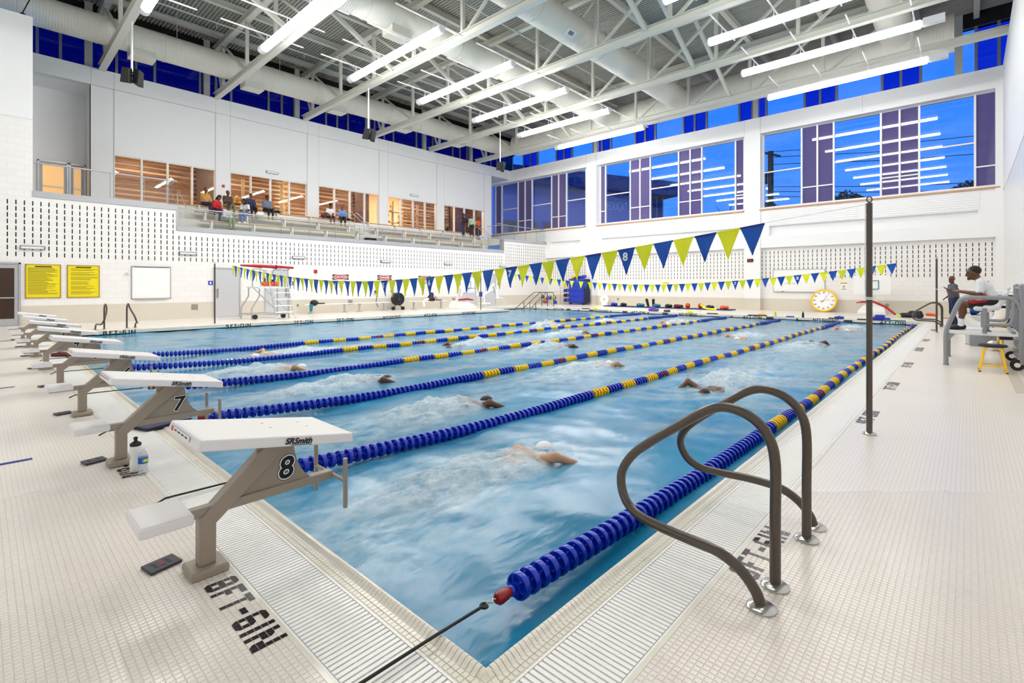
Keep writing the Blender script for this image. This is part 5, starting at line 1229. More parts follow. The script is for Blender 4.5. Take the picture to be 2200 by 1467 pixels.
def splash_mesh(seed, lx, ly, hz):
    rs = np.random.RandomState(seed); nx, ny = 70, 44; X, Y = np.meshgrid(np.linspace(-1, 1, nx), np.linspace(-1, 1, ny), indexing='ij'); R2 = X ** 2 + Y ** 2
    Zn = np.zeros_like(X)
    for k in range(24):
        a = rs.uniform(0, 6.28); L = rs.uniform(0.12, 0.7); Zn += L ** 0.6 * np.sin((X * math.cos(a) + Y * math.sin(a)) * 6.28 / L + rs.uniform(0, 6.28))
    Zn = Zn / 6; env = np.clip(1 - R2, 0, 1) ** 1.4
    Z = hz * env * (0.55 + 0.45 * Zn); Z = np.maximum(Z, -0.01) - 0.012 * (1 - env)
    V = np.stack([X * lx, Y * ly, Z], -1).reshape(-1, 3); i = np.arange(nx - 1)[:, None] * ny + np.arange(ny - 1)[None, :]; Fq = np.stack([i, i + ny, i + ny + 1, i + 1], -1).reshape(-1, 4)
    me = bpy.data.meshes.new('splash'); me.from_pydata(V.tolist(), [], Fq.tolist()); me.polygons.foreach_set('use_smooth', [True] * len(Fq)); me.materials.append(MATS['splash'])
    at = me.attributes.new('spray', 'FLOAT', 'POINT'); at.data.foreach_set('value', (np.clip(1.6 * env, 0, 1)).reshape(-1).astype(np.float32))
    return me
SPM = [splash_mesh(s, *d) for s, d in enumerate(((1.25, 0.5, 0.17), (1.0, 0.55, 0.22), (1.5, 0.55, 0.16), (1.1, 0.45, 0.26)))]
LANE = {0: 'lane eight', 1: 'lane seven', 2: 'lane six', 3: 'lane five', 4: 'lane four', 5: 'lane three'}
WHERE = ['closest to the camera', 'second closest to the camera', 'near the sixth block', 'near the fifth block', 'a third of the way down the pool', 'just beyond the dark grab rails', 'far down beside the tall pole', 'in the middle of the pool', 'in the middle of the pool, heading for the blocks', 'far past mid-pool', 'past mid-pool in heavy spray', 'past mid-pool near the stair side', 'beside the farthest rope near the blocks', 'near the far curb', 'at the far right corner', 'near the far curb, heading for the blocks']
for i, (x, y, hd, tone) in enumerate(SWIM):
    ln = LANE[min(5, max(0, int((y - 0.3) / 2.19)))]
    r = thing('swimmer', 'front-crawl swimmer in %s, %s' % (ln, WHERE[i]), 'person', (x, y, WZ), 'swimmers in the pool', local=True)
    r.rotation_euler = (0, 0, 0 if hd > 0 else PI)
    put('body', SK[tone], r).location = (0, 0, -0.055)
    s_ = tag(put('water_splash', SPM[i % 4], None, (x - 0.25 * hd, y, WZ - 0.005)), 'white splash around the swimmer in %s, %s' % (ln, WHERE[i]), 'splash', 'splashes', 'stuff'); s_.rotation_euler = (0, 0, (0 if hd > 0 else PI) + 0.1 * (i % 3 - 1)); s_.scale = (1, 1, 0.8 + 0.25 * (i % 3))
# ------------------------------------------------------------------ bleachers and gallery rails
bl = M()
for (y0, y1, z) in ((YL + 0.2, 24.55, 3.92), (24.55, 25.5, 4.40), (25.5, YU, 4.82)): bl.box((4.36, y0, 3.4), (24.12, y1, z))
bl.box((0.0, YL + 0.3, 4.3), (4.36, 28.2, 4.75)); bl.box((24.12, YL + 0.3, 4.3), (XF, 29.3, 4.75))
for k in range(3): bl.box((13.95, 24.55 - 0.3 + 0.95 * (k == 1), 3.92), (14.6, 24.56 + 0.95 * (k == 1), 4.16 + 0.44 * (k == 1)))
struct(ob('floor', bl, 'concrete'), 'stepped concrete gallery floor')
SECT = [(5.55, 13.7), (14.75, 23.6)]
for s_, (xa, xb) in enumerate(SECT):
    for k, (y, z) in enumerate((S1, S2, S3)):
        r = thing('bleacher_bench', '%s wooden bleacher bench of the %s section' % (('lowest', 'middle', 'top')[k], ('left', 'right')[s_]), 'bench', ((xa + xb) / 2, y, z - 0.44), 'bleacher benches')
        for q in range(2): ob('plank', M().box((xa, y - 0.14 + 0.15 * q, z - 0.035), (xb, y - 0.005 + 0.15 * q, z)), 'wood_pale', r, bev=0.005)
        n = 5; zf = (3.92, 4.40, 4.82)[k]
        for i in range(n):
            x = xa + 0.4 + (xb - xa - 0.8) * i / (n - 1)
            ob('support', M().prism([(-0.16, -0.44 if False else zf - z), (-0.08, zf - z), (-0.03, -0.08), (0.16, -0.05), (0.16, -0.035), (-0.14, -0.035)], (x, y, z), (0, 1, 0), (0, 0, 1), 0.05), 'white_metal', r)
            ob('support', M().prism([(0.10, zf - z), (0.16, zf - z), (0.14, -0.035), (0.06, -0.035)], (x, y, z), (0, 1, 0), (0, 0, 1), 0.05), 'white_metal', r)
def glass_rail(label, p, q, zb, h, n, up=None):
    p = Vector((*p, zb)); q = Vector((*q, zb)); d = (q - p); r = thing('glass_guardrail', label, 'guardrail', tuple((p + q) / 2), 'glass guardrails')
    for i in range(n):
        a = p + d * ((i + 0.01) / n); b = p + d * ((i + 0.99) / n)
        ob('glass_panel', M().beam(a + Vector((0, 0, h / 2)), b + Vector((0, 0, h / 2)), 0.014, h), 'glass_rail', r)
        if i: ob('panel_joint', M().beam(p + d * (i / n), p + d * (i / n) + Vector((0, 0, h)), 0.02, 0.02), 'grey_metal', r)
    ob('top_rail', M().tube([p + Vector((0, 0, h + 0.02)), q + Vector((0, 0, h + 0.02))], 0.026, 10), 'alu', r, smooth=True)
    return r
yg = YL + 0.10
glass_rail('glass guardrail in front of the upper exit door', (0.02, yg), (4.30, yg), 4.76, 1.0, 4)
glass_rail('glass return panel beside the bleacher steps', (4.33, yg), (4.33, yg + 1.6), 4.76, 1.0, 1)
glass_rail('long low glass guardrail in front of the bleachers', (4.42, yg), (24.08, yg), 3.86, 0.80, 14)
glass_rail('glass guardrail at the far end of the gallery by the windows', (24.15, yg), (XF - 0.1, yg), 4.70, 1.0, 4)
glass_rail('glass return panel at the far gallery end', (24.15, yg), (24.15, yg + 1.6), 4.70, 1.0, 1)
for k, (x, y0, y1, lab) in enumerate(((14.0, 26.3, 24.6, 'steel handrail at the centre aisle of the bleachers'), (24.4, 26.3, 24.8, 'steel handrail at the far end of the bleachers'), (4.75, 26.2, 24.8, 'steel handrail at the left end of the bleachers'))):
    r = thing('aisle_handrail', lab, 'handrail', (x, y0, 4.8), 'gallery handrails')
    for dx in (0, 0.35):
        ob('rail', M().tube(fillet([(x + dx, y0, 4.82), (x + dx, y0, 5.78), (x + dx, y0 - 0.3, 5.80), (x + dx, y1, 4.95), (x + dx, y1, 3.95 if k == 0 else 4.4)], 0.1, 4), 0.02, 8), 'alu', r, smooth=True)
# upper exit door in the recess
def door(name, axis, fix, a0, a1, z0, z1, label, leaf='door_grey', glass=None, bar=False, n=-1, handle_side=1, extra=None):
    o = thing(name, label, 'door', ((a0 + a1) / 2, fix, z0) if axis == 'x' else (fix, (a0 + a1) / 2, z0)); o['kind'] = 'structure'
    def bx(a, b, za, zb, d0, d1):
        return M().box((a, fix + n * d0, za), (b, fix + n * d1, zb)) if axis == 'x' else M().box((fix + n * d0, a, za), (fix + n * d1, b, zb))
    f = bx(a0, a0 + 0.055, z0, z1, 0, 0.05); 
    for q in (bx(a1 - 0.055, a1, z0, z1, 0, 0.05), bx(a0, a1, z1 - 0.055, z1, 0, 0.05)): f.add(q.v, q.f)
    ob('door_frame', f, 'door_grey' if not glass else 'alu', o)
    ob('door_leaf', bx(a0 + 0.06, a1 - 0.06, z0 + 0.01, z1 - 0.06, 0, 0.02), leaf, o)
    if glass:
        w = a1 - a0
        ob('glazing', bx(a0 + 0.16, a1 - 0.16, z0 + 0.25, z1 - 0.2, 0.015, 0.026), glass, o)
    if bar: ob('push_bar', bx(a0 + 0.12, a1 - 0.12, z0 + 0.95, z0 + 1.0, 0.03, 0.08), 'chrome', o, bev=0.01)
    else:
        hs = a0 + 0.10 if handle_side < 0 else a1 - 0.18
        ob('push_plate', bx(hs, hs + 0.09, z0 + 0.85, z0 + 1.25, 0.02, 0.026), 'steel', o); ob('lock', bx(hs + 0.035, hs + 0.055, z0 + 1.32, z0 + 1.345, 0.02, 0.03), 'chrome', o)
    return o
pm('door_glow', (255, 205, 140), 0.4, emit=0.55, emit_rgb=(255, 190, 110))
pm('door_dark', (58, 40, 30), 0.15, var=0.3, scale=3)
door('door_1', 'x', 28.18, 0.42, 1.42, 4.75, 6.85, 'upper exit door with a warm lit glass panel', 'door_grey', 'door_glow', True)
door('door_2', 'x', 28.18, 1.44, 2.0, 4.75, 6.85, 'warm lit sidelight beside the upper exit door', 'door_grey', 'door_glow', True)
door('door_3', 'x', YL - 0.012, -1.35, -0.30, 0, 2.2, 'aluminium glazed door at the left edge of the lower wall', 'alu', 'door_dark', True)
door('door_4', 'x', YL - 0.012, 5.70, 6.80, 0, 2.2, 'grey metal door behind the left flag pole', handle_side=-1)
door('door_5', 'x', YL - 0.012, 7.85, 8.95, 0, 2.2, 'grey metal door behind the left lifeguard chair')
door('door_6', 'x', YL - 0.012, 20.25, 21.4, 0, 2.2, 'grey metal door behind the portable hoop', handle_side=-1)
door('door_7', 'x', YL - 0.012, 22.3, 23.3, 0, 2.2, 'grey metal door behind the pool lift')

# ------------------------------------------------------------------ wall fittings, left wall (reads along +x, faces -y)
UX, UZ = Vector((1, 0, 0)), Vector((0, 0, 1)); yw = YL - 0.002
rs = random.Random(5)
for k, (xa, xb, lab, ttl) in enumerate(((-0.19, 0.74, 'yellow rules board with dense black print beside the glazed door', 'POOL RULES FOR SWIMMING'), (0.905, 1.83, 'yellow rules board with numbered paragraphs next to the whiteboard', 'POOL AND DECK SAFETY RULES'))):
    r = thing('rules_board', lab, 'sign', ((xa + xb) / 2, yw, 0.95), 'yellow rules boards')
    ob('board', M().box((xa, yw - 0.02, 0.95), (xb, yw, 2.155)), 'sign_yellow', r)
    f = M(); 
    for a, b, c, d in ((xa, xb, 0.95, 0.975), (xa, xb, 2.13, 2.155), (xa, xa + 0.025, 0.95, 2.155), (xb - 0.025, xb, 0.95, 2.155)): f.box((a, yw - 0.03, c), (b, yw - 0.005, d))
    ob('rim', f, 'gold', r)
    ob('title_bar', M().box(((xa + xb) / 2 - 0.22, yw - 0.022, 2.055), ((xa + xb) / 2 + 0.22, yw - 0.0205, 2.095)), 'black', r)
    z = 2.02; i = 0
    while z > 1.06:
        w = rs.uniform(0.45, 0.8); a = xa + (0.06 if k == 0 else 0.10)
        if i % 4 == 3 and k: z -= 0.03
        ob('print_line', M().box((a, yw - 0.0215, z), (min(a + w, xb - 0.06), yw - 0.0205, z + 0.011)), 'sign_ink', r)
        z -= 0.030 if k == 0 else 0.036; i += 1
def board(name, axis, fix, a0, a1, z0, z1, lab, marks=False):
    r = thing(name, lab, 'whiteboard', ((a0 + a1) / 2, fix, z0) if axis == 'x' else (fix, (a0 + a1) / 2, z0))
    def bx(a, b, za, zb, d0, d1): return M().box((a, fix - d0, za), (b, fix - d1, zb)) if axis == 'x' else M().box((fix - d0, a, za), (fix - d1, b, zb))
    ob('panel', bx(a0, a1, z0, z1, 0, 0.02), 'white', r); f = M()
    for q in (bx(a0, a1, z0, z0 + 0.03, 0, 0.03), bx(a0, a1, z1 - 0.03, z1, 0, 0.03), bx(a0, a0 + 0.03, z0, z1, 0, 0.03), bx(a1 - 0.03, a1, z0, z1, 0, 0.03)): f.add(q.v, q.f)
    ob('rim', f, 'alu', r); ob('tray', bx(a0 + 0.1, a1 - 0.1, z0 - 0.01, z0 + 0.012, 0.02, 0.07), 'alu', r)
    if axis == 'x': ob('map_rail', bx(a0 + 0.08, a1 - 0.05, z1 - 0.045, z1 - 0.025, 0.03, 0.035), 'black', r)
    return r
board('whiteboard', 'x', yw, 2.80, 4.12, 0.86, 2.17, 'square white marker board on the left wall')
wbd = board('whiteboard', 'y', XF - 0.002, 4.24, 6.77, 1.03, 2.28, 'wide white marker board on the end wall above the clock'); ob('marker', M().box((XF - 0.06, 6.2, 1.045), (XF - 0.04, 6.35, 1.07)), 'black', wbd)
text('scribble', '1 0 x 5 0', 0.14, 'grey_metal', (XF - 0.024, 5.9, 1.5), (0, -1, 0), (0, 0, 1), wbd)
pl = thing('small_wall_clip', 'small round chrome clip beside the square whiteboard', 'clip', (2.66, yw, 1.85)); ob('ring', M().tube([(2.66 + 0.05 * math.cos(a), yw - 0.03, 1.85 + 0.05 * math.sin(a)) for a in np.linspace(0, 6.28, 14)[:-1]], 0.008, 6, closed=True), 'chrome', pl); ob('stem', M().tube([(2.66, yw, 1.85), (2.66, yw - 0.03, 1.85)], 0.01, 6), 'chrome', pl)
for k, (x, z, lab) in enumerate(((5.58, 1.51, 'small blue room sign left of the grey door'), (9.1, 1.5, 'small blue room sign right of the left lifeguard chair'), (19.95, 1.5, 'small blue room sign by the hoop'), (23.6, 1.5, 'small blue room sign by the pool lift'))):
    r = thing('room_sign', lab, 'sign', (x, yw, z), 'blue room signs'); ob('plate', M().box((x - 0.09, yw - 0.012, z - 0.09), (x + 0.09, yw, z + 0.09)), 'royal', r)
    ob('symbol', M().box((x - 0.05, yw - 0.014, z - 0.05), (x + 0.05, yw - 0.0125, z - 0.03)).box((x - 0.03, yw - 0.014, z - 0.02), (x + 0.03, yw - 0.0125, z + 0.05)), 'white', r)
for k, (x, word, lab) in enumerate(((11.67, 'CAUTION', 'red oval CAUTION sign on the left wall'), (14.34, 'DANGER', 'red oval DANGER sign above the floor fan'), (17.16, 'DANGER', 'red oval DANGER sign farther along, half behind the pennants'))):
    r = thing('warning_sign', lab, 'sign', (x, yw, 1.55)); z = 1.83
    ob('plate', M().box((x - 0.46, yw - 0.008, z - 0.14), (x + 0.46, yw, z + 0.14)), 'black', r)
    el = lambda a, b: [(a * math.cos(t_), b * math.sin(t_)) for t_ in np.linspace(0, 2 * PI, 28)[:-1]]
    ob('oval_rim', M().prism(el(0.45, 0.13), (x, yw - 0.009, z), UX, UZ, 0.002), 'white', r); ob('oval', M().prism(el(0.425, 0.11), (x, yw - 0.0105, z), UX, UZ, 0.002), 'red', r)
    text('word', word, 0.15, 'white', (x, yw - 0.013, z), UX, UZ, r, offset=0.003)
    ob('lower_panel', M().box((x - 0.46, yw - 0.006, z - 0.44), (x + 0.46, yw, z - 0.14)), 'white', r)
    for q in range(4): ob('print_line', M().box((x - 0.3 + 0.02 * q, yw - 0.0075, z - 0.21 - 0.05 * q), (x + 0.3 - 0.03 * q, yw - 0.0065, z - 0.19 - 0.05 * q)), 'black', r)
tag(ob('fire_alarm', M().box((10.22, yw - 0.05, 2.02), (10.38, yw, 2.19)), 'red'), 'small red fire alarm box above the left wall bench', 'alarm')
tag(ob('fire_alarm', M().box((7.2, YU - 0.06, 6.45), (7.32, YU - 0.02, 6.58)), 'red'), 'small red alarm box on the upper wall between windows', 'alarm')
for k, (x, z) in enumerate(((4.98, 0.48), (9.4, 0.42), (12.22, 0.50), (19.45, 0.47))):
    r = thing('outlet_plate', ('square metal outlet plate left of the grey door', 'small outlet plate right of the left lifeguard chair', 'square metal outlet plate between the two long benches', 'square metal outlet plate left of the portable hoop')[k], 'outlet', (x, yw, z)); h_ = 0.12 if k != 1 else 0.05
    ob('plate', M().box((x - h_, yw - 0.025, z - h_), (x + h_, yw - 0.012, z + h_)), 'steel', r, bev=0.004); ob('screw', M().tube([(x, yw - 0.026, z), (x, yw - 0.028, z)], 0.01, 8), 'grey_metal', r)
wl_spots = [(0.0, 2.74, yw, 'on the slotted wall above the glazed door'), (4.73, 2.76, yw, 'on the slotted wall right of the whiteboard'), (9.44, 2.78, yw, 'on the slotted wall above the left lifeguard chair'), (14.41, 2.76, yw, 'on the slotted wall above the floor fan'), (18.98, 2.77, yw, 'on the slotted wall above the portable hoop'), (24.0, 2.76, yw, 'on the slotted wall nearest the end wall'), (9.7, 7.62, YU - 0.002, 'on the upper wall over the trophy window'), (19.2, 7.62, YU - 0.002, 'on the upper wall over the fourth window')]
for x, z, y, lab in wl_spots:
    r = thing('rectangular_light', 'grey framed rectangular wall light ' + lab, 'wall light', (x, y, z), 'rectangular wall lights'); f = M()
    for a, b, c, d in ((-0.32, 0.32, -0.06, -0.04), (-0.32, 0.32, 0.04, 0.06), (-0.32, -0.295, -0.06, 0.06), (0.295, 0.32, -0.06, 0.06)): f.box((x + a, y - 0.07, z + c), (x + b, y, z + d))
    ob('rim', f, 'grey_metal', r); ob('lens', M().box((x - 0.295, y - 0.055, z - 0.04), (x + 0.295, y - 0.01, z + 0.04)), 'white_plastic', r)
# end wall (reads along -y, faces -x)
VY = Vector((0, -1, 0)); xw = XF - 0.002
r = thing('attention_sign', 'small white ATTENTION notice with yellow header on the end wall', 'sign', (xw, 3.42, 1.1))
ob('sheet', M().box((xw - 0.006, 3.27, 1.10), (xw, 3.56, 1.48)), 'white', r); ob('header', M().box((xw - 0.008, 3.27, 1.47), (xw, 3.56, 1.54)), 'clock_yellow', r); text('word', 'ATTENTION', 0.05, 'black', (xw - 0.009, 3.415, 1.505), VY, UZ, r)
ob('pictogram', M().tube([(xw - 0.008, 3.415 + 0.07 * math.cos(a), 1.33 + 0.07 * math.sin(a)) for a in np.linspace(0, 6.28, 16)[:-1]], 0.004, 5, closed=True).beam((xw - 0.008, 3.45, 1.29), (xw - 0.008, 3.38, 1.37), 0.004, 0.03), 'black', r)
for q in range(2): ob('print_line', M().box((xw - 0.008, 3.31, 1.17 + 0.035 * q), (xw - 0.006, 3.52, 1.185 + 0.035 * q)), 'black', r)
r = thing('second_notice', 'small yellow-topped notice behind the far pennants', 'sign', (xw, 13.2, 1.4)); ob('sheet', M().box((xw - 0.006, 12.95, 1.1), (xw, 13.4, 1.5)), 'white', r); ob('header', M().box((xw - 0.008, 12.95, 1.5), (xw, 13.4, 1.6)), 'clock_yellow', r)
r = thing('alarm_strobe', 'red and black strobe on the white column', 'alarm', (XC - 0.02, 7.9, 2.8)); ob('base', M().box((XC - 0.06, 7.74, 2.74), (XC - 0.02, 8.06, 2.92)), 'black', r); ob('lens', M().box((XC - 0.09, 7.8, 2.78), (XC - 0.06, 8.0, 2.87)), 'red', r, bev=0.01)
tag(ob('outlet_plate', M().box((xw - 0.03, 1.55, 0.36), (xw - 0.012, 1.70, 0.50)), 'steel', bev=0.004), 'small outlet plate on the end wall by the far hoop', 'outlet')
tag(ob('outlet_plate', M().box((xw - 0.03, 16.65, 0.36), (xw - 0.012, 16.8, 0.50)), 'steel', bev=0.004), 'small outlet plate on the end wall left of the gear mat', 'outlet')

# ------------------------------------------------------------------ pace clock leaning on the end wall
cl_ = thing('pace_clock', 'big yellow-rimmed pace clock leaning against the end wall', 'clock', (28.75, 4.25, 0)); tilt = 0.20
nz_ = Vector((-math.cos(tilt), 0, math.sin(tilt))); ya = Vector((0, -1, 0)); za = Vector((math.sin(tilt), 0, math.cos(tilt))); cc = Vector((28.86, 4.25, 0.60)); Rk = 0.60
ring = [cc + ya * (Rk - 0.045) * math.cos(a) + za * (Rk - 0.045) * math.sin(a) for a in np.linspace(0, 2 * PI, 49)[:-1]]
ob('rim', M().tube(ring, 0.05, 10, closed=True), 'clock_yellow', cl_, smooth=True)
ob('face', M().prism([((Rk - 0.06) * math.cos(a), (Rk - 0.06) * math.sin(a)) for a in np.linspace(0, 2 * PI, 49)[:-1]], cc, ya, za, 0.03), 'white', cl_)
for k in range(12):
    a = PI / 2 - k * PI / 6; p = cc + (ya * math.cos(a) + za * math.sin(a)) * 0.43 + nz_ * 0.018
    text('numeral', str(k * 5 if k else 60), 0.115, 'black', p, ya, za, cl_, offset=0.002)
    d = ya * math.cos(a) + za * math.sin(a); ob('tick', M().beam(cc + d * 0.33 + nz_ * 0.018, cc + d * 0.35 + nz_ * 0.018, 0.012, 0.004, up=nz_), 'black', cl_)
for a, L, w in ((math.radians(12), 0.26, 0.010), (math.radians(62), 0.30, 0.012), (math.radians(200), 0.18, 0.022), (math.radians(237), 0.16, 0.022)):
    d = ya * math.cos(a) + za * math.sin(a); ob('hand', M().beam(cc + nz_ * 0.022, cc + d * L + nz_ * 0.022, w, 0.003, up=nz_), 'red' if a > 3.6 else 'black', cl_)

# ------------------------------------------------------------------ starting-end clutter
bt = thing('squeeze_bottle', 'white squeeze bottle with a black cap beside starting block seven', 'bottle', (-0.475, 3.34, 0))
ob('body', M().lathe([(0.033, 0), (0.037, 0.01), (0.037, 0.085), (0.032, 0.10), (0.032, 0.115), (0.037, 0.13), (0.037, 0.185), (0.034, 0.195)], (-0.475, 3.34, 0), 'z', 20), 'white_plastic', bt, smooth=True)
ob('cap', M().lathe([(0.036, 0.195), (0.037, 0.212), (0.02, 0.225), (0.012, 0.228), (0.011, 0.245), (0.014, 0.25), (0.014, 0.258), (0.006, 0.262)], (-0.475, 3.34, 0), 'z', 18), 'black', bt, smooth=True)
bt = thing('water_bottle', 'clear plastic water bottle with a blue and green label beside the white bottle', 'bottle', (-0.45, 3.225, 0))
ob('body', M().lathe([(0.026, 0), (0.031, 0.008), (0.031, 0.05), (0.028, 0.055), (0.031, 0.06), (0.031, 0.14), (0.02, 0.17), (0.012, 0.18), (0.012, 0.195)], (-0.45, 3.225, 0), 'z', 18), 'bottle_clear', bt, smooth=True)
ob('label', M().lathe([(0.0316, 0.085), (0.0316, 0.13)], (-0.45, 3.225, 0), 'z', 18), 'flag_blue', bt, smooth=True); ob('label_band', M().prism([(-0.014, 0.095), (0.02, 0.10), (0.02, 0.122), (-0.014, 0.118)], (-0.45 + 0.004, 3.225 - 0.0318, 0), (0.94, -0.2, 0), (0, 0, 1), 0.002), 'lime', bt); ob('cap', M().lathe([(0.014, 0.192), (0.014, 0.208)], (-0.45, 3.225, 0), 'z', 14), 'white', bt)
def kickboard(lab, x, y, z, rz, mat, L=0.45, Wd=0.28, t_=0.03):
    c, s = math.cos(rz), math.sin(rz); pl_ = [(-L / 2, -Wd / 2), (L * 0.3, -Wd / 2)] + [(L * 0.3 + 0.2 * L * math.sin(a), -Wd / 2 * math.cos(a)) for a in np.linspace(0.3, PI - 0.3, 7)] + [(L * 0.3, Wd / 2), (-L / 2, Wd / 2)]
    r = thing('kickboard', lab, 'kickboard', (x, y, z)); ob('foam', M().prism(pl_, (x, y, z + t_ / 2), (c, s, 0), (-s, c, 0), t_), mat, r, bev=0.006); ob('stripe', M().prism([(-0.1, -0.03), (0.1, -0.02), (0.1, 0.02), (-0.1, 0.01)], (x, y, z + t_ + 0.0005), (c, s, 0), (-s, c, 0), 0.001), 'white', r); return r
kickboard('navy kickboard lying on the grating between blocks seven and six', -0.13, 4.75, 0.004, 1.9, 'navy')
for k, (x0, x1, y, mt, lab) in enumerate(((-1.35, -0.99, 4.30, 'flag_navy', 'pale blue inlaid tile strip on the deck behind block seven'), (-1.6, -0.95, 8.45, 'navy', 'dark blue inlaid tile strip on the deck behind block five'))):
    r = tag(ob('inlaid_strip', M().box((x0, y - 0.025, -0.002), (x1, y + 0.025, 0.0012)), 'strip_blue' if False else mt), lab, 'tile strip')
tag(ob('inlaid_strip', M().box((8.0, -1.905, -0.002), (15.0, -1.78, 0.0008)), 'wainscot_x'), 'tan tile strip running along the right deck under the stand', 'tile strip')
r = thing('towel_heap', 'small brown towel heap behind the fifth starting block', 'towel', (-0.2, 11.9, 0)); put('heap', sdf_mesh([('c', (-0.28, 12.0, 0.03), (-0.1, 11.8, 0.03), 0.05, 0.04, 0), ('c', (-0.2, 11.95, 0.06), (-0.05, 11.75, 0.04), 0.04, 0.04, 1)], 0.02, 'heap', ['maroon', 'wood_brown']), r)

# ------------------------------------------------------------------ left lifeguard chair
def bar(r, n, pts, rad, mt='alu', f=0.06): return ob(n, M().tube(fillet(pts, f, 3), rad, 8), mt, r, smooth=True)
r = thing('lifeguard_chair', 'tall aluminium lifeguard chair with ladder on the left deck', 'lifeguard chair', (7.0, 20.6, 0))
X0, X1, Y0, Y1 = 6.25, 7.75, 20.1, 21.3
for y in (Y0, Y1):
    bar(r, 'leg', [(X0, y, 0), (X0, y, 0.45), (X0 + 0.30, y, 0.95), (X0 + 0.30, y, 1.32)], 0.03); bar(r, 'leg', [(X1, y, 0), (X1, y, 1.32)], 0.03)
    bar(r, 'base_bar', [(X0, y, 0.20), (X1, y, 0.20)], 0.024); bar(r, 'brace', [(X0 + 0.5, y, 1.28), (X1 - 0.05, y, 0.3)], 0.02)
for x in (X0, X1): bar(r, 'base_bar', [(x, Y0, 0.20), (x, Y1, 0.20)], 0.022)
ob('deck_plate', M().box((X0 + 0.25, Y0 - 0.05, 1.28), (X1 + 0.05, Y1 + 0.05, 1.34)), 'white_plastic', r)
for x in (X0 + 0.78, X1 + 0.02): bar(r, 'ladder_side', [(x + 0.05, Y0 - 0.55, 0.0), (x + 0.05, Y0 - 0.42, 0.12), (x, Y0 - 0.35, 0.3), (x - 0.05, Y0 - 0.02, 1.35), (x - 0.1, Y0 + 0.1, 1.75), (x - 0.12, Y0 + 0.6, 1.8)], 0.026)
for k in range(4): ob('rung', M().box((X0 + 0.78, Y0 - 0.42 + 0.085 * k, 0.26 + 0.27 * k), (X1 + 0.02, Y0 - 0.28 + 0.085 * k, 0.30 + 0.27 * k)), 'white_plastic', r)
put('seat_shell', sdf_mesh([('c', (X0 + 0.75, Y1 - 0.75, 1.70), (X0 + 1.15, Y1 - 0.75, 1.70), 0.06, 0.06, 0), ('c', (X0 + 0.75, Y1 - 0.4, 1.70), (X0 + 1.15, Y1 - 0.4, 1.70), 0.06, 0.06, 0, 0.1), ('c', (X0 + 0.75, Y1 - 0.28, 2.1), (X0 + 1.15, Y1 - 0.28, 2.1), 0.06, 0.06, 0, 0.2), ('c', (X0 + 0.95, Y1 - 0.32, 1.75), (X0 + 0.95, Y1 - 0.28, 2.1), 0.10, 0.10, 0, 0.2)], 0.03, 'seat_shell', ['white_plastic']), r)
ob('seat_post', M().tube([(X0 + 0.95, Y1 - 0.6, 1.34), (X0 + 0.95, Y1 - 0.6, 1.7)], 0.04, 8), 'alu', r)
for x in (X0 + 0.45, X0 + 1.3): bar(r, 'arm_rail', [(x, Y1, 1.34), (x, Y1, 2.1), (x, Y0 + 0.3, 2.1), (x, Y0 + 0.25, 1.34)], 0.024, f=0.12)
rt = thing('rescue_tube', 'red rescue tube lying across the top of the left lifeguard chair', 'rescue tube', (7.0, 20.5, 2.13))
for k, (a, b) in enumerate(((5.95, 6.75), (6.65, 7.3), (7.38, 8.05))): put('foam_section', sdf_mesh([('c', (a, 20.42, 2.22 - 0.01 * k), (b, 20.42, 2.20 - 0.015 * k), 0.06 if k else 0.035, 0.075 if k < 2 else 0.05, 0)], 0.02, 'foam_section', ['red']), rt)
ob('strap', M().tube([(7.34, 20.42 + 0.078 * math.cos(a), 2.185 + 0.078 * math.sin(a)) for a in np.linspace(0, 6.28, 14)[:-1]], 0.02, 6, closed=True), 'black', rt); bar(rt, 'tow_line', [(6.4, 20.45, 2.25), (6.6, 20.5, 2.36), (7.1, 20.5, 2.36), (7.2, 20.45, 2.25)], 0.012)
for k, x in enumerate((7.0, 7.35)):
    o = thing('life_vest', ('orange life vest on the left lifeguard chair, left one', 'orange life vest on the left lifeguard chair, right one')[k], 'life vest', (x, 20.6, 1.34)); put('vest', sdf_mesh([('c', (x - 0.09, 20.6, 1.47), (x + 0.09, 20.6, 1.47), 0.10, 0.10, 0), ('c', (x - 0.08, 20.6, 1.6), (x - 0.06, 20.6, 1.7), 0.05, 0.04, 1)], 0.022, 'vest', ['orange', 'black']), o)
for x, y in ((X0 + 0.08, Y0), (X1 - 0.25, Y0 + 0.1)): ob('wheel', M().tube([(x + 0.03, y - 0.08, 0.11), (x + 0.03, y - 0.02, 0.11)], 0.10, 16), 'black_rubber', r, smooth=True)

# ------------------------------------------------------------------ benches, fan, bags along the left wall
def wall_bench(xa, xb, y, lab):
    r = thing('metal_bench', lab, 'bench', ((xa + xb) / 2, y, 0), 'long metal benches'); ob('seat', M().box((xa, y - 0.15, 0.43), (xb, y + 0.15, 0.47)), 'white_metal', r, bev=0.008)
    for x in (xa + 0.35, xb - 0.35):
        ob('leg', M().box((x - 0.04, y - 0.03, 0.02), (x + 0.04, y + 0.03, 0.43)), 'alu', r); ob('foot', M().box((x - 0.12, y - 0.14, 0), (x + 0.12, y + 0.14, 0.025)), 'alu', r); ob('cap_plate', M().box((x - 0.09, y - 0.14, 0.405), (x + 0.09, y + 0.14, 0.43)), 'alu', r)
    return r
wall_bench(9.45, 11.95, 22.45, 'long metal wall bench with a black cap on it'); wall_bench(11.75 + 0.35, 14.3, 22.45, 'long empty metal wall bench left of the floor fan'); wall_bench(15.5, 18.2, 22.3, 'long metal wall bench with a black backpack on it')
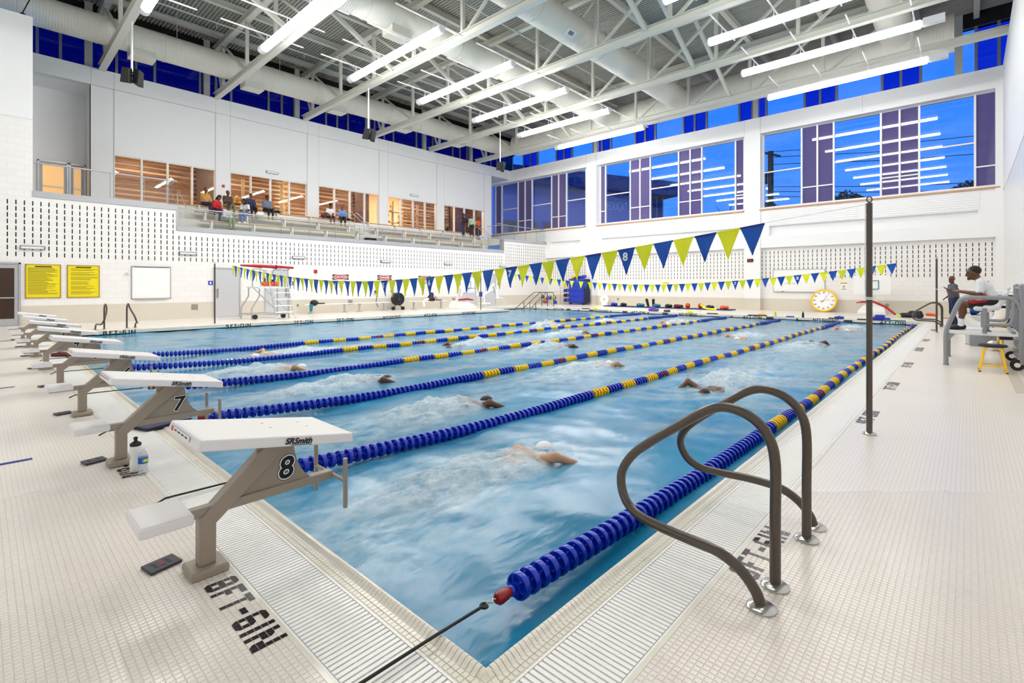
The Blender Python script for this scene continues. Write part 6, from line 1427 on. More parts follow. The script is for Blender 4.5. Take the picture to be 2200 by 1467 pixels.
def blob(name, lab, cat, prims, mats, res=0.025, grp=None, part='body'):
    pts = [Vector(p[1]) for p in prims]; lo = Vector((sum(p.x for p in pts) / len(pts), sum(p.y for p in pts) / len(pts), min(p.z for p in pts)))
    r = thing(name, lab, cat, tuple(lo), grp); put(part, sdf_mesh(prims, res, part, mats), r); return r
blob('peaked_cap', 'black cap with a brim on the left wall bench', 'cap', [('e', (9.95, 22.4, 0.53), (0.20, 0.18, 0.15), 0), ('c', (10.1, 22.35, 0.50), (10.45, 22.3, 0.50), 0.04, 0.03, 0)], ['black'])
tag(ob('towel', M().prism([(-0.06, -0.34), (0.05, -0.36), (0.09, 0.0), (-0.09, 0.0)], (9.75, 22.28, 0.47), UX, UZ, 0.03), 'teal'), 'teal towel hanging from the left wall bench', 'towel')
bp_ = blob('backpack', 'black backpack standing on the bench right of the floor fan', 'backpack', [('c', (17.05, 22.3, 0.62), (17.15, 22.3, 0.86), 0.19, 0.12, 0), ('c', (16.95, 22.2, 0.56), (17.2, 22.2, 0.56), 0.12, 0.12, 0), ('c', (17.3, 22.2, 0.75), (17.5, 22.15, 0.50), 0.025, 0.02, 0)], ['black'])
blob('sneakers', 'white towel and sneakers beside the black backpack', 'towel', [('c', (16.55, 22.2, 0.53), (16.8, 22.2, 0.58), 0.06, 0.07, 0), ('c', (16.4, 22.15, 0.45), (16.45, 22.13, 0.2), 0.07, 0.09, 0)], ['cloth_white'])
tag(ob('book', M().box((17.5, 22.2, 0.475), (17.85, 22.4, 0.53)), 'maroon'), 'red folder lying right of the black backpack', 'folder')
fn = thing('floor_fan', 'black round floor fan on a wheeled stand by the left wall', 'fan', (14.75, 22.5, 0)); fc = Vector((14.85, 22.45, 0.62)); Rf = 0.36
ob('drum', M().tube([fc + Vector((0, -0.14, 0)), fc + Vector((0, 0.14, 0))], Rf, 28), 'black', fn, smooth=True); ob('hub', M().tube([fc + Vector((0, -0.18, 0)), fc + Vector((0, -0.13, 0))], 0.07, 14), 'pad_grey', fn)
for k in range(6): ob('grille_ring', M().tube([fc + Vector((Rf * (0.2 + 0.15 * k) * math.cos(a), -0.155, Rf * (0.2 + 0.15 * k) * math.sin(a))) for a in np.linspace(0, 6.28, 21)[:-1]], 0.008, 5, closed=True), 'pad_grey', fn)
for x in (-0.33, 0.30): ob('wheel', M().tube([fc + Vector((x, -0.1, -0.52)), fc + Vector((x, 0.0, -0.52))], 0.10, 16), 'black_rubber', fn, smooth=True); bar(fn, 'stand', [tuple(fc + Vector((x, -0.05, -0.52))), tuple(fc + Vector((x * 0.3, 0, -0.30)))], 0.022, 'black')
bar(fn, 'handle', [tuple(fc + Vector((-0.42, 0.1, 0.42))), tuple(fc + Vector((-0.2, 0.12, 0.40))), tuple(fc + Vector((-0.05, 0.12, 0.0)))], 0.02, 'black'); bar(fn, 'stand_foot', [tuple(fc + Vector((0.05, -0.1, -0.35))), tuple(fc + Vector((0.35, -0.2, -0.595)))], 0.02, 'black')
r = thing('pull_cord', 'dark looped cord hanging on the wall left of the floor fan', 'cord', (13.75, 22.9, 0.3)); ob('box', M().box((13.68, 22.84, 0.98), (13.84, 22.97, 1.1)), 'pad_grey', r); bar(r, 'cord', [(13.8, 22.85, 1.0), (13.72, 22.8, 0.75), (13.66, 22.8, 0.45), (13.8, 22.8, 0.2)], 0.018, 'black')

# ------------------------------------------------------------------ portable hoops
def hoop(lab, x, y, facing, rim_dir, tube_on=True):
    """water-weighted white base, leaning post, clear-white backboard with blue square"""
    r = thing('portable_hoop', lab, 'basketball hoop', (x, y, 0)); d = Vector((*facing, 0)).normalized(); s = Vector((-d.y, d.x, 0)); o = Vector((x, y, 0))
    vs = []
    for (a, w_, z) in ((-0.7, 0.45, 0.0), (0.6, 0.55, 0.0), (0.6, 0.55, 0.16), (0.1, 0.40, 0.42), (-0.6, 0.36, 0.48), (-0.75, 0.40, 0.2)): vs += [o + d * a - s * w_ + Vector((0, 0, z)), o + d * a + s * w_ + Vector((0, 0, z))]
    n_ = 6; fs = [(2 * i, 2 * i + 1, 2 * ((i + 1) % n_) + 1, 2 * ((i + 1) % n_)) for i in range(n_)] + [tuple(2 * i for i in range(n_)), tuple(2 * i + 1 for i in range(n_))[::-1]]
    ob('base', M().add(vs, fs), 'white_plastic', r, bev=0.03)
    bc = o + d * 0.35 + Vector((0, 0, 1.42)); pb = o - d * 0.35 + Vector((0, 0, 0.42))
    ob('post', M().beam(pb, o - d * 0.25 + Vector((0, 0, 1.25)), 0.16, 0.16), 'white_plastic', r, bev=0.02); ob('post_arm', M().beam(o - d * 0.25 + Vector((0, 0, 1.2)), bc - d * 0.03, 0.12, 0.10), 'white_plastic', r)
    q = [(-0.68, -0.45), (0.68, -0.45), (0.72, -0.4), (0.72, 0.42), (0.68, 0.46), (-0.68, 0.46), (-0.72, 0.42), (-0.72, -0.4)]
    ob('backboard', M().prism(q, bc, s, UZ, 0.04), 'white', r)
    f = M(); 
    for a, b in (((-0.26, -0.2), (0.26, -0.2)), ((-0.26, 0.2), (0.26, 0.2)), ((-0.26, -0.2), (-0.26, 0.2)), ((0.26, -0.2), (0.26, 0.2))): f.beam(bc + d * 0.024 + s * a[0] + UZ * a[1], bc + d * 0.024 + s * b[0] + UZ * b[1], 0.03, 0.03)
    ob('target_square', f, 'teal', r)
    rc = bc + d * 0.28 + Vector((0, 0, -0.2)); ob('rim', M().tube([rc + d * 0.23 * math.cos(a) + s * 0.23 * math.sin(a) for a in np.linspace(0, 6.28, 20)[:-1]], 0.012, 6, closed=True), 'teal', r, smooth=True)
    nm_ = M()
    for k in range(10):
        a = k * 0.628; nm_.tube([rc + d * 0.23 * math.cos(a) + s * 0.23 * math.sin(a), rc + d * 0.14 * math.cos(a + 0.3) + s * 0.14 * math.sin(a + 0.3) - UZ * 0.3], 0.005, 4)
    ob('net', nm_, 'white', r); return r
hoop('white portable basketball hoop on the left deck, half behind the pennants', 18.4, 20.9, (0.3, -1), None); hoop('white portable basketball hoop standing by the end wall behind the pole', 28.0, 2.05, (-1, 0.0), None)
put_ = [('c', (17.9, 20.7, 0.54), (18.8, 20.95, 0.56), 0.05, 0.06, 0), ('c', (18.8, 20.95, 0.56), (19.3, 21.0, 0.50), 0.06, 0.045, 0)]
blob('rescue_tube', 'red rescue tube lying on the base of the left portable hoop', 'rescue tube', put_, ['red'], 0.022)
blob('rescue_tube', 'curved red rescue tube leaning on the far portable hoop', 'rescue tube', [('c', (26.9, 2.35, 0.62), (26.9, 1.9, 0.64), 0.045, 0.05, 0), ('c', (26.9, 1.9, 0.64), (26.85, 1.45, 0.42), 0.05, 0.055, 0), ('c', (26.85, 1.45, 0.42), (26.75, 1.1, 0.10), 0.055, 0.045, 0), ('c', (26.9, 2.35, 0.62), (26.9, 2.55, 0.58), 0.04, 0.025, 0)], ['red'], 0.022)
# pool lift
r = thing('pool_lift', 'white pool lift with slanted arm by the left wall', 'pool lift', (19.8, 20.5, 0)); lx, ly = 20.0, 20.7
ob('base', M().box((lx - 0.3, ly - 0.25, 0.22), (lx + 0.3, ly + 0.25, 0.32)), 'white_plastic', r, bev=0.02); ob('foot', M().box((lx - 0.1, ly - 0.1, 0), (lx + 0.1, ly + 0.1, 0.22)), 'white_plastic', r); ob('mast', M().tube([(lx, ly, 0.3), (lx - 0.06, ly, 1.45)], 0.055, 12), 'white_plastic', r, smooth=True)
ob('arm', M().beam((lx - 0.25, ly, 0.62), (lx + 0.75, ly - 0.1, 1.5), 0.10, 0.13), 'white_plastic', r, bev=0.02); ob('arm', M().beam((lx - 0.05, ly - 0.05, 0.85), (lx + 0.6, ly - 0.15, 1.15), 0.07, 0.09), 'white_plastic', r); ob('hanger_bar', M().tube([(lx + 0.75, ly - 0.1, 1.5), (lx + 1.0, ly - 0.1, 0.7)], 0.03, 8), 'white_plastic', r)
put('seat', sdf_mesh([('c', (lx + 0.95, ly - 0.3, 0.60), (lx + 1.3, ly - 0.3, 0.56), 0.05, 0.05, 0), ('c', (lx + 0.95, ly - 0.05, 0.60), (lx + 1.3, ly - 0.05, 0.56), 0.05, 0.05, 0, 0.15), ('c', (lx + 0.95, ly - 0.18, 0.6), (lx + 0.92, ly - 0.18, 1.05), 0.08, 0.07, 0, 0.1), ('c', (lx + 1.3, ly - 0.2, 0.55), (lx + 1.75, ly - 0.2, 0.2), 0.03, 0.03, 0)], 0.03, 'seat', ['white_plastic']), r); ob('control_box', M().box((lx - 0.38, ly - 0.1, 0.7), (lx - 0.26, ly + 0.1, 1.0)), 'royal', r, bev=0.02)

# ------------------------------------------------------------------ far deck: locker, bin of gear, mat with toys
r = thing('equipment_locker', 'tall royal blue equipment locker on castors in the far corner', 'locker', (28.3, 19.1, 0))
ob('body', M().box((27.9, 18.75, 0.12), (28.7, 20.05, 1.85)), 'royal', r, bev=0.04)
for k in range(4): ob('panel', M().box((27.875, 18.85, 0.2 + 0.41 * k), (27.9, 19.95, 0.56 + 0.41 * k)), 'royal', r, bev=0.03)
for y in (18.85, 19.95): ob('castor', M().tube([(27.95, y, 0.06), (28.05, y, 0.06)], 0.06, 10), 'black_rubber', r)
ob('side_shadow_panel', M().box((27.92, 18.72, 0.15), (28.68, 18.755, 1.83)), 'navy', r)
for k, (dy, mt) in enumerate(((0.25, 'royal'), (0.7, 'royal'), (1.1, 'clock_yellow'))):
    blob('gear_roll', '%s gear roll on top of the blue locker, %s' % (('blue', 'blue', 'yellow')[k], ('right end', 'middle', 'left end')[k]), 'gear', [('c', (28.1, 18.75 + dy, 1.98), (28.5, 18.8 + dy, 1.98 + 0.06 * (k == 0)), 0.13, 0.12, 0)], [mt], 0.03)
r = thing('wire_cart', 'tall wire cart beside the blue locker', 'cart', (28.2, 20.5, 0))
for x in (27.95, 28.45):
    for y in (20.15, 20.85): ob('post', M().tube([(x, y, 0), (x, y, 1.5)], 0.02, 6), 'alu', r)
for z in (0.15, 0.5, 0.85, 1.2): ob('shelf', M().box((27.95, 20.15, z - 0.015), (28.45, 20.85, z + 0.015)), 'alu', r)
for k, z in enumerate((0.3, 0.65, 1.0)): blob('gear_bundle', '%s blue gear bundle on the wire cart' % ('lowest', 'middle', 'upper')[k], 'gear', [('c', (28.1, 20.3, z + 0.02), (28.3, 20.7, z), 0.13, 0.12, 0)], ['royal' if k != 1 else 'navy'], 0.04)
for k in range(2): tag(ob('paddle', M().prism([(-0.04, 0), (0.04, 0), (0.07, 0.35), (0, 0.42), (-0.07, 0.35)], (28.15, 20.35 + 0.2 * k, 1.22), (0, 1, 0.1), (0, 0.15 - 0.3 * k, 1), 0.03), 'clock_yellow'), ('yellow paddle sticking out of the wire cart, right one', 'yellow paddle sticking out of the wire cart, left one')[k], 'paddle')
r = thing('wire_bin', 'wire bin full of coloured water toys at the far wall', 'bin', (27.6, 21.7, 0))
wb_ = M()
for k in range(9):
    wb_.tube([(27.2, 21.1 + 0.15 * k, 0), (27.2, 21.1 + 0.15 * k, 0.9)], 0.008, 4)
for z in (0.05, 0.3, 0.6, 0.9): wb_.tube([(27.2, 21.1, z), (27.2, 22.3, z), (28.0, 22.3, z), (28.0, 21.1, z)], 0.01, 5, closed=True)
ob('wire_cage', wb_, 'alu', r)
rs2 = random.Random(11); cols = ['royal', 'navy', 'clock_yellow', 'red', 'flag_blue', 'lime', 'orange', 'royal', 'navy', 'white']
cn = {'royal': 'royal blue', 'navy': 'navy', 'clock_yellow': 'yellow', 'red': 'red', 'flag_blue': 'bright blue', 'lime': 'lime', 'orange': 'orange', 'white': 'white', 'teal': 'teal', 'purple': 'purple', 'black': 'black', 'maroon': 'maroon'}
tv = sorted(((20.98 + 1.3 * ((k * 0.618) % 1.0), k) for k in range(12)), reverse=True)
for q, (y, k) in enumerate(tv):
    z = 0.13 + 0.62 * ((k * 0.37) % 1.0) * (1 - abs(y - 21.6) / 1.6); c_ = cols[k % 10]; x = 27.35 + 0.4 * rs2.random()
    blob('water_toy', '%s float toy, %s from the left in the wire bin' % (cn[c_], ORD[q]), 'toy', [('c', (x, y - 0.08, z), (x + 0.1, y + 0.08, z + 0.06), 0.10, 0.12, 0), ('c', (x - 0.05, y, z + 0.1), (x, y + 0.05, z - 0.05), 0.05, 0.07, 0)], [c_], 0.035, 'toys in the wire bin')
r = thing('gear_mat', 'long navy exercise mat on the far deck covered with swim gear', 'mat', (27.3, 12.2, 0)); ob('pad', M().box((26.9, 8.3, 0), (27.75, 16.5, 0.05)), 'navy', r, bev=0.01); ob('edge_piping', M().box((26.885, 8.3, 0.02), (26.9, 16.5, 0.035)), 'royal', r)
GEAR = [(15.9, 'royal', 0.22, 'royal blue swim bag at the left end of the mat'), (15.2, 'black', 0.2, 'dark flippers near the left end of the mat'), (14.0, 'teal', 0.26, 'teal swim bag on the mat left of the black boots'), (12.9, 'teal', 0.24, 'teal kick float right of the black boots'), (12.1, 'black', 0.2, 'black and blue goggles bag in the middle of the mat'), (11.5, 'maroon', 0.28, 'dark maroon duffel lying on the mat'), (9.6, 'black', 0.2, 'black bag right of the second ball on the mat'), (8.8, 'orange', 0.2, 'orange gear pile at the right end of the mat')]
for y, c_, s_, lb in GEAR:
    blob('swim_gear', lb, 'gear', [('c', (27.2, y - s_, 0.15), (27.3, y + s_ * 0.6, 0.14), 0.09, 0.11, 0), ('c', (27.1, y, 0.12), (27.4, y + s_ * 0.5, 0.2), 0.08, 0.07, 0)], [c_], 0.03)
for k, y in enumerate((13.45, 13.1)): blob('boot', ('black swim boot standing on the mat, left one', 'black swim boot standing on the mat, right one')[k], 'boot', [('c', (27.3, y, 0.1), (27.25, y + 0.08 - 0.1 * k, 0.48), 0.07, 0.09, 0)], ['black'], 0.03)
for k, y in enumerate((10.9, 10.15)):
    r = thing('basketball', ('orange ball on the gear mat beside the maroon duffel', 'orange ball on the gear mat, right one')[k], 'ball', (27.3, y, 0.05)); ob('ball', M().ball((27.3, y, 0.20), 0.15, 18), 'orange', r, smooth=True); ob('seam', M().tube([(27.3 + 0.151 * math.cos(a), y, 0.20 + 0.151 * math.sin(a)) for a in np.linspace(0, 6.28, 20)[:-1]], 0.006, 4, closed=True), 'black', r)
r = thing('swim_noodle', 'curved pale yellow noodle on the mat', 'noodle', (26.9, 9.6, 0.05)); ob('foam', M().tube(catmull([(26.75, 9.9, 0.32), (26.75, 9.75, 0.15), (26.72, 9.5, 0.08), (26.7, 9.0, 0.06)]), 0.045, 8), 'flag_yellow', r, smooth=True)
blob('bag', 'purple bag on the far curb in front of the mat', 'bag', [('c', (23.4, 11.35, 0.08), (23.4, 10.9, 0.08), 0.08, 0.08, 0), ('c', (23.4, 11.2, 0.16), (23.4, 11.05, 0.2), 0.07, 0.05, 0)], ['purple'], 0.03)
blob('bag', 'dark grey goggles bag right of the purple bag on the far curb', 'bag', [('c', (23.2, 10.4, 0.06), (23.2, 10.15, 0.06), 0.06, 0.07, 0)], ['pad_grey'], 0.03)
blob('bag', 'royal blue mesh bag on the far curb near the right corner', 'bag', [('c', (23.5, 1.6, 0.07), (23.5, 1.0, 0.05), 0.06, 0.05, 0), ('c', (23.5, 1.4, 0.14), (23.5, 1.2, 0.15), 0.08, 0.07, 0)], ['royal'], 0.03)
blob('clothes_pile', 'black clothes pile with yellow and red edges on the far right deck', 'clothes', [('c', (26.2, 0.8, 0.10), (26.2, 0.2, 0.10), 0.10, 0.13, 0), ('c', (26.2, 0.5, 0.2), (26.2, 0.2, 0.22), 0.10, 0.09, 0), ('c', (26.2, -0.05, 0.16), (26.2, -0.3, 0.14), 0.07, 0.06, 1), ('c', (26.1, 0.95, 0.06), (26.1, 0.88, 0.06), 0.05, 0.05, 2), ('c', (26.2, -0.5, 0.04), (26.2, -0.9, 0.04), 0.04, 0.03, 3)], ['black', 'orange', 'lime', 'wood'], 0.03)
for k, (y, L, mt, lb) in enumerate(((15.5, 0.5, 'navy', 'navy foam strip with a yellow float on the far curb, left'), (8.1, 0.5, 'navy', 'navy foam strip on the far curb under a dark vent'), (6.2, 0.8, 'navy', 'navy foam strip on the far curb by a lane rope end'), (4.6, 0.3, 'foam_blue', 'short blue foam strip on the far curb left of the black bottle'), (3.0, 0.5, 'navy', 'thin navy strip on the far deck in front of the clock'), (2.0, 0.9, 'navy', 'long navy foam strip on the far curb right of the blue float'), (1.15, 0.7, 'teal', 'teal strip at the right end of the far curb'))):
    tag(ob('foam_strip', M().box((PX + 0.03, y - L, 0.001), (PX + 0.16, y, 0.045)), mt, bev=0.01), lb, 'foam strip')
for k, (y, mt, lb) in enumerate(((14.75, 'flag_yellow', 'pale yellow float on the far curb, leftmost'), (9.1, 'flag_yellow', 'pale yellow float on the far curb in the middle'), (5.75, 'clock_yellow', 'orange-yellow float on the far curb left of the lime bottle'), (2.75, 'flag_blue', 'bright blue float on the far curb in front of the clock'))):
    blob('curb_float', lb, 'float', [('c', (PX + 0.1, y, 0.06), (PX + 0.1, y - 0.25, 0.06), 0.05, 0.06, 0), ('c', (PX + 0.1, y - 0.1, 0.09), (PX + 0.1, y - 0.14, 0.1), 0.04, 0.04, 0)], [mt], 0.025)
for k, (y, mt, lb, cp) in enumerate(((5.05, 'lime', 'clear bottle with lime drink on the far curb', 'white'), (3.95, 'black', 'black drink bottle on the far curb beside NO DIVING', 'black'))):
    r = thing('drink_bottle', lb, 'bottle', (PX + 0.1, y, 0)); ob('body', M().lathe([(0.04, 0), (0.045, 0.01), (0.045, 0.17), (0.02, 0.22), (0.02, 0.24)], (PX + 0.1, y, 0), 'z', 12), mt, r, smooth=True); ob('cap', M().lathe([(0.022, 0.24), (0.022, 0.27)], (PX + 0.1, y, 0), 'z', 10), cp, r)
r = thing('hose_reel', 'round white reel leaning by the left column', 'reel', (28.5, 17.3, 0)); ob('disc', M().tube([(28.45, 17.4, 0.42), (28.5, 17.4, 0.42)], 0.34, 24), 'white_plastic', r, smooth=True); ob('hub', M().tube([(28.42, 17.4, 0.42), (28.45, 17.4, 0.42)], 0.05, 10), 'grey_metal', r); ob('foot', M().box((28.4, 17.2, 0), (28.6, 17.6, 0.14)), 'white_plastic', r)

# ------------------------------------------------------------------ right lifeguard stand
r = thing('lifeguard_stand', 'low grey tubular lifeguard stand with white platform on the right deck', 'lifeguard stand', (11.1, -1.5, 0))
T = 0.036; XA, XB, YF, YB = 10.42, 11.84, -1.03, -1.98
for x in (XA, XB):
    bar(r, 'frame_rail', [(x, YF, 0), (x, YF, 0.62), (x, YF - 0.20, 1.20), (x, YB + 0.10, 1.20), (x, YB + 0.02, 1.05), (x, YB, 0.1)], T, 'grey_metal', 0.12)
    bar(r, 'side_loop', [(x, -1.53, 0.60), (x, -1.53, 0.74), (x, YB + 0.12, 0.74), (x, YB + 0.10, 1.18)], 0.030, 'grey_metal', 0.10)
    ob('side_post', M().tube([(x, -1.53, 0.6), (x, -1.53, 1.02)], 0.032, 10), 'grey_metal', r, smooth=True)
    bar(r, 'rear_post', [(x, YB, 0.1), (x, YB, 1.40)], 0.042, 'grey_metal'); ob('post_cap', M().ball((x, YB, 1.40), 0.042, 12), 'grey_metal', r, smooth=True)
    ob('foot_pad', M().lathe([(0.045, 0), (0.045, 0.015)], (x, YF, 0), 'z', 14), 'grey_metal', r)
    ob('wheel', M().tube([(x - 0.03, YB + 0.06, 0.09), (x + 0.03, YB + 0.06, 0.09)], 0.09, 20), 'black_rubber', r, smooth=True); ob('wheel_hub', M().tube([(x - 0.034, YB + 0.06, 0.09), (x + 0.034, YB + 0.06, 0.09)], 0.04, 12), 'white', r)
bar(r, 'cross_bar', [(XA, YB, 1.36), (XB, YB, 1.36)], 0.028, 'grey_metal'); bar(r, 'cross_bar', [(XA, YB + 0.1, 0.62), (XB, YB + 0.1, 0.62)], 0.028, 'grey_metal')
ob('platform', M().box((XA, YB + 0.02, 0.55), (XB, YF + 0.02, 0.60)), 'white_plastic', r, bev=0.012)
for x in (XA, XB): ob('angle_bracket', M().prism([(0, 0), (-0.1, 0), (0, -0.14)], (x, YF - 0.02, 0.55), (0, 1, 0), (0, 0, 1), 0.03), 'grey_metal', r)
sm = [('c', (10.82, -1.70, 1.02), (11.18, -1.70, 1.02), 0.032, 0.032, 0), ('c', (10.80, -1.42, 1.00), (11.20, -1.42, 1.00), 0.028, 0.028, 0, 0.2), ('c', (10.84, -1.56, 0.995), (11.16, -1.56, 0.995), 0.034, 0.034, 0, 0.2), ('c', (10.83, -1.76, 1.14), (11.17, -1.76, 1.14), 0.028, 0.028, 0, 0.16), ('c', (10.85, -1.80, 1.26), (11.15, -1.80, 1.26), 0.024, 0.024, 0, 0.16), ('c', (10.88, -1.845, 1.37), (11.12, -1.845, 1.37), 0.018, 0.018, 0, 0.16)]
put('seat_shell', sdf_mesh(sm, 0.013, 'seat_shell', ['white_plastic']), r); ob('seat_mount', M().box((10.85, -1.66, 0.945), (11.15, -1.46, 0.975)), 'black', r, bev=0.008); ob('pedestal', M().tube([(11.0, -1.56, 0.60), (11.0, -1.56, 0.96)], 0.04, 12), 'grey_metal', r, smooth=True)
ob('rubber_foot_mat', M().box((10.75, -1.62, 0.6), (10.95, -1.56, 0.612)), 'black', r)
for k in range(3): ob('rung', M().box((XA + 0.35, YB - 0.02, 0.16 + 0.16 * k), (XB - 0.35, YB + 0.06, 0.19 + 0.16 * k)), 'alu', r)
# yellow stool in front of the stand
r = thing('step_stool', 'yellow tubular stool with a blue padded seat in front of the stand', 'stool', (10.02, -1.62, 0))
ob('seat', M().lathe([(0.16, 0.405), (0.178, 0.415), (0.178, 0.43), (0.165, 0.445), (0.02, 0.45)], (10.02, -1.62, 0), 'z', 28), 'navy', r, smooth=True); ob('seat_emblem', M().lathe([(0.05, 0.4495), (0.05, 0.4515)], (10.02, -1.62, 0), 'z', 20), 'gold', r)
for sx in (-1, 1):
    bar(r, 'leg', [(10.02 + sx * 0.17, -1.46, 0), (10.02 + sx * 0.12, -1.52, 0.40), (10.02 + sx * 0.12, -1.72, 0.40), (10.02 + sx * 0.17, -1.78, 0)], 0.014, 'clock_yellow', 0.05)
    for y in (-1.46, -1.78): ob('foot_cap', M().lathe([(0.017, 0), (0.017, 0.02)], (10.02 + sx * 0.17, y, 0), 'z', 10), 'pad_grey', r)
for sy in (-1.475, -1.765): ob('stretcher', M().tube([(10.02 - 0.16, sy, 0.10), (10.02 + 0.16, sy, 0.10)], 0.009, 8), 'clock_yellow', r, smooth=True)
for sx in (-1, 1): ob('stretcher', M().tube([(10.02 + sx * 0.16, -1.475, 0.10), (10.02 + sx * 0.16, -1.765, 0.10)], 0.009, 8), 'clock_yellow', r, smooth=True)
r = thing('volleyball', 'white ball on the deck under the lifeguard stand', 'ball', (13.6, -1.72, 0)); ob('ball', M().ball((13.6, -1.72, 0.11), 0.11, 18), 'white', r, smooth=True); ob('seam', M().tube([(13.6 + 0.111 * math.cos(a), -1.72, 0.11 + 0.111 * math.sin(a)) for a in np.linspace(0, 6.28, 20)[:-1]], 0.004, 4, closed=True), 'grey_metal', r)
# things behind the stand: white storage tubes and racks, a second yellow stool, lockers of boards
r = thing('slide_tube', 'curved white moulded tub lying behind the lifeguard stand', 'tub', (14.6, -1.5, 0))
rg = [(Vector((14.6, -1.56 + 0.34 * math.cos(a), 0.82 + 0.40 * math.sin(a)))) for a in np.linspace(PI * 0.95, PI * 2.25, 16)]
ob('shell', M().tube(rg, 0.13, 12), 'white_plastic', r, smooth=True)
for q in (4, 6, 11, 13): ob('seam_band', M().tube([rg[q] + (rg[q + 1] - rg[q]) * 0.4, rg[q] + (rg[q + 1] - rg[q]) * 0.5], 0.133, 14), 'pad_grey', r)
ob('cradle', M().box((14.45, -1.80, 0), (14.75, -1.35, 0.32)), 'grey_metal', r)
r = thing('storage_rack', 'white pipe storage rack against the right wall behind the stand', 'rack', (16.6, -2.05, 0))
for z in (0.35, 0.65, 0.95, 1.25): ob('pipe_shelf', M().box((15.4, -2.4, z - 0.02), (18.4, -1.75, z + 0.02)), 'white_plastic', r)
for x in (15.4, 16.9, 18.4):
    for y in (-1.75, -2.4): ob('post', M().tube([(x, y, 0), (x, y, 1.3)], 0.03, 8), 'white_plastic', r)
for k, (z, mt, lb) in enumerate(((0.37, 'navy', 'navy mats stacked on the lowest rack shelf'), (0.67, 'royal', 'royal blue boards stacked on the second rack shelf'), (0.97, 'wood_pale', 'tan boards stacked on the third rack shelf'))):
    rr_ = thing('board_stack', lb, 'boards', (16.9, -2.1, z))
    for q in range(4): ob('board', M().box((15.6 + 0.04 * q, -2.35, z + 0.045 * q), (18.1 - 0.05 * q, -1.78 - 0.02 * q, z + 0.04 + 0.045 * q)), (mt, 'white', mt, mt)[q], rr_, bev=0.005)
r = thing('yellow_bench', 'low yellow-topped bench behind the stand', 'bench', (13.2, -2.0, 0)); ob('top', M().box((12.4, -2.3, 0.40), (14.4, -1.75, 0.46)), 'clock_yellow', r, bev=0.01); ob('apron', M().box((12.4, -2.3, 0.34), (14.4, -1.78, 0.40)), 'navy', r)
for x in (12.5, 14.3):
    for y in (-1.82, -2.25): ob('leg', M().tube([(x, y, 0), (x, y, 0.35)], 0.02, 8), 'clock_yellow', r)
r = thing('crate_stand', 'small white plastic crate behind the lifeguard stand', 'crate', (15.0, -1.42, 0)); ob('crate', M().box((14.8, -1.6, 0), (15.2, -1.25, 0.70)), 'white_plastic', r, bev=0.02); ob('crate_rim', M().box((14.78, -1.62, 0.66), (15.22, -1.23, 0.70)), 'white_plastic', r)
r = thing('blue_ball', 'blue ball resting on the crate behind the lifeguard stand', 'ball', (15.0, -1.42, 0.70)); ob('ball', M().ball((15.0, -1.42, 0.82), 0.12, 16), 'flag_blue', r, smooth=True); ob('valve', M().ball((15.0, -1.30, 0.84), 0.012, 8), 'navy', r)

# ------------------------------------------------------------------ gallery clutter and trophies
blob('handbag', 'dark handbag on the top bench by the grey denim jacket', 'bag', [('c', (9.55, 26.0, 5.36), (9.7, 26.0, 5.36), 0.08, 0.08, 0), ('c', (9.6, 25.9, 5.45), (9.75, 25.8, 5.2), 0.02, 0.02, 0)], ['black'], 0.03)
blob('handbag', 'red plaid bag on the top bench beside the seated child', 'bag', [('c', (12.2, 26.0, 5.40), (12.3, 26.0, 5.50), 0.14, 0.10, 0)], ['maroon'], 0.03)
blob('backpack', 'black bag on the top bench near the standing people', 'bag', [('c', (21.4, 26.0, 5.40), (21.45, 26.0, 5.50), 0.13, 0.07, 0)], ['black'], 0.03)
blob('jacket', 'dark jacket lying on the bench beside the light blue shirt', 'jacket', [('c', (13.75, 26.0, 5.36), (13.9, 26.0, 5.34), 0.09, 0.06, 0)], ['cloth_black'], 0.03)
blob('tote_bag', 'white tote bag beside the jeans on the middle bench', 'bag', [('c', (8.35, 25.15, 5.0), (8.55, 25.2, 5.05), 0.13, 0.10, 0)], ['cloth_white'], 0.03)
def trophy(x, z, s, lab, kind):
    y = YU + 0.75; r = thing('trophy', lab, 'trophy', (x, y, z), 'trophies in the gallery windows')
    ob('plinth', M().box((x - 0.12 * s, y - 0.1 * s, z), (x + 0.12 * s, y + 0.1 * s, z + 0.12 * s)), 'wood_dark', r)
    if kind: ob('globe', M().ball((x, y, z + 0.36 * s), 0.17 * s, 16), 'gold', r, smooth=True); ob('stem', M().lathe([(0.06 * s, 0.12 * s), (0.02 * s, 0.16 * s), (0.02 * s, 0.22 * s)], (x, y, z), 'z', 10), 'gold', r)
    else: ob('cup', M().lathe([(0.05 * s, 0.12 * s), (0.02 * s, 0.2 * s), (0.03 * s, 0.4 * s), (0.09 * s, 0.55 * s), (0.10 * s, 0.7 * s)], (x, y, z), 'z', 12), 'gold', r, smooth=True)
sh = thing('trophy_shelf', 'glass trophy shelf behind the second gallery window', 'shelf', (9.6, YU + 0.75, 5.5)); ob('board', M().box((7.7, YU + 0.55, 5.66), (11.6, YU + 0.95, 5.69)), 'wood_pale', sh); ob('back_post', M().box((8.45, YU + 0.9, 4.8), (8.6, YU + 0.98, 7.2)).box((10.5, YU + 0.9, 4.8), (10.65, YU + 0.98, 7.2)), 'wood_pale', sh)
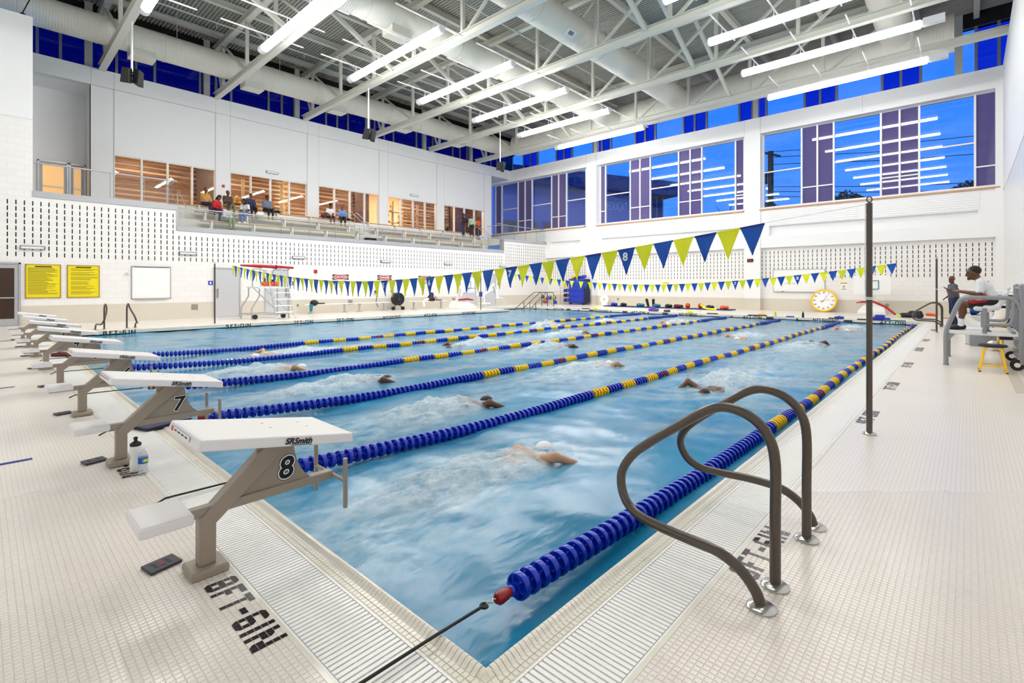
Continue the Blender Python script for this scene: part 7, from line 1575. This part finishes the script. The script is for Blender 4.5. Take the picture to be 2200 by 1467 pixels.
sh = thing('trophy_shelf', 'trophy shelf behind the fourth gallery window', 'shelf', (19.2, YU + 0.75, 5.5)); ob('board', M().box((17.2, YU + 0.55, 5.66), (21.1, YU + 0.95, 5.69)).box((17.2, YU + 0.55, 6.4), (21.1, YU + 0.95, 6.43)), 'wood_pale', sh); ob('back_post', M().box((18.0, YU + 0.9, 4.8), (18.15, YU + 0.98, 7.2)).box((20.1, YU + 0.9, 4.8), (20.25, YU + 0.98, 7.2)), 'wood_pale', sh)
for k, (x, s, kd, z) in enumerate(((8.15, 1.0, 1, 5.69), (9.0, 0.9, 1, 5.69), (10.0, 0.9, 1, 5.69), (10.9, 0.75, 1, 5.69), (11.3, 0.6, 0, 5.69), (17.6, 0.8, 0, 5.69), (18.5, 0.8, 0, 5.69), (19.3, 0.9, 0, 5.69), (20.5, 0.8, 0, 5.69), (17.8, 0.6, 0, 6.43), (19.5, 0.7, 0, 6.43))):
    trophy(x, z, s, ('gold globe trophy behind the second window, %s from the left' % ORD[k]) if k < 4 else ('gold cup behind the %s, %s from the left' % (('second window' if k == 4 else 'fourth window, lower shelf' if k < 9 else 'fourth window, upper shelf'), ORD[0 if k == 4 else (k - 5 if k < 9 else k - 9)])), kd)
r = thing('black_antenna', 'small black antenna on top of the tall left wall', 'antenna', (-0.15, YL + 0.1, 10.9)); ob('base', M().lathe([(0.08, 10.9), (0.08, 10.96), (0.03, 11.0)], (-0.25, YL + 0.1, 0), 'z', 10), 'black', r); ob('mast', M().tube([(-0.25, YL + 0.1, 11.0), (-0.05, YL + 0.1, 11.6)], 0.02, 6), 'black', r)
# ------------------------------------------------------------------ outside, beyond the windows
struct(ob('ground_outside', M().quad((XF + 1.2, -120, -0.5), (160, -120, -0.5), (160, 140, -0.5), (XF + 1.2, 140, -0.5)), 'ground_out'), 'dark ground outside the hall')
r = thing('school_building', 'dark building across the way with lettering and overhanging roof', 'building', (48, 34, -0.5))
def rot(x, y):           # x: away from the facade, y: along the facade towards the gallery, origin at its right-hand corner
    d = Vector((-8.6, 3.74)).normalized(); n = Vector((3.74, 8.6)).normalized(); return (48.9 + d.x * y + n.x * x, 21.55 + d.y * y + n.y * x)
def rbox(x0, x1, y0, y1, z0, z1):
    c = [rot(x0, y0), rot(x1, y0), rot(x1, y1), rot(x0, y1)]
    return M().add([(p[0], p[1], z0) for p in c] + [(p[0], p[1], z1) for p in c], [(0, 3, 2, 1), (4, 5, 6, 7), (0, 1, 5, 4), (1, 2, 6, 5), (2, 3, 7, 6), (3, 0, 4, 7)])
ob('wall', rbox(1.2, 9, 3.2, 20.2, -0.5, 10.9), 'brick_out', r); ob('roof_slab', rbox(0, 10, -0.6, 20.2, 10.9, 12.4), 'brick_out_dark', r)
ob('glazed_corner', rbox(1.6, 9, 0.2, 3.2, -0.5, 10.9), 'brick_out_dark', r)
for k in range(4): ob('fin', rbox(1.45, 1.65, 0.3 + k * 0.8, 0.42 + k * 0.8, -0.5, 10.9), 'brick_out', r)
p = rot(1.15, 7.0); dl = Vector((8.6, -3.74, 0)).normalized()
text('wall_lettering', 'AL EDUCAT', 1.25, 'letter_out', (p[0], p[1], 9.45), dl, UZ, r, 0.05, sx=0.5)
for k in range(3): ob('window_strip', rbox(1.14, 1.2, 13.4 + k * 2.2, 15 + k * 2.2, 6.4, 7.4), 'wood', r)
pl = thing('utility_pole', 'dark utility pole with transformer beyond the right window bay', 'pole', (66.3, 16.9, -0.5)); px_, py_ = 66.3, 16.9
ob('mast', M().tube([(px_, py_, -0.5), (px_, py_, 18.2)], 0.33, 10), 'bark', pl); ob('crossarm', M().beam((px_, py_ - 1.1, 17.4), (px_, py_ + 1.1, 18.3), 0.2, 0.25), 'bark', pl); ob('transformer', M().tube([(px_ - 0.2, py_ + 0.75, 14.2), (px_ - 0.2, py_ + 0.75, 15.6)], 0.45, 12), 'bark', pl); ob('bracket', M().beam((px_, py_, 15.8), (px_ - 0.2, py_ + 0.75, 15.6), 0.1, 0.1), 'bark', pl)
for k, z in enumerate((18.2, 17.5, 16.6, 13.8, 13.2, 12.6)):
    tag(ob('power_line', M().tube([(px_, py_ + 0.4, z)] + [(px_ + 4 * t_, py_ - 46 * t_, z - 1.6 * math.sin(PI * t_) - 0.3 * t_ * k) for t_ in np.linspace(0.05, 1, 14)], 0.04, 4), 'bark'), '%s power line from the top, right of the utility pole' % ORD[k], 'power line', 'power lines')
rs3 = random.Random(4)
def tree(name, lab, x, y, h, rad, n, leafy=True):
    r = thing(name, lab, 'tree', (x, y, -0.5), 'trees outside'); ob('trunk', M().tube([(x, y, -0.5), (x, y, h * 0.6)], [0.25, 0.1], 7), 'bark', r)
    br = M()
    for k in range(14):
        a = rs3.uniform(0, 6.28); L = rad * rs3.uniform(0.5, 1); z = h * rs3.uniform(0.35, 0.7); br.tube([(x, y, z), (x + L * 0.5 * math.cos(a), y + L * 0.5 * math.sin(a), z + L * 0.5), (x + L * math.cos(a), y + L * math.sin(a), z + L * 1.0)], [0.06, 0.04, 0.015], 4)
    ob('branches', br, 'bark', r)
    if leafy:
        lf = M()
        for k in range(n):
            a = rs3.uniform(0, 6.28); q = rs3.random() ** 0.5 * rad; zz = h * 0.8 + (rs3.random() - 0.5) * rad * 1.3 * (1.1 - q / rad); c = Vector((x + q * math.cos(a), y + q * math.sin(a), zz)); s_ = rs3.uniform(0.12, 0.28)
            u = Vector((rs3.uniform(-1, 1), rs3.uniform(-1, 1), rs3.uniform(-1, 1))).normalized(); v = u.orthogonal().normalized()
            lf.quad(c - u * s_, c + v * s_ * 0.5, c + u * s_, c - v * s_ * 0.5)
        o = ob('leaves', lf, 'foliage', r); o['kind'] = 'stuff'
tree('broadleaf_tree', 'dark leafy tree low in the right window bay, middle', 67.9, 9.3, 13.6, 2.6, 3000)
tree('broadleaf_tree', 'dark leafy tree at the right end of the right window bay', 77.8, -1.4, 15.0, 2.8, 3000)
tree('broadleaf_tree', 'dark leafy tree at the foot of the utility pole', 62.5, 16.2, 12.6, 2.0, 2200)
tree('bare_tree', 'bare thin tree low in the middle window bay', 55.4, 18.4, 12.6, 2.4, 0, False)
